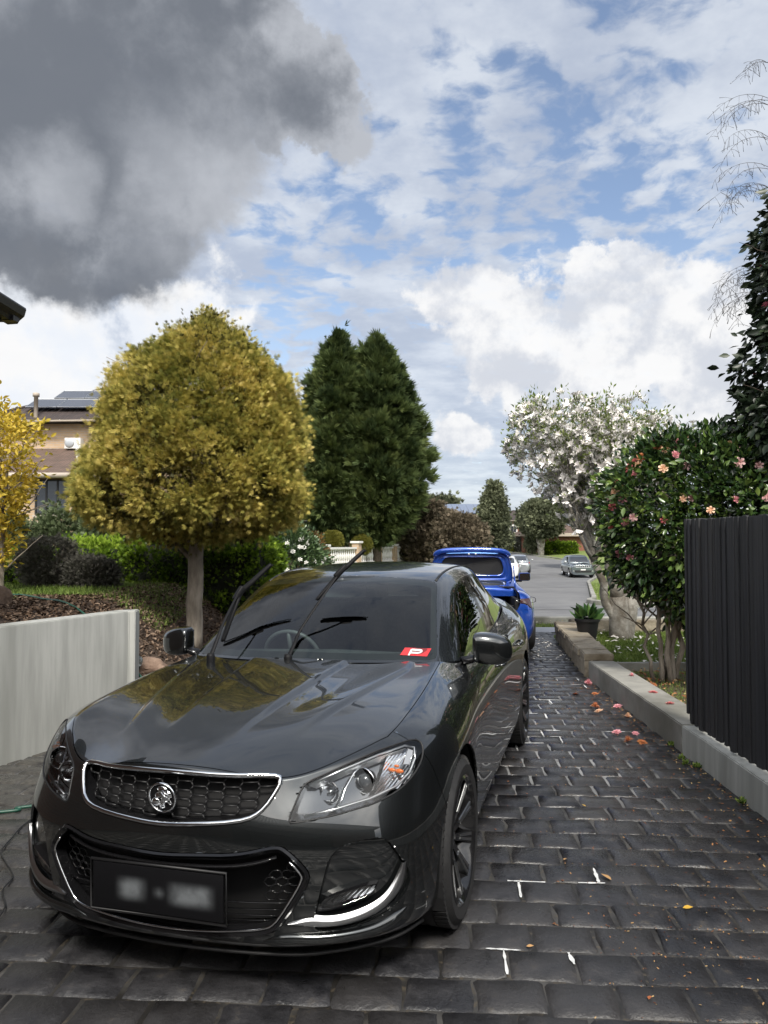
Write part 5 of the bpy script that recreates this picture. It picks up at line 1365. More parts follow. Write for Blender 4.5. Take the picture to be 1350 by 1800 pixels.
def generic_car(root, Lc, Wd, belt, roofz, prof, cab, pm_, wy, wr, win_side, scr_f=None, scr_r=None, clear=.2, ww=.2, lev=3, tail=None, rim_dark=False):
    """prof: [(y, top z, half width)] along the car (y=0 nose); cab: [(y, z, half width at roof)]"""
    hw = Wd/2; secs = []
    for y, zt, k in prof:
        w_ = hw*k; secs.append((y, [(w_*.80, clear), (w_*.96, clear+.08), (w_, (clear+zt)*.5), (w_*.985, zt*.80), (w_*.90, zt*.955), (w_*.55, zt), (0, zt+.012)]))
    body = section_loft(secs, lev); lay = body.faces.layers.int.new('reg')
    for cy in wy:
        cut(body, lay, [(cy+(wr+.045)*math.cos(2*math.pi*k/24), wr+(wr+.045)*math.sin(2*math.pi*k/24)) for k in range(24)], (1, 2), lambda f: abs(f.calc_center_median().x) > hw*.55, 20)
    o = part('body', panel(body, lay, 0, 0, .02), pm_, root); 
    gs_ = []
    for y, z, wr_ in cab:
        gs_.append((y, [(hw*.93, belt-.06), (hw*.91, belt+.02), ((hw*.90+wr_)/2, (belt+z)/2+.02), (wr_+.02, z-.10), (wr_*.86, z-.02), (wr_*.45, z), (0, z+.008)]))
    gh = section_loft(gs_, lev); l2 = gh.faces.layers.int.new('reg')
    for wp_ in win_side: cut(gh, l2, rnd_poly(wp_, 1), (1, 2), lambda f: abs(f.calc_center_median().x) > hw*.5 and abs(f.normal.x) > .3, 3)
    ym = (cab[0][0]+cab[-1][0])/2
    if scr_f: cut(gh, l2, rnd_poly(scr_f, 1), (0, 2), lambda f: f.calc_center_median().y < ym and f.normal.y < -.2 and f[l2] == 0, 1)
    if scr_r: cut(gh, l2, rnd_poly(scr_r, 1), (0, 2), lambda f: f.calc_center_median().y > ym and f.normal.y > .2 and f[l2] == 0, 2)
    part('cabin', panel(gh, l2, 0, 0, 0), pm_, root)
    for nm, lb in (('windscreen', 1), ('rear_window', 2)):
        c = panel(gh, l2, lb, 0, 0)
        if c.faces: part(nm, c, M['house_glass'], root)
    for s_ in (1, -1):
        c = panel(gh, l2, 3, 0, 0, (lambda q: q.x > 0) if s_ > 0 else (lambda q: q.x <= 0))
        if c.faces: part('side_window', c, M['house_glass'], root)
    bm = BM(); box(bm, -hw*.8, hw*.8, .3, Lc-.3, clear-.02, belt*.8); part('underbody', bm, M['void'], root, smooth=False)
    for cy in wy:
        for s_ in (1, -1): wheel(root, s_*(hw-ww/2-.02), cy, wr, ww, wr*.68, 0, 5, rim_dark, s_, False)
    bvh = BVHTree.FromBMesh(body); body.free(); gh.free()
    return bvh
def ry(bvh, x, z, front=True, d=.004):
    h = bvh.ray_cast(Vector((x, -2 if front else 9, z)), Vector((0, 1 if front else -1, 0)))[0]
    y = h.y if h else (0 if front else 4); return y-(d if front else -d)
def patch(name, root, bvh, poly, m, front=True, d=.016, n=1, thick=.03):
    bm = BM(); a = [bm.verts.new((x, ry(bvh, x, z, front, d), z)) for x, z in poly]; s = 1 if front else -1
    b_ = [bm.verts.new((x, ry(bvh, x, z, front, d)+s*thick, z)) for x, z in poly]
    bm.faces.new(a)
    for k in range(len(a)): bm.faces.new((a[k], a[(k+1) % len(a)], b_[(k+1) % len(a)], b_[k]))
    bmesh.ops.recalc_face_normals(bm, faces=bm.faces); return part(name, bm, m, root, smooth=False)
def two(p): return [(p, 1), ([(-x, z) for x, z in p][::-1], -1)]
# silver off-roader facing us
M['steel_paint'] = paint('steel_grey_paint', (.13, .155, .175), .7, .3, False)
x, Y = 15.75, 59.5; jp = thing('off_road_car', 'silver off-roader with a seven-slot grille parked facing us on the right of the street', 'car', (x, Y, tz(x, Y)+.01), R(-3))
bv = generic_car(jp, 4.8, 1.94, 1.12, 1.76, [(0, 1.0, .93), (.03, 1.05, .97), (.5, 1.10, .99), (1.25, 1.14, 1), (2.4, 1.13, 1), (4.0, 1.14, 1), (4.6, 1.12, .97), (4.8, .95, .93)], [(1.40, 1.16, .76), (1.75, 1.60, .73), (2.0, 1.76, .72), (3.2, 1.77, .70), (4.3, 1.73, .69), (4.7, 1.45, .70), (4.75, 1.15, .78)], M['steel_paint'], (.95, 3.87), .38, [[(1.75, 1.19), (2.2, 1.62), (4.2, 1.62), (4.4, 1.2)]], [(-.72, 1.2), (.72, 1.2), (.66, 1.62), (-.66, 1.62)], [(-.6, 1.2), (.6, 1.2), (.55, 1.6), (-.55, 1.6)], .24, .24)
gr_ = patch('grille', jp, bv, [(-.58, .80), (.58, .80), (.56, 1.00), (-.56, 1.00)], M['satin'])
for k in range(7):
    xx = -.48+k*.16; patch('grille_slot', gr_, bv, [(xx-.045, .82), (xx+.045, .82), (xx+.045, .985), (xx-.045, .985)], M['void'], d=.012)
for P_, s_ in two([(.62, .84), (.90, .86), (.90, .99), (.62, 1.0)]):
    hl = patch('headlight', jp, bv, P_, M['lens_grey'] if 'lens_grey' in M else M['satin']); 
patch('bumper_grille', jp, bv, [(-.62, .42), (.62, .42), (.70, .60), (-.70, .60)], M['black']); 
for P_, s_ in two([(.66, .50), (.80, .50), (.80, .60), (.66, .60)]): patch('fog_lamp', jp, bv, P_, M['satin'], d=.012)
patch('number_plate', jp, bv, [(-.19, .60), (.19, .60), (.19, .70), (-.19, .70)], M['white_trim'], d=.02)
for s_ in (1, -1):
    bm = BM(); box(bm, s_*1.08-.11, s_*1.08+.11, 1.55, 1.68, 1.12, 1.30, .04); part('wing_mirror', bm, M['silver_paint'], jp)
# silver sedan, tail towards us, and the paler hatch before it
def small(label, name, px, Y, rz_, pm_, sedan=True):
    x = hx(px, Y); t_ = thing(name, label, 'car', (x, Y, CAMZ-(1004-HOR)/F*Y if sedan else CAMZ-(1012-HOR)/F*Y), rz_)
    bv = generic_car(t_, 4.5, 1.80, .93, 1.45, [(0, .60, .82), (.1, .74, .92), (.9, .88, .99), (1.4, .95, 1), (2.6, .95, 1), (3.6, .98, 1), (4.35, .99 if sedan else .96, .95), (4.5, .75, .90)], [(1.2, .97, .66), (1.95, 1.38, .58), (2.5, 1.46, .58), (3.1, 1.45, .57), (3.7 if sedan else 4.0, 1.26, .58), (4.15 if sedan else 4.35, .98, .66)], pm_, (.85, 3.55), .32, [[(1.6, .98), (2.1, 1.34), (3.2, 1.36), (3.75, 1.05), (3.7, 1.0)]], [(-.62, 1.0), (.62, 1.0), (.55, 1.34), (-.55, 1.34)], [(-.60, 1.02), (.60, 1.02), (.53, 1.34), (-.53, 1.34)], .18, .2)
    for P_, s_ in two([(.50, .72), (.84, .74), (.84, .90), (.55, .90)]): patch('tail_light', t_, bv, P_, M['red_lens'], False)
    patch('number_plate', t_, bv, [(-.18, .55), (.18, .55), (.18, .66), (-.18, .66)], M['white_trim'], False, .01)
    for s_ in (1, -1):
        bm = BM(); box(bm, s_*.98-.09, s_*.98+.09, 1.55, 1.65, .95, 1.07, .03); part('wing_mirror', bm, pm_, t_)
    return t_
small('silver sedan parked tail towards us on the left of the street', 'sedan_car', 914, 62.5, math.pi-R(12), M['silver_paint'])
small('white hatchback half hidden behind the blue boot lid, left of the silver sedan', 'hatchback_car', 893, 52.0, math.pi-R(12), M['white_paint'], False)

# ---- blue coupe with its boot lid up
bc = thing('coupe_car', 'bright blue coupe parked ahead of the grey sedan with its boot lid raised', 'car', (1.26+.0, 10.35, 0), math.pi-R(3.2)+0)
def blue():
    # local: y=0 nose ... y=4.24 tail; the thing is turned so the tail faces the camera
    Lc = 4.24; off = Lc
    rt = bpy.data.objects.new('tmp', None)
    hw = .888
    prof = [(0, .50, .70), (.10, .60, .88), (.55, .72, .985), (1.0, .80, 1.0), (1.6, .86, .96), (2.4, .86, .95), (3.0, .88, .985), (3.45, .92, 1.0), (3.9, .93, .97), (4.14, .92, .90), (4.24, .72, .82)]
    secs = []
    for y, zt, k in prof:
        w_ = hw*k; secs.append((y, [(w_*.80, .17), (w_*.95, .24), (w_, .44), (w_*1.0, zt*.72), (w_*.93, zt*.93), (w_*.72, zt), (0, zt+.012)]))
    body = section_loft(secs, 4); lay = body.faces.layers.int.new('reg')
    for cy in (.83, 3.40): cut(body, lay, [(cy+.36*math.cos(2*math.pi*k/32), .325+.36*math.sin(2*math.pi*k/32)) for k in range(32)], (1, 2), lambda f: abs(f.calc_center_median().x) > .5, 20)
    rear = lambda f: f.calc_center_median().y > 3.3
    cut(body, lay, rnd_poly([(-.56, .64), (.56, .64), (.62, .76), (.60, 1.1), (-.60, 1.1), (-.62, .76)], 1), (0, 2), lambda f: f.calc_center_median().y > 3.50 and f[lay] == 0, 9)
    tl = [(.53, .81), (.80, .81), (.845, .83), (.865, .78), (.85, .70), (.80, .665), (.75, .68), (.70, .735), (.58, .75)]
    tl = rnd_poly(tl, 1)
    for P_, s_ in two(tl): cut(body, lay, P_, (0, 2), lambda f: rear(f) and f[lay] == 0, 12)
    cut(body, lay, [(-.60, .1), (.60, .1), (.66, .38), (-.66, .38)], (0, 2), lambda f: rear(f) and f[lay] == 0, 13)
    cut(body, lay, [(3.72, .1), (3.76, .52), (3.86, .66), (4.3, .66), (4.3, .1)], (1, 2), lambda f: rear(f) and f[lay] == 0, 5)
    cut(body, lay, [(1.52, .1), (1.5, 1.1), (2.72, 1.1), (2.62, .1)], (1, 2), lambda f: abs(f.calc_center_median().x) > .6 and f[lay] == 0, 4)
    BP = M['blue_paint']
    part('body_shell', panel(body, lay, 0, .0015, .012), BP, bc)
    part('rear_bumper', panel(body, lay, 5, .002, .012), BP, bc)
    part('diffuser', panel(body, lay, 13, 0, .01), M['black'], bc)
    for s_ in (1, -1):
        kp = (lambda q: q.x > 0) if s_ > 0 else (lambda q: q.x <= 0)
        part('door', panel(body, lay, 4, .002, .012, kp), BP, bc)
        tlp = part('tail_light', panel(body, lay, 12, .001, .03, kp), M['smoked_lens'], bc)
        bvh_ = BVHTree.FromBMesh(body)
        P_ = offs(tl if s_ > 0 else [(-a, b_) for a, b_ in tl][::-1], .012)
        bm = BM(); tube(bm, [(a, ry(bvh_, a, b_, False, .004), b_) for a, b_ in P_], .0045, 6, True); part('light_bar', bm, M['lamp_dark'], tlp)
    bm = BM(); box(bm, -.55, .55, 3.2, 4.05, .45, .50); box(bm, -.60, -.55, 3.2, 4.1, .45, .80); box(bm, .55, .60, 3.2, 4.1, .45, .80); box(bm, -.6, .6, 3.15, 3.2, .45, .88); part('boot_well', bm, M['void'], bc, smooth=False)
    bm = BM(); tube(bm, [(-.60, 4.02, .70), (-.62, 3.85, .86), (-.60, 3.55, .925), (0, 3.5, .935), (.60, 3.55, .925), (.62, 3.85, .86), (.60, 4.02, .70), (0, 4.16, .66)], .014, 8, True); part('boot_seal', bm, M['black'], bc)
    cab = [(1.25, .84, .55), (1.75, 1.16, .54), (2.05, 1.27, .54), (2.45, 1.295, .54), (2.9, 1.24, .53), (3.35, 1.04, .55), (3.6, .92, .60)]
    gs_ = [(y, [(hw*.92, .80), (hw*.88, .88), ((hw*.86+wr_)/2, (.88+z)/2), (wr_+.02, z-.08), (wr_*.86, z-.015), (wr_*.45, z), (0, z+.008)]) for y, z, wr_ in cab]
    gh = section_loft(gs_, 3); l2 = gh.faces.layers.int.new('reg')
    cut(gh, l2, rnd_poly([(1.62, .92), (2.0, 1.19), (2.5, 1.215), (2.85, 1.13), (3.0, .98), (2.9, .93)], 1), (1, 2), lambda f: abs(f.calc_center_median().x) > .45, 3)
    cut(gh, l2, rnd_poly([(-.58, .90), (.58, .90), (.50, 1.19), (-.50, 1.19)], 1), (0, 2), lambda f: f.calc_center_median().y < 2.2 and f[l2] == 0, 1)
    cut(gh, l2, rnd_poly([(-.52, .95), (.52, .95), (.46, 1.21), (-.46, 1.21)], 1), (0, 2), lambda f: f.calc_center_median().y > 2.6 and f[l2] == 0, 2)
    part('roof', panel(gh, l2, 0, 0, .01), BP, bc)
    part('windscreen', panel(gh, l2, 1, 0, 0), M['side_glass'], bc); part('rear_window', panel(gh, l2, 2, 0, 0), M['house_glass'], bc)
    for s_ in (1, -1):
        kp = (lambda q: q.x > 0) if s_ > 0 else (lambda q: q.x <= 0); part('side_window', panel(gh, l2, 3, 0, 0, kp), M['house_glass'], bc)
    bm = BM(); box(bm, -.7, .7, .3, 3.9, .15, .45); box(bm, -.7, .7, 1.0, 3.2, .4, .78, .05); part('underbody', bm, M['void'], bc, smooth=False)
    for cy in (.83, 3.40):
        for s_ in (1, -1): wheel(bc, s_*.775, cy, .325, .225, .23, 0, 5, True, s_, False)
    for s_ in (1, -1):
        bm = BM(); box(bm, s_*.98-.10, s_*.98+.10, 1.72, 1.84, .92, 1.06, .04); mm = part('wing_mirror', bm, BP, bc)
        bm = BM(); box(bm, s_*.98-.085, s_*.98+.085, 1.842, 1.85, .935, 1.045); part('mirror_glass', bm, M['chrome'], mm, smooth=False)
        bm = BM(); box(bm, s_*.89-.05, s_*.89+.05, 1.74, 1.80, .90, .94, .01); part('mirror_arm', bm, M['black'], mm, smooth=False)
    # raised lid: hinged at the rear window base, swung up past vertical so its inner face looks at us
    lid = bpy.data.objects.new('boot_lid', None); lid.location = (0, 3.42, .985); lid.rotation_euler = (R(0), 0, 0); link(lid, bc)
    def lz_(x, t_): return t_
    H_ = .455; W0, W1 = .575, .56
    def lp(x, t_, dy=0.0): return (x, .10*math.sin(t_*1.6)-.06+dy+.05*(x/.6)**2*-1, t_)   # t = height up the lid
    outl = rnd_poly([(-.60, .0), (.60, .0), (.585, .22), (.53, .41), (.38, H_), (-.38, H_), (-.53, .41), (-.585, .22)], 2)
    hole = rnd_poly([(-.43, .11), (.43, .11), (.475, .18), (.44, .32), (.38, .375), (-.38, .375), (-.44, .32), (-.475, .18)], 2)
    bm = BM()
    n = len(outl)
    def resample(P_, n):
        P2 = [Vector(p) for p in P_]; Ls = [0]; 
        for a, b_ in zip(P2, P2[1:]+P2[:1]): Ls.append(Ls[-1]+(b_-a).length)
        out = []
        for k in range(n):
            s = Ls[-1]*k/n; i = max(j for j in range(len(P2)) if Ls[j] <= s+1e-9); a, b_ = P2[i], P2[(i+1) % len(P2)]; out.append(a.lerp(b_, (s-Ls[i])/max(1e-9, Ls[i+1]-Ls[i])))
        return out
    N = 72; ro = resample(outl, N); rh = resample(hole, N)
    rows = [(ro, 0, 0.03), (ro, 0, -.0), (ro, .18, .016), (ro, .38, .022), (ro, .50, .004), (ro, .72, .006), (ro, .86, .024), (rh, 1, .020), (rh, 1, -.015)]
    rings = []
    for base_, t_, dy in rows:
        rings.append([bm.verts.new(lp(*(ro[k].lerp(rh[k], t_)), dy=dy)) for k in range(N)])
    for A, B in zip(rings, rings[1:]):
        for k in range(N): bm.faces.new((A[k], A[(k+1) % N], B[(k+1) % N], B[k]))
    bmesh.ops.recalc_face_normals(bm, faces=bm.faces); part('lid_frame', bm, BP, lid)
    bm = BM(); vv_ = [bm.verts.new(lp(p.x, p.y, -.012)) for p in rh]; bm.faces.new(vv_); part('lid_liner', bm, mat('lid_liner', (.022, .022, .024), .5), lid, smooth=False)
    bm = BM(); vv_ = [bm.verts.new(lp(p.x, p.y, -.035)) for p in ro]; bm.faces.new(vv_); tube(bm, [lp(p.x, p.y, -.03) for p in ro], .02, 6, True); part('lid_skin', bm, BP, lid)
    bm = BM(); pts = [(-.545, -.03, .385), (-.52, .01, .435), (-.38, .05, .475), (0, .065, .488), (.38, .05, .475), (.52, .01, .435), (.545, -.03, .385)]
    tube(bm, smoothpoly(pts, 4, False), [.012]+[.036]*23+[.012], 10, flat=.6, up=(0, 1, 0)); part('spoiler', bm, BP, lid)
    bm = BM(); tube(bm, smoothpoly([(-.38, .055, .430), (0, .075, .440), (.38, .055, .430)], 6, False), .009, 6); part('lid_edge_strip', bm, M['lid_bright'], lid)
    bm = BM()
    for x in (-.05, .05): bmesh.ops.create_uvsphere(bm, u_segments=10, v_segments=8, radius=.013, matrix=Matrix.Translation((x, .085, .425)))
    part('plate_lamp', bm, M['white_trim'], lid)
    for s_ in (1, -1):
        bm = BM(); tube(bm, [(s_*.60, 3.50, 1.24), (s_*.61, 3.53, 1.08)], .008, 8); tube(bm, [(s_*.61, 3.53, 1.08), (s_*.615, 3.60, .90)], .013, 8); part('gas_strut', bm, M['blue_paint'], bc)
    for f in ():
        pass
    body.free(); gh.free()
M['smoked_lens'] = mat('smoked_tail_lens', (.05, .018, .018), .1, 0, Coat_Weight=1.0)
M['lid_bright'] = mat('light_blue_edge', (.15, .35, .8), .25, .4)
blue()
bc.location = Vector((1.26, 10.35, 0))+Vector((math.sin(R(3.2))*4.24, math.cos(R(3.2))*4.24, 0))
bc.rotation_euler = (0, 0, math.pi-R(3.2))
build_sedan()
# ======================================================= WALLS, KERBS, FENCE
def rough_box(bm, x0, x1, y0, y1, z0, z1, bev, nx, ny, nz, amp, M_=None, seed=0):
    r_ = random.Random(seed); b2 = BM(); box(b2, 0, 1, 0, 1, 0, 1)
    bmesh.ops.bisect_plane
    for ax, n in ((0, nx), (1, ny), (2, nz)):
        for k in range(1, n):
            co = [0, 0, 0]; no = [0, 0, 0]; co[ax] = k/n; no[ax] = 1
            bmesh.ops.bisect_plane(b2, geom=b2.verts[:]+b2.edges[:]+b2.faces[:], plane_co=co, plane_no=no)
    for v in b2.verts:
        v.co = Vector((x0+v.co.x*(x1-x0), y0+v.co.y*(y1-y0), z0+v.co.z*(z1-z0)))+Vector((r_.uniform(-amp, amp), r_.uniform(-amp, amp), r_.uniform(-amp, amp)))
        if M_ is not None: v.co = M_ @ v.co
    me = bpy.data.meshes.new('t'); 
    if bev: bmesh.ops.bevel(b2, geom=[e for e in b2.edges if len(e.link_faces) == 2 and e.calc_face_angle(0) > 1], offset=bev, segments=2, affect='EDGES')
    b2.to_mesh(me); b2.free(); bm.from_mesh(me); bpy.data.meshes.remove(me); return bm
# cast concrete retaining wall, left
wd = Vector((.43, .90, 0)).normalized(); wn = Vector((-wd.y, wd.x, 0)); A = Vector((-2.25, 6.65, 0))
B_ = A-wd*2.4
bm = BM(); th = .18
foot = [B_, A, A+Vector((.05, .02, 0)), A+Vector((.03, .2, 0)), A+wn*th+wd*.06, B_+wn*th]
lo = [bm.verts.new((p.x, p.y, -.1)) for p in foot]; hi = [bm.verts.new((p.x, p.y, 1.005)) for p in foot]
bm.faces.new(lo[::-1]); bm.faces.new(hi)
for k in range(6): bm.faces.new((lo[k], lo[(k+1) % 6], hi[(k+1) % 6], hi[k]))
bmesh.ops.recalc_face_normals(bm, faces=bm.faces)
bmesh.ops.bevel(bm, geom=[e for e in bm.edges if e.verts[0].co.z > .9 or e.verts[1].co.z > .9], offset=.008, segments=2, affect='EDGES')
tag(part('retaining_wall', bm, M['wallc'], smooth=False), 'smooth pale cast concrete garden retaining wall left of the dark sedan', 'wall')
# near concrete kerb on the right (two pours) + the strip the fence stands on
def kx(y): return 2.25+(y-4.42)*.031
def along(y, w_=0.0): return Vector((kx(y)+w_, y, 0))
bm = BM(); Mk = lambda y: Matrix.Translation((kx(y), y, 0)) @ Matrix.Rotation(-.031, 4, 'Z')
rough_box(bm, 0, .30, 0, 2.98, -.1, .215, .008, 2, 14, 2, .0022, Mk(5.84), 3)
tag(part('concrete_kerb', bm, M['kerb'], sharp=40), 'broad grey concrete garden kerb beside the driveway, running from the fence towards the sandstone edging', 'kerb')
bm = BM(); rough_box(bm, .0, .16, 0, 6.5, -.1, .212, .007, 2, 26, 2, .003, Mk(-.66), 4)
tag(part('concrete_kerb', bm, M['wallc'], sharp=40), 'pale concrete kerb right under the black timber fence', 'kerb')
bm = BM(); rough_box(bm, .0, 1.6, -.04, .06, -.1, .19, .008, 8, 1, 1, .002, Matrix.Translation((kx(8.8)+.31, 8.85, 0)), 5)
tag(part('garden_edging', bm, M['kerb'], sharp=40), 'thin low concrete edging between the petal-strewn lawn and the camellia bed', 'edging')
# sandstone capped edging further down the drive
bm = BM()
a0 = Vector((2.36, 8.97, 0)); a1 = Vector((2.77, 12.35, 0)); dd = (a1-a0); L = dd.length; ang = math.atan2(-dd.x, dd.y)
MS = Matrix.Translation(a0) @ Matrix.Rotation(ang, 4, 'Z')
n = 9
for k in range(n):
    rough_box(bm, .0+rnd.uniform(-.02, .02), .36, L*k/n+.004, L*(k+1)/n-.004, .19, .275+rnd.uniform(-.006, .006), .012, 3, 3, 1, .006, MS, 30+k)
cap = part('stone_edging', bm, M['sand'], sharp=50); tag(cap, 'weathered sandstone block edging along the far right side of the driveway', 'edging')
bm = BM(); rough_box(bm, .03, .33, .01, L-.01, -.1, .192, .0, 3, 40, 4, .014, MS, 50); part('rubble_base', bm, M['sand'], cap)
bm = BM()
n = 7
for k in range(n):
    rough_box(bm, 3.06+k*.78+.004, 3.06+(k+1)*.78-.004, 12.30, 12.55, -.05, .30+rnd.uniform(-.004, .004), .012, 3, 1, 1, .004, None, 70+k)
tag(part('stone_wall', bm, M['sand'], sharp=50), 'low cream sandstone block wall behind the magnolia trunk at the street end of the lawn', 'wall')
# black timber fence
fy0, fy1 = 1.2, 5.86; FO = .055
fen = thing('timber_fence', 'black stained fence of narrow upright timber battens on the concrete kerb', 'fence', (kx(4.5)+FO, 4.5, .21))
bm = BM(); y = fy1; k = 0
while y > fy0:
    w_ = rnd.choice((.034, .040, .046, .052)); dx = rnd.choice((0, .004, .010, .016)); top = 1.795+rnd.uniform(-.006, .006)
    b0 = .245+rnd.uniform(-.012, .012)
    if k == 0: b0 = .30
    cxx = kx(y-w_/2)+FO-(kx(4.5)+FO)
    box(bm, cxx-dx, cxx+.022, y-w_-4.5, y-.003-4.5, b0-.21, top-.21, .0025)
    y -= w_; k += 1
part('batten_panel', bm, M['fence_black'], fen, smooth=False)
bm = BM()
for z in (.45, 1.0, 1.55): box(bm, .035, .08, fy0-4.5+.1, fy1-4.5-.12, z-.21, z-.21+.09)
part('fence_rail', bm, M['fence_black'], fen, smooth=False)
for yy in (1.6, 3.6, 5.6):
    bm = BM(); box(bm, .084, .17, yy-4.5, yy-4.5+.09, -.19, 1.54); part('fence_post', bm, M['fence_black'], fen, smooth=False)
# pot plant on the stone corner
pt = thing('potted_plant', 'leafy young plant in a black plastic pot behind the sandstone edging', 'pot plant', (2.98, 11.05, tz(2.98, 11.05)))
bm = BM(); lathe(bm, [(0, .0), (.115, .0), (.165, .30), (.182, .30), (.185, .335), (.17, .34), (.155, .30), (0, .29)], 28); part('pot', bm, M['black'], pt, sharp=30)
lm = leafmat('pot_leaf', [(.02, .05, .015), (.05, .12, .03), (.13, .22, .06)], .35)
n = 46; Dd = sph_dirs(n, .05); scatter('foliage', LEAF[0]*np.array([1, 1, 1]), LEAF[1], np.array([[0, 0, .33]])+Dd*npr.uniform(.02, .12, (n, 1)), rotz_to(Dd+np.array([0, 0, .25]), npr.uniform(0, 6.3, n)), npr.uniform(.12, .2, n), lm, pt)
# green hose, black cable, glass garden light, rock
def rope(name, pts, r_, m, label, cat, k=8): 
    bm = BM(); tube(bm, smoothpoly(pts, k, False), r_, 8); return tag(part(name, bm, m), label, cat)
def G3(px, py, z, dz=.012): p = gnd(px, py, z); return (p.x, p.y, z+dz)
def onterr(px, Y, dz=.014):
    x = (px-675)/F*Y; return (x, Y, tz(x, Y)+dz)
rope('garden_hose', [onterr(-260, 8.9), onterr(0, 8.75), onterr(45, 8.62), onterr(80, 8.1), onterr(115, 7.75), onterr(150, 7.5), onterr(185, 7.25), onterr(215, 7.05, .03), onterr(240, 6.95, .04), onterr(262, 6.88, .03), onterr(290, 6.95), onterr(320, 7.2)], .011, M['hose'], 'dark green hose winding over the mulch behind the concrete wall', 'hose')
rope('garden_hose', [(-3.4, 4.3, .014), G3(0, 1431, 0), G3(30, 1424, 0), G3(75, 1416, 0), G3(110, 1395, 0), (-2.2, 4.9, .014)], .010, M['hose'], 'short length of green hose on the pavers left of the sedan headlight', 'hose')
rope('power_cable', [G3(75, 1430, 0), G3(40, 1455, 0), G3(22, 1475, 0), G3(2, 1500, 0), G3(10, 1520, 0), G3(22, 1545, 0), G3(4, 1570, 0), G3(8, 1600, 0), G3(-20, 1640, 0)], .004, M['cable'], 'thin black cable snaking over the pavers at the left edge', 'cable')
gl = thing('garden_light', 'small clear glass globe light by the end of the concrete wall', 'garden light', onterr(243, 6.95, 0))
z0 = 1.66-(1163-944)/F*6.95-gl.location.z
bm = BM(); lathe(bm, [(.014, -.2), (.014, z0-.07), (.03, z0-.06), (.034, z0-.03)], 14); part('stake', bm, M['black'], gl)
bm = BM(); bmesh.ops.create_uvsphere(bm, u_segments=24, v_segments=16, radius=.055, matrix=Matrix.Translation((0, 0, z0+.012))); part('globe', bm, mat('globe_glass', (.75, .85, .85), .03, .0, Transmission_Weight=.85), gl)
def rock(name, loc, s, m, label, seed):
    bm = BM(); bmesh.ops.create_icosphere(bm, subdivisions=4, radius=1); r_ = random.Random(seed); ph = [r_.uniform(0, 6) for _ in range(9)]
    for v in bm.verts:
        p = v.co; d = 1+.22*math.sin(p.x*2.1+ph[0])*math.sin(p.y*2.7+ph[1])+.13*math.sin(p.z*4+ph[2]+p.x*3)+.06*math.sin(p.x*9+ph[3])*math.sin(p.y*8+ph[4])+.03*math.sin(p.z*17+ph[5]+p.y*11)
        v.co = Vector((p.x*s[0]*d, p.y*s[1]*d, p.z*s[2]*d))+Vector(loc)
    return tag(part(name, bm, m, sharp=50), label, 'rock')
M['rock'] = noisy('brown_rock', (.07, .045, .032), (.20, .14, .10), .9, 6, 8, bump=.9, bscale=14, bdist=.03, cc=(.04, .025, .02))
M['clay'] = noisy('bare_clay', (.17, .11, .08), (.30, .21, .155), .95, 7, 8, bump=1.0, bscale=26, bdist=.02)
rock('garden_rock', onterr(0, 7.6, .04), (.13, .13, .14), M['rock'], 'dark brown rock on the mulch at the left edge of the photo', 3)
rock('clay_clod', onterr(262, 7.25, .02), (.16, .13, .11), M['clay'], 'pale clod of dug clay just past the end of the concrete wall', 5)
rock('clay_clod', onterr(300, 7.7, .03), (.22, .13, .09), M['soil'], 'dark heap of mulch and soil beside the yellow tree trunk', 8)
# mulch chips, petals on the lawn, leaf litter: nobody could count them
def flakes(name, n, fn, size, m, dz=.006, tilt=.5, asp=(.35, 1)):
    x, y = fn(n); z = terr(x, y)+dz if dz is not None else np.zeros(len(x))
    D = np.stack([npr.normal(0, tilt, len(x)), npr.normal(0, tilt, len(x)), np.ones(len(x))], 1)
    tv = np.array([(-.5, -.5*asp[0], 0), (0, -.5*asp[0]*1.3, .08), (.5, -.1, 0), (.35, .4*asp[0]+.1, .05), (-.3, .5*asp[0], 0)]); tf = np.array([[0, 1, 2, 3, 4]])
    return scatter(name, tv, tf, np.stack([x, y, z], 1), rotz_to(D, npr.uniform(0, 6.3, len(x))), npr.uniform(size[0], size[1], len(x)), m, kind='stuff')
chipm = leafmat('mulch_chips', [(.03, .018, .012), (.11, .07, .045), (.26, .19, .14)], .9, 0, .2)
def reg_mulch(n):
    x = npr.uniform(-7, -1.6, n); y = npr.uniform(5.8, 12.2, n); wl = -2.83+(y-5.59)*.475
    k = (x < np.minimum(wl-.22, 99)) | (y > 6.85); k &= (y < 8.85) | (x > -3.5); return x[k], y[k]
flakes('bark_mulch', 42000, reg_mulch, (.02, .06), chipm)
petm = mat('fallen_white_petals', (.70, .66, .60), .6)
def reg_pet(n):
    x = npr.normal(4.0, 1.1, n); y = npr.uniform(8.95, 12.2, n); k = (x > 2.75+(y-8.9)*.12) & (x < 6.5); return x[k], y[k]
flakes('fallen_petals', 420, reg_pet, (.03, .075), petm, .035)
flakes('fallen_petals', 260, lambda n: (npr.uniform(1.9, 2.6, n), npr.uniform(10.0, 14.9, n)), (.02, .05), petm, .012, .2)
flakes('fallen_petals', 120, lambda n: (npr.uniform(-1.0, 4.5, n), npr.uniform(14.2, 15.0, n)), (.03, .07), leafmat('verge_leaves', [(.4, .3, .08), (.6, .5, .25), (.75, .7, .6)], .7), .05, .3)
litm = leafmat('leaf_litter', [(.16, .05, .02), (.30, .13, .05), (.42, .30, .14)], .8, 0)
def reg_lit(n):
    y = npr.uniform(2.2, 8.8, n)**1.0; x = 2.25+(y-4.42)*.031-np.abs(npr.exponential(.14, n))-.01; return x, y
flakes('leaf_litter', 650, reg_lit, (.008, .022), litm, .004, .3)
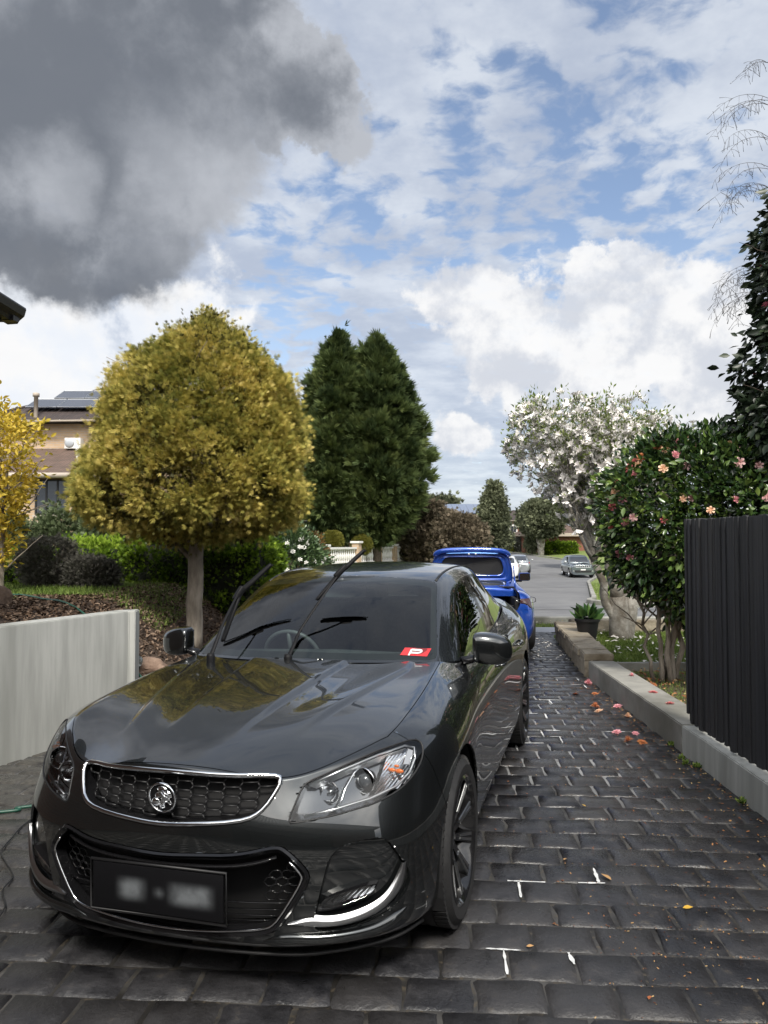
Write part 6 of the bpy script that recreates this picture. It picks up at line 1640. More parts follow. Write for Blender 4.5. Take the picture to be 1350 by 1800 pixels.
flakes('leaf_litter', 420, lambda n: (npr.uniform(.9, 2.3, n), npr.uniform(2.2, 3.6, n)), (.006, .013), litm, .002, .3)
flakes('leaf_litter', 130, lambda n: (npr.uniform(.4, 2.2, n), npr.uniform(3, 9, n)), (.008, .02), litm, .003, .3)
# joint debris: crumbs gathered in the joints on the right
def joint_pts(n):
    j = npr.integers(-8, 30, n); v = V0+j*PD+npr.normal(0, .006, n); u = npr.uniform(.3, 2.4, n)
    return u*ca+v*sa, -u*sa+v*ca
def jp2(n):
    x, y = joint_pts(n); k = (x < kxn(y)-.02) & (x > .55) & (npr.random(len(x)) < np.clip((x-.4)/1.8, .05, 1)); return x[k], y[k]
def kxn(y): return 2.25+(y-4.42)*.031
flakes('joint_debris', 5200, jp2, (.004, .011), litm, .001, .4)
# grass blades
grm = leafmat('grass_blades', [(.08, .13, .02), (.17, .26, .05), (.33, .40, .11)], .6, .2)
def blades(name, n, fn, h):
    x, y = fn(n); k = len(x); z = terr(x, y)-.036
    D = np.stack([npr.normal(0, .35, k), npr.normal(0, .35, k), np.ones(k)], 1)
    tv = np.array([(-.5, 0, 0), (.5, 0, 0), (.3, .25, .55), (0, .8, 1.0), (-.3, .25, .55)])*np.array([.12, .3, 1]); tf = np.array([[0, 1, 2, 3, 4]])
    return scatter(name, tv, tf, np.stack([x, y, z], 1), rotz_to(D, npr.uniform(0, 6.3, k)), npr.uniform(h*.5, h, k), grm, kind='stuff')
blades('lawn', 26000, lambda n: (npr.uniform(-9, -2.6, n), npr.uniform(8.7, 12.6, n)), .10)
def lawn2(n):
    x = npr.uniform(2.7, 7, n); y = npr.uniform(8.95, 12.3, n); k = x > 2.77+(y-8.9)*.125; return x[k], y[k]
blades('lawn', 34000, lawn2, .075)
blades('grass_verge', 9000, lambda n: (npr.uniform(-3, 9, n), npr.uniform(14.2, 15.05, n)), .07)
def isl(n):
    x = npr.uniform(5.9, 19, n); y = npr.uniform(20.6, 44, n); k = (x > road_right(y)+.25) & ((x-6.5)**2+(y-22)**2 > .3); return x[k], y[k]
blades('nature_strip', 22000, isl, .14)
def bedg(n):
    x = npr.uniform(2.6, 4.2, n); y = npr.uniform(6.0, 8.75, n); return x, y
blades('ground_cover', 7000, bedg, .05); flakes('leaf_litter', 900, bedg, (.02, .05), litm, .01, .5)
# small weeds at the kerb foot
for i, (px, py) in enumerate([(1198, 1335), (1226, 1350), (1206, 1345), (1302, 1412), (1180, 1312)]):
    p = gnd(px, py); n = 26; Dd = sph_dirs(n, .1)
    o = scatter('weed', LEAF[0], LEAF[1], np.array([[p.x, p.y, .0]])+Dd*.012, rotz_to(Dd+np.array([0, 0, .5]), npr.uniform(0, 6, n)), npr.uniform(.015, .04, n), grm)
    tag(o, ['tiny weed tuft at the foot of the concrete kerb, below the fence corner', 'dry weed sprig by the kerb a little nearer than the fence corner', 'small flat weed between the two weeds near the fence corner', 'clover-like weed nearest the camera at the kerb foot', 'faint weed sprout at the kerb foot, farthest of the row'][i], 'weed', 'weeds along the kerb foot')

# ======================================================= FALLEN BLOSSOMS
def petal_disc(cup=.35, n=5):
    v = [(0, 0, 0)]; f = []
    for k in range(n):
        a = 2*math.pi*k/n; w_ = .62
        b0 = len(v)
        for (rr, aa, zz) in ((.45, -w_*.7, .25), (.95, -w_*.55, .75), (1.08, 0, .7), (.95, w_*.55, .78), (.45, w_*.7, .25)):
            v.append((rr*math.cos(a+aa), rr*math.sin(a+aa), zz*cup))
        f.append([0, b0, b0+1, b0+2]); f.append([0, b0+2, b0+3, b0+4])
    return np.array(v, float), f
def rosette(bm, r_=.045, rings=((1.0, 6, .25), (.8, 6, .45), (.58, 5, .75), (.34, 4, 1.0)), flat=1.0, seed=1):
    q = random.Random(seed)
    for i, (s, n, cup) in enumerate(rings):
        v, f = petal_disc(cup, n); a = q.uniform(0, 6); Mr = Matrix.Rotation(a, 3, 'Z')
        vs = [bm.verts.new(Mr @ Vector((x*s*r_*q.uniform(.9, 1.1), y*s*r_*q.uniform(.9, 1.1), (z*r_+i*.004)*flat))) for x, y, z in v]
        for g in f: bm.faces.new([vs[k] for k in g])
def petmat(name, a, b_): 
    return noisy(name, a, b_, .55, 30, 4, Subsurface_Weight=.0)
FM = {'pink': petmat('pink_petals', (.62, .20, .24), (.78, .40, .42)), 'red': petmat('red_petals', (.42, .07, .08), (.62, .19, .18)), 'peach': petmat('peach_petals', (.72, .40, .24), (.82, .60, .42)), 'pale': petmat('pale_pink_petals', (.68, .38, .38), (.78, .55, .52)), 'rust': petmat('browned_petals', (.35, .09, .03), (.50, .20, .07))}
def flower_mesh(c, seed, flat=1.0):
    bm = BM(); rosette(bm, .045, flat=flat, seed=seed); me = bpy.data.meshes.new('flower'); bm.to_mesh(me); bm.free(); me.materials.append(FM[c]); return me
FMESH = {c: [flower_mesh(c, s) for s in (1, 2, 3)] for c in FM}
FFLAT = {c: [flower_mesh(c, s+5, .35) for s in (1, 2)] for c in FM}
fb = [(1110, 1189, 'pink', .21, 'pink camellia blossom lying on the broad concrete kerb near its far end'), (1149, 1218, 'red', .21, 'red camellia blossom lying midway along the broad concrete kerb'), (1063, 1160, 'rust', .0, 'dark red blossom where the sandstone edging meets the concrete kerb'),
      (1034, 1202, 'pink', 0, 'flattened pink blossom on the pavers beside the kerb end'), (1012, 1221, 'rust', 0, 'small browned blossom on the wet pavers, leftmost of the fallen blossoms'), (1046, 1220, 'rust', 0, 'big rust red blossom on the pavers near the kerb end'),
      (1046, 1244, 'rust', 0, 'squashed browned blossom on the pavers below the big rust red one'), (1052, 1251, 'peach', 0, 'peach blossom with petals spread on the pavers left of the bright pink one'), (1086, 1242, 'pink', 0, 'bright pink blossom on the pavers close to the kerb'),
      (1104, 1261, 'peach', 0, 'large peach and pink blossom on the pavers, standing up tallest'), (1084, 1288, 'pink', 0, 'dull pink flattened blossom on the pavers left of the twin pink blossoms'), (1117, 1290, 'pink', 0, 'open pink blossom with a trailing petal on the pavers near the kerb'),
      (1105, 1303, 'rust', 0, 'browned blossom on the pavers, left of the nearest pair'), (1129, 1306, 'rust', 0, 'orange brown blossom nearest the camera by the kerb'), (1176, 1238, 'red', .21, 'red blossom on the kerb by the foot of the black fence'),
      (1133, 1215, 'rust', .16, 'browned blossom on the soil below the camellia stems'), (1150, 1200, 'rust', .16, 'faded blossom beside the camellia stem base')]
for i, (px, py, c, z, lab) in enumerate(fb):
    p = gnd(px, py, z if z else 0)
    o = bpy.data.objects.new('fallen_blossom', (FFLAT if i % 3 else FMESH)[c][i % 2]); o.location = (p.x, p.y, z+.004)
    if z == .16: o.location.z = tz(p.x, p.y)+.01
    s = rnd.uniform(.75, 1.2); o.scale = (s, s*rnd.uniform(.7, 1), s); o.rotation_euler = (rnd.uniform(-.3, .3), rnd.uniform(-.3, .3), rnd.uniform(0, 6)); link(o); tag(o, lab, 'blossom', 'camellia blossoms fallen on the driveway')
ylf = mat('yellow_leaf', (.55, .33, .04), .5); ylb = mat('tan_leaf', (.45, .26, .11), .6)
for i, (px, py, s, m, lab) in enumerate([(1200, 1599, .045, ylf, 'single yellow leaf lying on the pavers at the lower right'), (1075, 1550, .065, ylb, 'long curled tan leaf lying across the white joint mark'), (995, 1511, .035, ylb, 'small pale leaf on the pavers to the right of the front wheel'), (925, 1667, .03, ylb, 'little orange brown leaf at the end of the white T-shaped mark'), (1030, 1420, .035, ylf, 'small yellow leaf on the pavers between the car and the kerb'), (1143, 1754, .03, FM['rust'], 'tiny red leaf on the pavers near the bottom edge')]):
    p = gnd(px, py); Rm = rotz_to(np.array([[math.cos(i*2.1), math.sin(i*2.1), .12]]), np.array([0.2])); o = scatter('fallen_leaf', LEAF[0]*np.array([1, .6, 1]), LEAF[1], np.array([[p.x, p.y, .008]]), Rm, np.array([s]), m); tag(o, lab, 'leaf', 'single leaves on the driveway')
# ======================================================= TREES AND PLANTS
def crown_centres(cx, cy, prof, lobes=.12, depth=.18, seed=0, zlo=None, leanx=None, holes=()):
    zs = np.array([p[0] for p in prof]); rs = np.array([p[1] for p in prof])
    ph = np.random.default_rng(seed).uniform(0, 6.3, 6)
    def fn(n):
        zz = np.linspace(zs[0], zs[-1], 200); w_ = np.interp(zz, zs, rs)+.05; cdf = np.cumsum(w_); cdf /= cdf[-1]
        z = np.interp(npr.random(n), cdf, zz); a = npr.uniform(0, 2*math.pi, n)
        r_ = np.interp(z, zs, rs)
        lob = 1+lobes*(np.sin(3*a+ph[0]+z*1.7)*np.sin(2.3*z+ph[1])+.7*np.sin(7*a+ph[2]+z*5)*np.sin(z*4.1+ph[3])+.5*np.sin(13*a+z*9+ph[4]))
        r2 = r_*lob*(1-depth*np.abs(npr.normal(0, 1, n)))
        r2 = np.clip(r2, 0, None)
        lx = leanx(z) if leanx else 0
        C_ = np.stack([cx+lx+r2*np.cos(a), cy+r2*np.sin(a), z], 1)
        slope = np.interp(z+.05, zs, rs)-np.interp(z-.05, zs, rs)
        O_ = np.stack([np.cos(a), np.sin(a), -slope/.1*.6], 1); O_ /= np.linalg.norm(O_, axis=1, keepdims=True)
        for hx_, hy_, hz_, hr_ in holes:
            far = (C_[:, 0]-hx_)**2+(C_[:, 1]-hy_)**2+((C_[:, 2]-hz_)*1.5)**2 > hr_**2
            C_, O_ = C_[far], O_[far]
        if len(C_) < n:
            q = npr.integers(0, len(C_), n-len(C_)); C_ = np.concatenate([C_, C_[q]+npr.normal(0, .03, (len(q), 3))]); O_ = np.concatenate([O_, O_[q]])
        return C_, O_
    return fn
def tree(name, label, cat, x, y, foliage, trunk, group=None, z=None):
    t_ = thing(name, label, cat, (x, y, tz(x, y) if z is None else z), 0, group)
    for f in foliage: 
        f.parent = t_; f.matrix_parent_inverse = Matrix.Translation(-t_.location)
    if trunk: trunk.parent = t_; trunk.matrix_parent_inverse = Matrix.Translation(-t_.location)
    return t_
def mkfol(name, fn, n_cl, per, r_cl, tmpl, size, m, out=1.0, up=.2, jit=.5, ctint=.5):
    P_, D, idx = clumpy(n_cl, per, fn, r_cl, out, up, jit); n = len(P_)
    ct = npr.random(n_cl)[idx]; tint = np.clip(ct*ctint+npr.random(n)*(1-ctint), 0, 1)
    tv, tf = tmpl
    return scatter(name, tv, tf, P_, rotz_to(D, npr.uniform(0, 6.3, n)), npr.uniform(size*.65, size*1.25, n), m, None, tint)
# ---- golden tree with a clipped egg crown
ym = leafmat('golden_foliage', [(.17, .18, .04), (.42, .37, .085), (.66, .54, .16), (.86, .73, .32)], .6, .3, .25, .75, 1.3)
TX, TY = -2.33, 9.2
prof = [(1.60, .30), (1.66, .80), (1.80, 1.20), (2.0, 1.42), (2.2, 1.50), (2.66, 1.40), (3.1, 1.27), (3.4, 1.15), (3.78, .93), (4.10, .62), (4.30, .30), (4.42, .06)]
prof = [(1.70+(z-1.6)*.925, r_*.855) for z, r_ in prof]
prof = prof[:-4]+[(prof[-4][0], prof[-4][1]*.93), (prof[-3][0], prof[-3][1]*.82), (prof[-2][0], prof[-2][1]*.62), (prof[-1][0]+.05, .01)]
lean = lambda z: .07+(z-2.2)*.045
hol = []
for k in range(46):
    z = rnd.uniform(1.75, 3.9); a = rnd.uniform(0, 6.28); r_ = lin(z, prof)*rnd.uniform(.92, 1.02); hol.append((TX+r_*math.cos(a), TY+r_*math.sin(a), z, rnd.uniform(.10, .23)))
f1 = mkfol('crown', crown_centres(TX, TY, prof, .12, .055, 1, leanx=lean, holes=hol), 2100, 34, .115, feather(9, 1.0, .085, .85), .066, ym, 1.3, .12, .4, .45)
gy = leafmat('hollow_shade_foliage', [(.05, .05, .015), (.13, .12, .03), (.26, .22, .05)], .6, .15, .25, .8, 1.6)  # darker inner leaves: shade of the crown hollows put into the colour
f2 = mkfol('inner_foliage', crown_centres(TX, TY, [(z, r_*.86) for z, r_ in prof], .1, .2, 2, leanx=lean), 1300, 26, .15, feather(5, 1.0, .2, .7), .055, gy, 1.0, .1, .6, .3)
bm = BM()
trk = branch_chain(bm, (TX, TY, tz(TX, TY)-.1), (TX+.03, TY, 1.75), .105, .085, .012, 8, 14)
for v in bm.verts:
    if v.co.z < .62: v.co.x += (v.co.x-TX)*.25*(.62-v.co.z); v.co.y += (v.co.y-TY)*.25*(.62-v.co.z)
for a, h, e, ez, r_ in ((2.9, 1.35, .62, 2.0, .035), (-.4, 1.6, .9, 2.5, .04), (1.2, 1.6, .8, 2.6, .04), (4.2, 1.55, .8, 2.4, .04), (.3, 1.7, .4, 3.5, .045), (3.4, 1.7, .7, 3.0, .04)):
    q = branch_chain(bm, (TX, TY, h), (TX+e*math.cos(a), TY+e*math.sin(a), ez), r_, r_*.5, .06, 6, 8)
    for _ in range(6):
        p = q[rnd.randint(3, 6)]; branch_chain(bm, p, p+Vector((rnd.uniform(-.5, .5), rnd.uniform(-.5, .5), rnd.uniform(.1, .8))), .012, .004, .08, 4, 5)
for _ in range(40):
    p = Vector((TX+lean(3)+rnd.uniform(-.4, .4), TY+rnd.uniform(-.4, .4), rnd.uniform(1.9, 3.6))); a = rnd.uniform(0, 6.3)
    branch_chain(bm, p, p+Vector((math.cos(a)*.75, math.sin(a)*.75, .35)), .010, .003, .05, 4, 5)
trunk = part('trunk', bm, M['bark_y'])
tree('golden_tree', 'big egg-shaped golden yellow tree on a bare grey trunk left of the sedan', 'tree', TX, TY, [f1, f2], trunk)
# ---- pair of dark conifers across the street
cm = leafmat('dark_conifer', [(.032, .052, .02), (.10, .135, .045), (.215, .25, .085)], .65, .15, .2, .8, .25)
def conifer(px, Y, topy, base_z, prof_px, label, seed, n_cl=950):
    x = (px-675)/F*Y; mpx = Y/F; top = CAMZ+(HOR-topy)*mpx
    prof = [(CAMZ+(HOR-py)*mpx, r_*mpx) for py, r_ in prof_px][::-1]
    prof = sorted(prof)
    zz_ = np.arange(prof[0][0], prof[-1][0], .22); rr_ = np.interp(zz_, [p[0] for p in prof], [p[1] for p in prof])
    prof = [(float(z), max(.03, float(r_)-.34)*(1.13-.26*((float(z)*.95+seed*.3) % 1.0))) for z, r_ in zip(zz_, rr_)]+[(prof[-1][0], .02)]
    f = mkfol('crown', crown_centres(x, Y, prof, .28, .15, seed), int(n_cl*1.5), 20, .19, feather(7, 1.0, .10, .32), .46, cm, 1.2, .55, .2, .6)
    f2 = mkfol('inner_foliage', crown_centres(x, Y, [(a, b_*.7) for a, b_ in prof], .15, .25, seed+1), n_cl//4, 16, .45, feather(7, 1.0, .17, .5), .40, cm, .8, .5, .5, .3)
    bm = BM(); branch_chain(bm, (x, Y, base_z-.3), (x, Y, top-.5), .24, .03, .004, 10, 10)
    for _ in range(70):
        z = rnd.uniform(2.0, top-1); a = rnd.uniform(0, 6.3); r_ = float(np.interp(z, [p[0] for p in prof], [p[1] for p in prof]))*.9
        branch_chain(bm, (x, Y, z), (x+r_*math.cos(a), Y+r_*math.sin(a), z+.25*r_), .035, .01, .03, 4, 5)
    tr = part('trunk', bm, M['bark_d'])
    tree('conifer_tree', label, 'tree', x, Y, [f, f2], tr, 'twin dark conifers across the street')
conifer(592, 34.0, 584, .6, [(584, 1), (600, 12), (625, 30), (660, 42), (700, 52), (750, 58), (800, 58), (850, 58), (890, 52), (925, 40), (945, 12)], 'left one of the twin tall dark green conifers, its single tip leaning left', 4)
conifer(662, 34.6, 588, .6, [(588, 1), (600, 12), (630, 36), (660, 50), (700, 64), (750, 74), (800, 80), (860, 78), (900, 62), (930, 42), (950, 14)], 'right and broader one of the twin tall dark green conifers', 14, 1150)
# ---- clipped and wild shrubs
def shrub(name, label, cat, cx, cy, z0, prof, m, size, n_cl, per, r_cl, tmpl=None, up=.25, ax=None, seed=5, jit=.5, group=None, trunk=True, lobes=.10, depth=.12, out=1.0, ct=.5):
    fn0 = crown_centres(0, 0, prof, lobes, depth, seed)
    def fn(n):
        C_, O_ = fn0(n)
        if ax: C_[:, 0] *= ax[0]; C_[:, 1] *= ax[1]
        C_[:, 0] += cx; C_[:, 1] += cy; C_[:, 2] += z0; return C_, O_
    f = mkfol('foliage', fn, n_cl, per, r_cl, tmpl or feather(5, 1, .25, .7), size, m, out, up, jit, ct)
    tr = None
    if trunk:
        bm = BM(); h = prof[-1][0]; rr = max(p[1] for p in prof)
        for k in range(9):
            a = k*.7; branch_chain(bm, (cx+.03*math.cos(a), cy+.03*math.sin(a), z0-.05), (cx+rr*.75*math.cos(a)*(ax[0] if ax else 1), cy+rr*.75*math.sin(a)*(ax[1] if ax else 1), z0+h*rnd.uniform(.5, .85)), .03*min(1, h), .008, .08, 6, 6)
        tr = part('stems', bm, M['bark_d'])
    return tree(name, label, cat, cx, cy, [f], tr, group, z0)
def hedge(name, label, x0, x1, y0, y1, z0, ztop, m, size, dens, rot=0, rnd_=.18, seed=1, group=None, tmpl=None, per=16, rc=.11):
    """box-shaped clipped hedge with rounded shoulders"""
    W_, D_, H_ = x1-x0, y1-y0, ztop-z0; area = 2*(W_+D_)*H_+W_*D_; n = int(area*dens)
    def fn(n_):
        a = npr.random(n_)*area; f = np.zeros((n_, 3)); o = np.zeros((n_, 3)); s = npr.random((n_, 2))
        edges = np.cumsum([W_*H_, W_*H_, D_*H_, D_*H_, W_*D_]); k = np.searchsorted(edges, a)
        for i, (cfn) in enumerate([lambda s: ((s[:, 0]*W_, 0*s[:, 0], s[:, 1]*H_), (0, -1, 0)), lambda s: ((s[:, 0]*W_, D_+0*s[:, 0], s[:, 1]*H_), (0, 1, 0)), lambda s: ((0*s[:, 0], s[:, 0]*D_, s[:, 1]*H_), (-1, 0, 0)), lambda s: ((W_+0*s[:, 0], s[:, 0]*D_, s[:, 1]*H_), (1, 0, 0)), lambda s: ((s[:, 0]*W_, s[:, 1]*D_, H_+0*s[:, 0]), (0, 0, 1))]):
            q = k == i; c, oo = cfn(s[q]); f[q] = np.stack(c, 1); o[q] = oo
        # round off the box
        hc = np.array([W_/2, D_/2, 0]); e = np.abs(f-np.array([W_/2, D_/2, 0])); ex = np.clip((e[:, 0]-(W_/2-rnd_))/rnd_, 0, 1); ez = np.clip((f[:, 2]-(H_-rnd_))/rnd_, 0, 1); ey = np.clip((e[:, 1]-(D_/2-rnd_))/rnd_, 0, 1)
        f[:, 2] -= rnd_*.6*np.maximum(ex, ey)**2*ez; f[:, 0] -= np.sign(f[:, 0]-W_/2)*rnd_*.5*ez**2*ex; f[:, 0] -= np.sign(f[:, 0]-W_/2)*rnd_*.4*ey**2*ex
        wv = .03*np.sin(f[:, 0]*5+seed)*np.sin(f[:, 2]*6)+.03*np.sin(f[:, 1]*7+f[:, 0]*3)
        f += o*wv[:, None]; f -= o*np.abs(npr.normal(0, .035, (n_, 1)))
        return f+np.array([x0, y0, z0]), o+np.array([0, 0, .15])
    fo = mkfol('foliage', fn, n, per, rc, tmpl or feather(5, 1, .22, .5), size, m, 1, .35, .35, .35)
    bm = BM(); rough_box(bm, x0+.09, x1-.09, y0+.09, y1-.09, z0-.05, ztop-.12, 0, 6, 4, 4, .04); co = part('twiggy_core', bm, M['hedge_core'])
    c = Vector(((x0+x1)/2, (y0+y1)/2, z0))
    t_ = thing(name, label, 'hedge', c, 0, group)
    for o in (fo, co): o.parent = t_; o.matrix_parent_inverse = Matrix.Translation(-c)
    return t_
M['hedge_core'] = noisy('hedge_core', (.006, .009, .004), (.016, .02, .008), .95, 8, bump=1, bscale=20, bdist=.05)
hm = leafmat('hedge_green', [(.04, .075, .009), (.15, .24, .02), (.42, .55, .06)], .6, .35, .2, .8, .8)
hb_ = leafmat('hedge_bright', [(.08, .15, .012), (.27, .40, .04), (.52, .66, .10)], .6, .4, .2, .8, .8)
hedge('clipped_hedge', 'large dark clipped hedge with a bright green top behind the golden tree', -3.95, -1.75, 11.2, 13.0, .35, 1.66, hm, .075, 60, seed=2, rnd_=.3)
hedge('clipped_hedge', 'low bright green hedge between the grey shrub and the large dark hedge', -5.0, -4.02, 11.2, 12.2, tz(-4.5, 11.5), 1.56, hb_, .07, 60, seed=3, rnd_=.25)
hedge('clipped_hedge', 'bright green hedge at the left edge under the yellow-leaved tree', -7.5, -5.2, 10.9, 11.9, tz(-6, 11), 1.43, hb_, .07, 60, seed=4, rnd_=.25)
gs = leafmat('grey_shrub', [(.045, .043, .036), (.10, .097, .082), (.19, .18, .15)], .8, .1)
def grey(px0, px1, ytop, Y, lab, seed):
    x = ((px0+px1)/2-675)/F*Y; r_ = (px1-px0)/2/F*Y; z0 = tz(x, Y); h = CAMZ-(ytop-HOR)/F*Y-z0
    t_ = shrub('grey_shrub', lab, 'shrub', x, Y, z0, [(0, r_*.5), (h*.25, r_*.85), (h*.55, r_), (h*.85, r_*.75), (h, r_*.2)], gs, .05, 420, 24, .08, feather(5, 1, .12, .7), ax=(1, .6), seed=seed, lobes=.14, depth=.2)
    bm = BM()
    for _ in range(60):
        a = rnd.uniform(0, 6.3); e = rnd.uniform(.5, 1.0); p = Vector((x+rnd.uniform(-.1, .1), Y+rnd.uniform(-.1, .1), z0)); q = Vector((x+r_*e*math.cos(a), Y-.05+r_*.6*e*math.sin(a), z0+h*rnd.uniform(.4, .9)))
        branch_chain(bm, p, q, .012, .004, .12, 6, 5)
    o = part('twigs', bm, noisy('grey_twigs', (.10, .09, .085), (.17, .155, .14), .9, 20), t_); o.matrix_parent_inverse = Matrix.Translation(-t_.location)
grey(34, 140, 948, 10.45, 'larger dark twiggy grey shrub on the left lawn edge', 1)
grey(120, 205, 985, 10.3, 'smaller dark twiggy grey shrub leaning towards the large hedge', 2)
# yellow-leaved young tree, far left
yl = leafmat('yellow_leaves', [(.30, .25, .03), (.62, .46, .06), (.82, .62, .10)], .5, .35, .3, .9, 1.2)
x, Y = -4.72, 9.3
fn = crown_centres(x-.12, Y, [(1.35, .12), (1.7, .25), (2.1, .34), (2.6, .54), (2.9, .46), (3.15, .30), (3.30, .06)], .28, .28, 9)
f = mkfol('crown', fn, 210, 20, .13, (LEAF[0]*np.array([.9, 1, 1]), LEAF[1]), .075, yl, .6, .15, .8, .3)
bm = BM()
st_ = branch_chain(bm, (x, Y, tz(x, Y)-.1), (x+.05, Y, 2.7), .035, .015, .02, 8, 8)
for _ in range(26):
    p = Vector((x, Y, rnd.uniform(1.2, 2.6))); a = rnd.uniform(0, 6.3); branch_chain(bm, p, p+Vector((.55*math.cos(a), .55*math.sin(a), rnd.uniform(.1, .7))), .012, .003, .06, 5, 5)
tree('yellow_leaved_tree', 'small loose tree with bright yellow leaves at the left edge', 'tree', x, Y, [f], part('trunk', bm, M['bark_y']))
ol = leafmat('olive_bush', [(.05, .07, .03), (.11, .145, .065), (.21, .25, .13)], .6, .2)
for px0, px1, yt, Y, lab, sd in ((60, 175, 895, 15.5, 'soft olive green bush below the brick house window', 1), (130, 260, 912, 14.3, 'soft olive green bush nearer the golden tree, right of its twin', 2), (-60, 60, 900, 15.0, 'dark green bush behind the yellow-leaved tree', 3)):
    x = ((px0+px1)/2-675)/F*Y; r_ = (px1-px0)/2/F*Y; z0 = tz(x, Y); h = CAMZ+(HOR-yt)/F*Y-z0
    shrub('olive_bush', lab, 'bush', x, Y, z0, [(0, r_*.7), (h*.4, r_), (h*.75, r_*.85), (h, r_*.25)], ol, .10, 420, 26, .2, seed=sd, lobes=.16)
# white camellia, orange cone, box balls
dg = leafmat('glossy_dark_leaves', [(.02, .04, .015), (.05, .09, .03), (.13, .19, .08)], .32, .1, .55, .9, .8)
x, Y = (506-675)/F*20, 20.0; z0 = tz(x, Y)
wc = shrub('white_camellia_bush', 'dark green bush dotted with white flowers behind the hedge end', 'bush', x, Y, z0, [(0, .75), (1.0, 1.0), (1.6, .8), (2.05, .2)], dg, .10, 560, 26, .2, LEAF, seed=7, lobes=.15)
bmf = BM(); rosette(bmf, .075, seed=3); me = bpy.data.meshes.new('white_flower'); bmf.to_mesh(me); bmf.free(); me.materials.append(mat('white_petals', (.78, .77, .72), .5)); WF = me
for k in range(46):
    a = rnd.uniform(-2.6, .1); z = rnd.uniform(.3, 2.0); r_ = lin(z, [(0, .8), (1.0, 1.08), (1.6, .9), (2.05, .3)])
    o = bpy.data.objects.new('flower', WF); o.location = (r_*math.cos(a), r_*math.sin(a), z); o.rotation_euler = Vector((math.cos(a), math.sin(a), .3)).to_track_quat('Z', 'Y').to_euler(); o.scale = (.8,)*3; link(o, wc)
oc = leafmat('bronze_cone', [(.10, .06, .02), (.22, .13, .04), (.36, .22, .07)], .6, .2)
x, Y = (552-675)/F*25, 25.0; shrub('clipped_cone_shrub', 'narrow bronze clipped cone showing right of the golden tree', 'shrub', x, Y, tz(x, Y), [(0, .45), (.8, .5), (1.4, .38), (2.1, .1)], oc, .09, 300, 20, .12, seed=3, lobes=.03, depth=.03)
bx_ = leafmat('clipped_box', [(.07, .085, .012), (.17, .17, .028), (.29, .26, .05)], .6, .2)
for px, py, rp, Y, lab in ((585, 951, 17.5, 32.5, 'left clipped golden green ball behind the balustrade'), (636, 957, 17, 33.5, 'right clipped golden green ball behind the balustrade')):
    x = (px-675)/F*Y; r_ = rp/F*Y; zc = CAMZ+(HOR-py)/F*Y; z0 = tz(x, Y)
    shrub('topiary_ball', lab, 'topiary', x, Y, z0, [(zc-z0-r_, .1)]+[(zc-z0-r_*math.cos(a), r_*math.sin(a)) for a in (.5, .9, 1.3, 1.7, 2.1, 2.5, 2.9)], bx_, .045, 700, 22, .06, seed=5, lobes=.01, depth=.02, group='clipped balls behind the balustrade')
# far street trees
bb = leafmat('bronze_bush', [(.05, .045, .03), (.14, .115, .078), (.26, .21, .15)], .7, .2, .2, .9, .35)
gg_ = leafmat('grey_green_tree', [(.055, .065, .04), (.135, .15, .09), (.26, .28, .17)], .7, .2, .2, .9, .35)
def ftree(name, lab, cat, px0, px1, yt, yb, Y, m, n_cl, per, size, rc, seed, trunk=None, ppf=None, tm=None):
    x = ((px0+px1)/2-675)/F*Y; r_ = (px1-px0)/2/F*Y; zb = CAMZ+(HOR-yb)/F*Y; zt = CAMZ+(HOR-yt)/F*Y; h = zt-zb; g = tz(x, Y)
    pr = ppf or [(0, .45), (.2, .85), (.45, 1), (.7, .85), (.9, .5), (1, .1)]
    fn = crown_centres(x, Y, [(zb+a*h, b_*r_) for a, b_ in pr], .2, .2, seed)
    f = mkfol('crown', fn, n_cl, per, rc, tm or feather(5, 1, .25, .8), size, m, .8, .2, .7, .5)
    bm = BM(); q = trunk or .12
    for k in range(3):
        b0 = Vector((x+rnd.uniform(-.1, .1), Y, g-.2)); branch_chain(bm, b0, (x+(k-1)*r_*.35, Y, zb+h*.45), q*(1 if k == 1 else .8), q*.35, .05, 7, 8)
    for k in range(14):
        a = rnd.uniform(0, 6.3); branch_chain(bm, (x, Y, zb+h*.2), (x+r_*.8*math.cos(a), Y+r_*.8*math.sin(a), zb+h*rnd.uniform(.3, .9)), q*.3, .02, .08, 5, 5)
    return tree(name, lab, cat, x, Y, [f], part('trunk', bm, M['bark_m'] if trunk else M['bark_d']))
ftree('bronze_shrub', 'wide bronze brown bush right of the conifers, its left half', 'bush', 712, 798, 888, 1000, 38, bb, 1000, 30, .22, .30, 3)
ftree('bronze_shrub', 'lower bronze brown bush behind the raised blue boot lid', 'bush', 768, 848, 910, 1000, 36, bb, 1000, 30, .20, .28, 4)
ftree('evergreen_tree', 'slim grey green tree standing between the two distant houses', 'tree', 846, 891, 850, 972, 50, gg_, 900, 26, .22, .32, 5, None, [(0, .5), (.2, .9), (.4, .8), (.6, .75), (.8, .45), (1, .12)])
ftree('street_tree', 'round street tree with a forked pale trunk in front of the brick garage', 'tree', 914, 988, 880, 940, 97, gg_, 1100, 26, .34, .42, 6, .40)
ftree('dark_tree', 'broad dark tree mass behind the magnolia branches', 'tree', 990, 1090, 850, 922, 72, gg_, 1000, 26, .32, .42, 7, .2)
ftree('low_bush', 'dark bush beside the brick garage wall at the far grass slope', 'bush', 926, 941, 940, 968, 98, gg_, 160, 18, .25, .35, 8)
yb_ = leafmat('lime_bush', [(.12, .14, .02), (.28, .30, .04), (.45, .42, .08)], .6, .2)
ftree('lime_bush', 'small lime yellow bush below the slim grey green tree', 'bush', 882, 902, 950, 970, 104, yb_, 200, 20, .25, .35, 9)
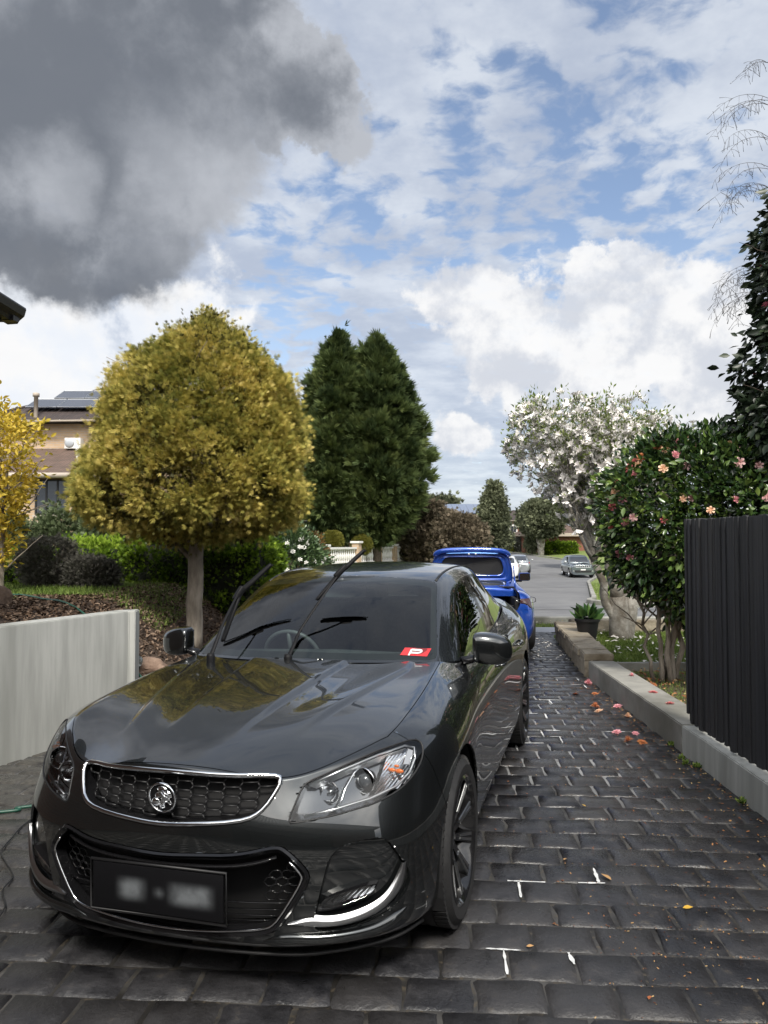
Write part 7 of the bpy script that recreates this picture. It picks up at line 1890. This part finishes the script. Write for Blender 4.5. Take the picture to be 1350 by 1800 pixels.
ftree('grey_bush', 'pale grey bush next to the lime yellow bush', 'bush', 900, 918, 948, 970, 104, leafmat('silver_bush', [(.10, .11, .09), (.22, .23, .2), (.36, .36, .33)], .7, .1), 200, 20, .25, .35, 10)
ftree('distant_tree', 'far tree crown peeping over the solar-panelled roof', 'tree', 745, 800, 882, 905, 110, gg_, 200, 24, .7, 1.0, 11)
hedge('clipped_hedge', 'dark green clipped hedge in front of the distant brick garage', (957-675)/F*98.5, (1012-675)/F*98.5, 98.5, 100.0, tz(22.6, 98.5), CAMZ-(958-HOR)/F*98.5, hm, .3, 14, seed=6, rnd_=.2, rc=.3)

# ---- magnolia in flower
mg = Vector((3.62, 11.55, tz(3.62, 11.55)))
mt = thing('magnolia_tree', 'white flowering magnolia with a lichen-covered split trunk behind the stone edging', 'tree', mg)
bm = BM(); tips = []
cr = Vector((3.38, 11.6, 3.12))
def crown_ok(p): 
    d = (p-cr); return (d.x/1.5)**2+(d.y/1.4)**2+(d.z/1.12)**2 < 1
t1 = branch_chain(bm, mg-Vector((0, 0, .1)), mg+Vector((-.03, 0, .62)), .17, .135, .02, 5, 12)
t2 = branch_chain(bm, mg+Vector((.08, 0, -.1)), mg+Vector((.20, .05, .62)), .11, .10, .02, 5, 12)
limbs = [(mg+Vector((-.05, 0, .15)), Vector((3.18, 11.4, 1.30)), .07, .055), (mg+Vector((-.05, 0, .55)), Vector((3.45, 11.5, 1.75)), .10, .06), (mg+Vector((.2, .05, .55)), Vector((3.95, 11.7, 1.7)), .09, .05), (mg+Vector((.05, .05, .55)), Vector((3.6, 12.0, 1.8)), .08, .05)]
nodes = []
for a, b_, r0, r1 in limbs:
    q = branch_chain(bm, a, b_, r0, r1, .05, 6, 10); nodes.append((q[-1], r1, (q[-1]-q[-3]).normalized()))
nodes.append((branch_chain(bm, nodes[0][0], (2.86, 11.4, 2.25), .05, .035, .05, 6, 9)[-1], .035, Vector((-.3, 0, 1))))
def grow(p, r_, d, lev):
    n = (5, 4, 4, 3)[lev]; L0 = (.85, .55, .36, .24)[lev]
    for k in range(n):
        dd = (d+Vector((rnd.gauss(0, .62), rnd.gauss(0, .62), rnd.gauss(.05, .42)))).normalized()
        if lev == 0:
            tgt = cr+Vector((rnd.uniform(-1.35, 1.3), rnd.uniform(-1.2, 1.2), rnd.uniform(-.5, 1.0))); dd = (tgt-p).normalized()*.75+dd*.25
            L = min((tgt-p).length, 1.3)*rnd.uniform(.6, .9)
        else: L = L0*rnd.uniform(.6, 1.25)
        e = p+dd*L
        if lev > 0 and not crown_ok(e): e = p+((cr-p).normalized()*.35+dd*.65)*L
        q = branch_chain(bm, p, e, r_*.62, r_*.38, .07, 5, 6 if lev < 2 else 4)
        if lev < 3: 
            grow(q[-1], r_*.42, dd, lev+1)
            if lev < 2: grow(q[2], r_*.32, dd, lev+1)
        else: tips.append((q[-1], dd))
for p, r_, d in nodes: grow(p, r_, d, 0)
part('trunk', bm, M['bark_m'], mt).matrix_parent_inverse = Matrix.Translation(-mg)
tp = np.array([tuple(p) for p, d in tips]); td = np.array([tuple(d) for p, d in tips]); print('magnolia tips', len(tp))
ml = leafmat('magnolia_leaves', [(.07, .11, .02), (.16, .22, .05), (.30, .34, .12)], .5, .35)
k = len(tp); idx = npr.integers(0, k, k*5); P_ = tp[idx]+npr.normal(0, .05, (k*5, 3)); D = td[idx]+npr.normal(0, .5, (k*5, 3)); D[:, 2] += .4
hi_ = npr.random(k*5) < np.clip((P_[:, 2]-2.0)/1.6, .25, 1); P_, D = P_[hi_], D[hi_]
scatter('leaves', LEAF[0]*np.array([.8, 1, 1]), LEAF[1], P_, rotz_to(D, npr.uniform(0, 6.3, len(P_))), npr.uniform(.035, .075, len(P_)), ml, mt).matrix_parent_inverse = Matrix.Translation(-mg)
def magflower():
    v = []; f = []
    for k in range(8):
        a = 2*math.pi*k/8+.2*(k % 2); c, s = math.cos(a), math.sin(a); o = 1 if k % 2 else .7; b0 = len(v)
        for r_, w_, z in ((.05, 0, 0), (.35*o, -.17, .40), (.62*o, -.18, .72), (.95*o, 0, .78-(.25 if k % 2 else 0)), (.62*o, .18, .72), (.35*o, .17, .40)):
            v.append((c*r_-s*w_, s*r_+c*w_, z))
        f.append([b0, b0+1, b0+2, b0+3]); f.append([b0, b0+3, b0+4, b0+5])
    return np.array(v), np.array(f)
mv, mf = magflower(); mpm = noisy('magnolia_petals', (.80, .76, .74), (.90, .88, .85), .5, 18)
sel = npr.permutation(k); sel = sel[(tp[sel, 2] > 2.25) | (npr.random(k) < .25)][:int(k*.45)]; 
near_first = sel[np.argsort(tp[sel, 1])]
me = bpy.data.meshes.new('blossom'); me.from_pydata([tuple(x*.085) for x in mv], [], [list(x) for x in mf]); me.materials.append(mpm)
for i in near_first[:100]:
    o = bpy.data.objects.new('blossom', me); o.location = tp[i]-np.array(mg); o.rotation_euler = (Vector(td[i])+Vector((rnd.gauss(0, .5), rnd.gauss(0, .5), .2))).to_track_quat('Z', 'Y').to_euler(); s = rnd.uniform(.7, 1.2); o.scale = (s, s, s*rnd.uniform(.7, 1.1)); link(o, mt)
rest = near_first[100:]
Dn = td[rest]+npr.normal(0, .6, (len(rest), 3)); Dn[:, 2] += .2
o = scatter('blossoms', mv, mf, tp[rest], rotz_to(Dn, npr.uniform(0, 6.3, len(rest))), npr.uniform(.055, .10, len(rest)), mpm, mt, kind='stuff'); o.matrix_parent_inverse = Matrix.Translation(-mg)

# ---- pink camellia over the kerb
cb = Vector((3.03, 8.15, tz(3.03, 8.15)))
ca_ = thing('camellia_bush', 'large glossy camellia with pink, red and peach flowers above the black fence', 'bush', cb)
cl_ = leafmat('camellia_leaves', [(.010, .024, .008), (.03, .065, .018), (.075, .13, .03), (.19, .27, .06)], .26, .12, .6, .85, 1.0)
CAM_E = [(3.24, 8.0, 1.88, .80, .8, .82), (3.62, 7.75, 1.78, .85, .85, .84), (4.3, 7.6, 1.85, .95, .85, .78), (3.02, 8.1, 1.66, .42, .5, .46), (5.2, 7.6, 1.9, 1.0, .9, .9), (3.42, 7.9, 1.25, .52, .6, .48)]
def cam_fn(n):
    # lumpy mass: union of a few ellipsoid shells
    E_ = CAM_E
    w_ = np.array([e[3]*e[5] for e in E_]); k = npr.choice(len(E_), n*3, p=w_/w_.sum()); d = sph_dirs(n*3); E = np.array(E_)[k]
    lob = 1+.10*np.sin(d[:, 0]*6+k*2)*np.sin(d[:, 2]*7+k)+npr.normal(0, .05, n*3)
    P_ = E[:, :3]+d*E[:, 3:6]*lob[:, None]
    ok = np.ones(n*3, bool)
    for e in E_:
        q = ((P_-np.array(e[:3]))/np.array(e[3:6])); ok &= (q**2).sum(1) > .72
    P_, d = P_[ok][:n], d[ok][:n]
    while len(P_) < n: P_ = np.concatenate([P_, P_])[:n]; d = np.concatenate([d, d])[:n]
    return P_, d
Pc, Dc, idx = clumpy(2700, 17, cam_fn, .13, .9, .0, .65); n = len(Pc)
scatter('leaves', LEAF[0]*np.array([.95, 1.1, 1]), LEAF[1], Pc, rotz_to(Dc+np.array([0, 0, -.15]), npr.uniform(0, 6.3, n)), npr.uniform(.055, .10, n), cl_, ca_, smooth=True).matrix_parent_inverse = Matrix.Translation(-cb)
bm = BM()
for (a, b_, r_) in (((-.03, 0, 0), (2.86, 8.0, 1.25), .03), ((.04, -.05, 0), (2.95, 7.95, 1.4), .032), ((.08, 0, 0), (3.1, 8.1, 1.6), .045), ((.12, .05, 0), (3.35, 8.1, 1.6), .035), ((-.10, .05, 0), (2.72, 8.1, 1.1), .022), ((.02, .1, 0), (3.25, 7.8, 1.7), .03)):
    q = branch_chain(bm, cb+Vector(a)-Vector((0, 0, .05)), b_, r_, r_*.6, .035, 8, 8)
    for _ in range(9):
        p = q[rnd.randint(4, 8)]; branch_chain(bm, p, p+Vector((rnd.uniform(-.6, .7), rnd.uniform(-.5, .3), rnd.uniform(.1, .9))), r_*.4, .004, .06, 5, 5)
part('stems', bm, M['bark_y'], ca_).matrix_parent_inverse = Matrix.Translation(-cb)
fl_ = [(1113, 834, 'pink'), (1079, 847, 'red'), (1070, 835, 'peach'), (1088, 818, 'red'), (1107, 808, 'red'), (1063, 861, 'peach'), (1080, 862, 'peach'), (1048, 866, 'red'), (1095, 877, 'pink'), (1072, 877, 'pale'), (1050, 882, 'red'), (1062, 899, 'red'), (1031, 914, 'red'), (1098, 916, 'pink'), (1114, 909, 'pale'), (1167, 914, 'red'), (1071, 967, 'pink'), (1107, 980, 'pink'), (1159, 1049, 'red'), (1131, 747, 'red'), (1117, 773, 'red'), (1179, 772, 'pink'), (1170, 790, 'peach'), (1186, 800, 'pink'), (1208, 818, 'pale'), (1166, 824, 'peach'), (1201, 877, 'peach'), (1215, 875, 'pale'), (1292, 878, 'pink'), (1347, 873, 'pale'), (1304, 794, 'pale'), (1272, 776, 'peach'), (1335, 818, 'pale'), (1211, 773, 'peach'), (1147, 783, 'rust'), (1249, 897, 'peach'), (1300, 813, 'pale'), (1100, 795, 'rust'), (1122, 817, 'peach')]
for i, (px, py, c) in enumerate(fl_):
    d = px_dir(px, py); best = None; O = Vector((0, 0, CAMZ))
    # march to where the line of sight meets the bush
    E_ = CAM_E
    Yh = None; d0 = (px, py)
    for s in np.arange(6.3, 8.6, .03):
        p = O+d*(s/d.y)
        if any(((p.x-e[0])/e[3])**2+((p.y-e[1])/e[4])**2+((p.z-e[2])/e[5])**2 < 1.05 for e in E_): Yh = s; break
    for nud in range(1, 8):
        if Yh is not None: break
        d = px_dir(d0[0]+nud*9, d0[1]+nud*3)
        for s in np.arange(6.3, 8.6, .03):
            p = O+d*(s/d.y)
            if any(((p.x-e[0])/e[3])**2+((p.y-e[1])/e[4])**2+((p.z-e[2])/e[5])**2 < 1.05 for e in E_): Yh = s; break
    if Yh is None: continue
    p = O+d*((Yh-.12)/d.y)
    o = bpy.data.objects.new('flower', FMESH[c][i % 3]); o.location = p-cb; o.rotation_euler = Vector((rnd.gauss(-.2, .4), -1, rnd.gauss(.25, .3))).to_track_quat('Z', 'Y').to_euler(); s = rnd.uniform(.75, 1.1); o.scale = (s, s, s); link(o, ca_)
# ---- tall dark climber at the right edge
cv = leafmat('dark_creeper_leaves', [(.010, .017, .010), (.022, .036, .018), (.055, .075, .035)], .4, .08, .4)
x, Y = 4.2, 7.2
fn = crown_centres(x, Y, [(1.9, .5), (2.45, .62), (2.75, .74), (2.95, .62), (3.25, .62), (3.5, .50), (3.85, .46), (4.2, .40), (4.6, .38), (4.95, .36), (5.2, .1)], .14, .18, 21)
f = mkfol('foliage', fn, 800, 18, .13, (LEAF[0]*np.array([1, 1, 1]), LEAF[1]), .10, cv, .7, -.7, .5, .4)
n = 60; C_, O_ = fn(n); Dm = O_+np.array([0, 0, -1.0]); fm_ = scatter('flower', feather(4, 1, .14, .45)[0], feather(4, 1, .14, .45)[1], C_+O_*.08, rotz_to(Dm, npr.uniform(0, 6, n)), npr.uniform(.07, .12, n), mat('magenta_flower', (.22, .02, .045), .5))
fm_['kind'] = 'stuff'
bm = BM(); q = branch_chain(bm, (x, Y, tz(x, Y)-.1), (x, Y, 5.0), .05, .015, .01, 12, 8)
for _ in range(50):
    p = Vector((x, Y, rnd.uniform(1.8, 4.9))); a = rnd.uniform(0, 6.3); branch_chain(bm, p, p+Vector((.5*math.cos(a), .5*math.sin(a), rnd.uniform(-.1, .3))), .012, .003, .06, 5, 5)
for sx_, sz in ((-.62, 4.42), (-.60, 3.05), (-.56, 2.72)):   # pointed shoots sticking out
    branch_chain(bm, (x-.25, Y, sz-.1), (x+sx_-.18, Y-.1, sz+.06), .008, .002, .05, 5, 5)
tree('dark_climber', 'tall dark-leaved climber with small magenta flowers at the right edge', 'climber', x, Y, [f, fm_], part('stems', bm, M['bark_d']))
# ---- bare birch reaching in from the right
bx0 = Vector((7.4, 9.2, tz(7.4, 9.2))); bt = thing('birch_tree', 'bare birch whose fine hanging twigs reach in at the right edge', 'tree', bx0)
bm = BM(); tq = branch_chain(bm, bx0-Vector((0, 0, .2)), (7.1, 9.2, 9.5), .16, .05, .01, 12, 10)
def strand(p, L, drift, r_=.0032):
    pts = [p]; q = Vector(p); d = Vector(drift)
    for k in range(9):
        d = d+Vector((rnd.gauss(0, .07), rnd.gauss(0, .05), -.20)); d.normalize(); q = q+d*L/9; pts.append(q.copy())
    tube(bm, pts, [r_*(1-.08*k) for k in range(10)], 5)
    for k in range(2, 10):
        for _ in range(2):
            s_ = pts[k]; e = s_+Vector((rnd.gauss(0, .07), rnd.gauss(0, .05), rnd.uniform(-.17, -.02))); tube(bm, [s_, s_.lerp(e, .5)+Vector((0, 0, .01)), e], [.0016, .0013, .0026], 4)
for (px, py, L, dx) in [(1348, 110, .35, -.9), (1352, 185, .75, -.8), (1356, 245, .8, -.6), (1352, 330, .7, -.8), (1350, 345, .9, -.5), (1345, 480, .6, -1.0), (1340, 520, .8, -1.0), (1338, 500, .75, -.7), (1345, 540, .6, -.6), (1350, 470, .8, -1.0), (1360, 300, .9, -.7), (1365, 180, 1.0, -.7), (1340, 515, .5, -1.2)]:
    p = at(px, py, 8.6); j = min(range(13), key=lambda q_: abs(tq[q_].z-p.z-.5)); branch_chain(bm, tq[j], p, .02, .004, .02, 8, 6)
    strand(p, L, (dx, -.1, .35)); strand(p, L*.8, (dx*.8, .1, .6))
part('trunk', bm, noisy('birch_bark', (.03, .026, .024), (.07, .06, .055), .8, 18), bt).matrix_parent_inverse = Matrix.Translation(-bx0)
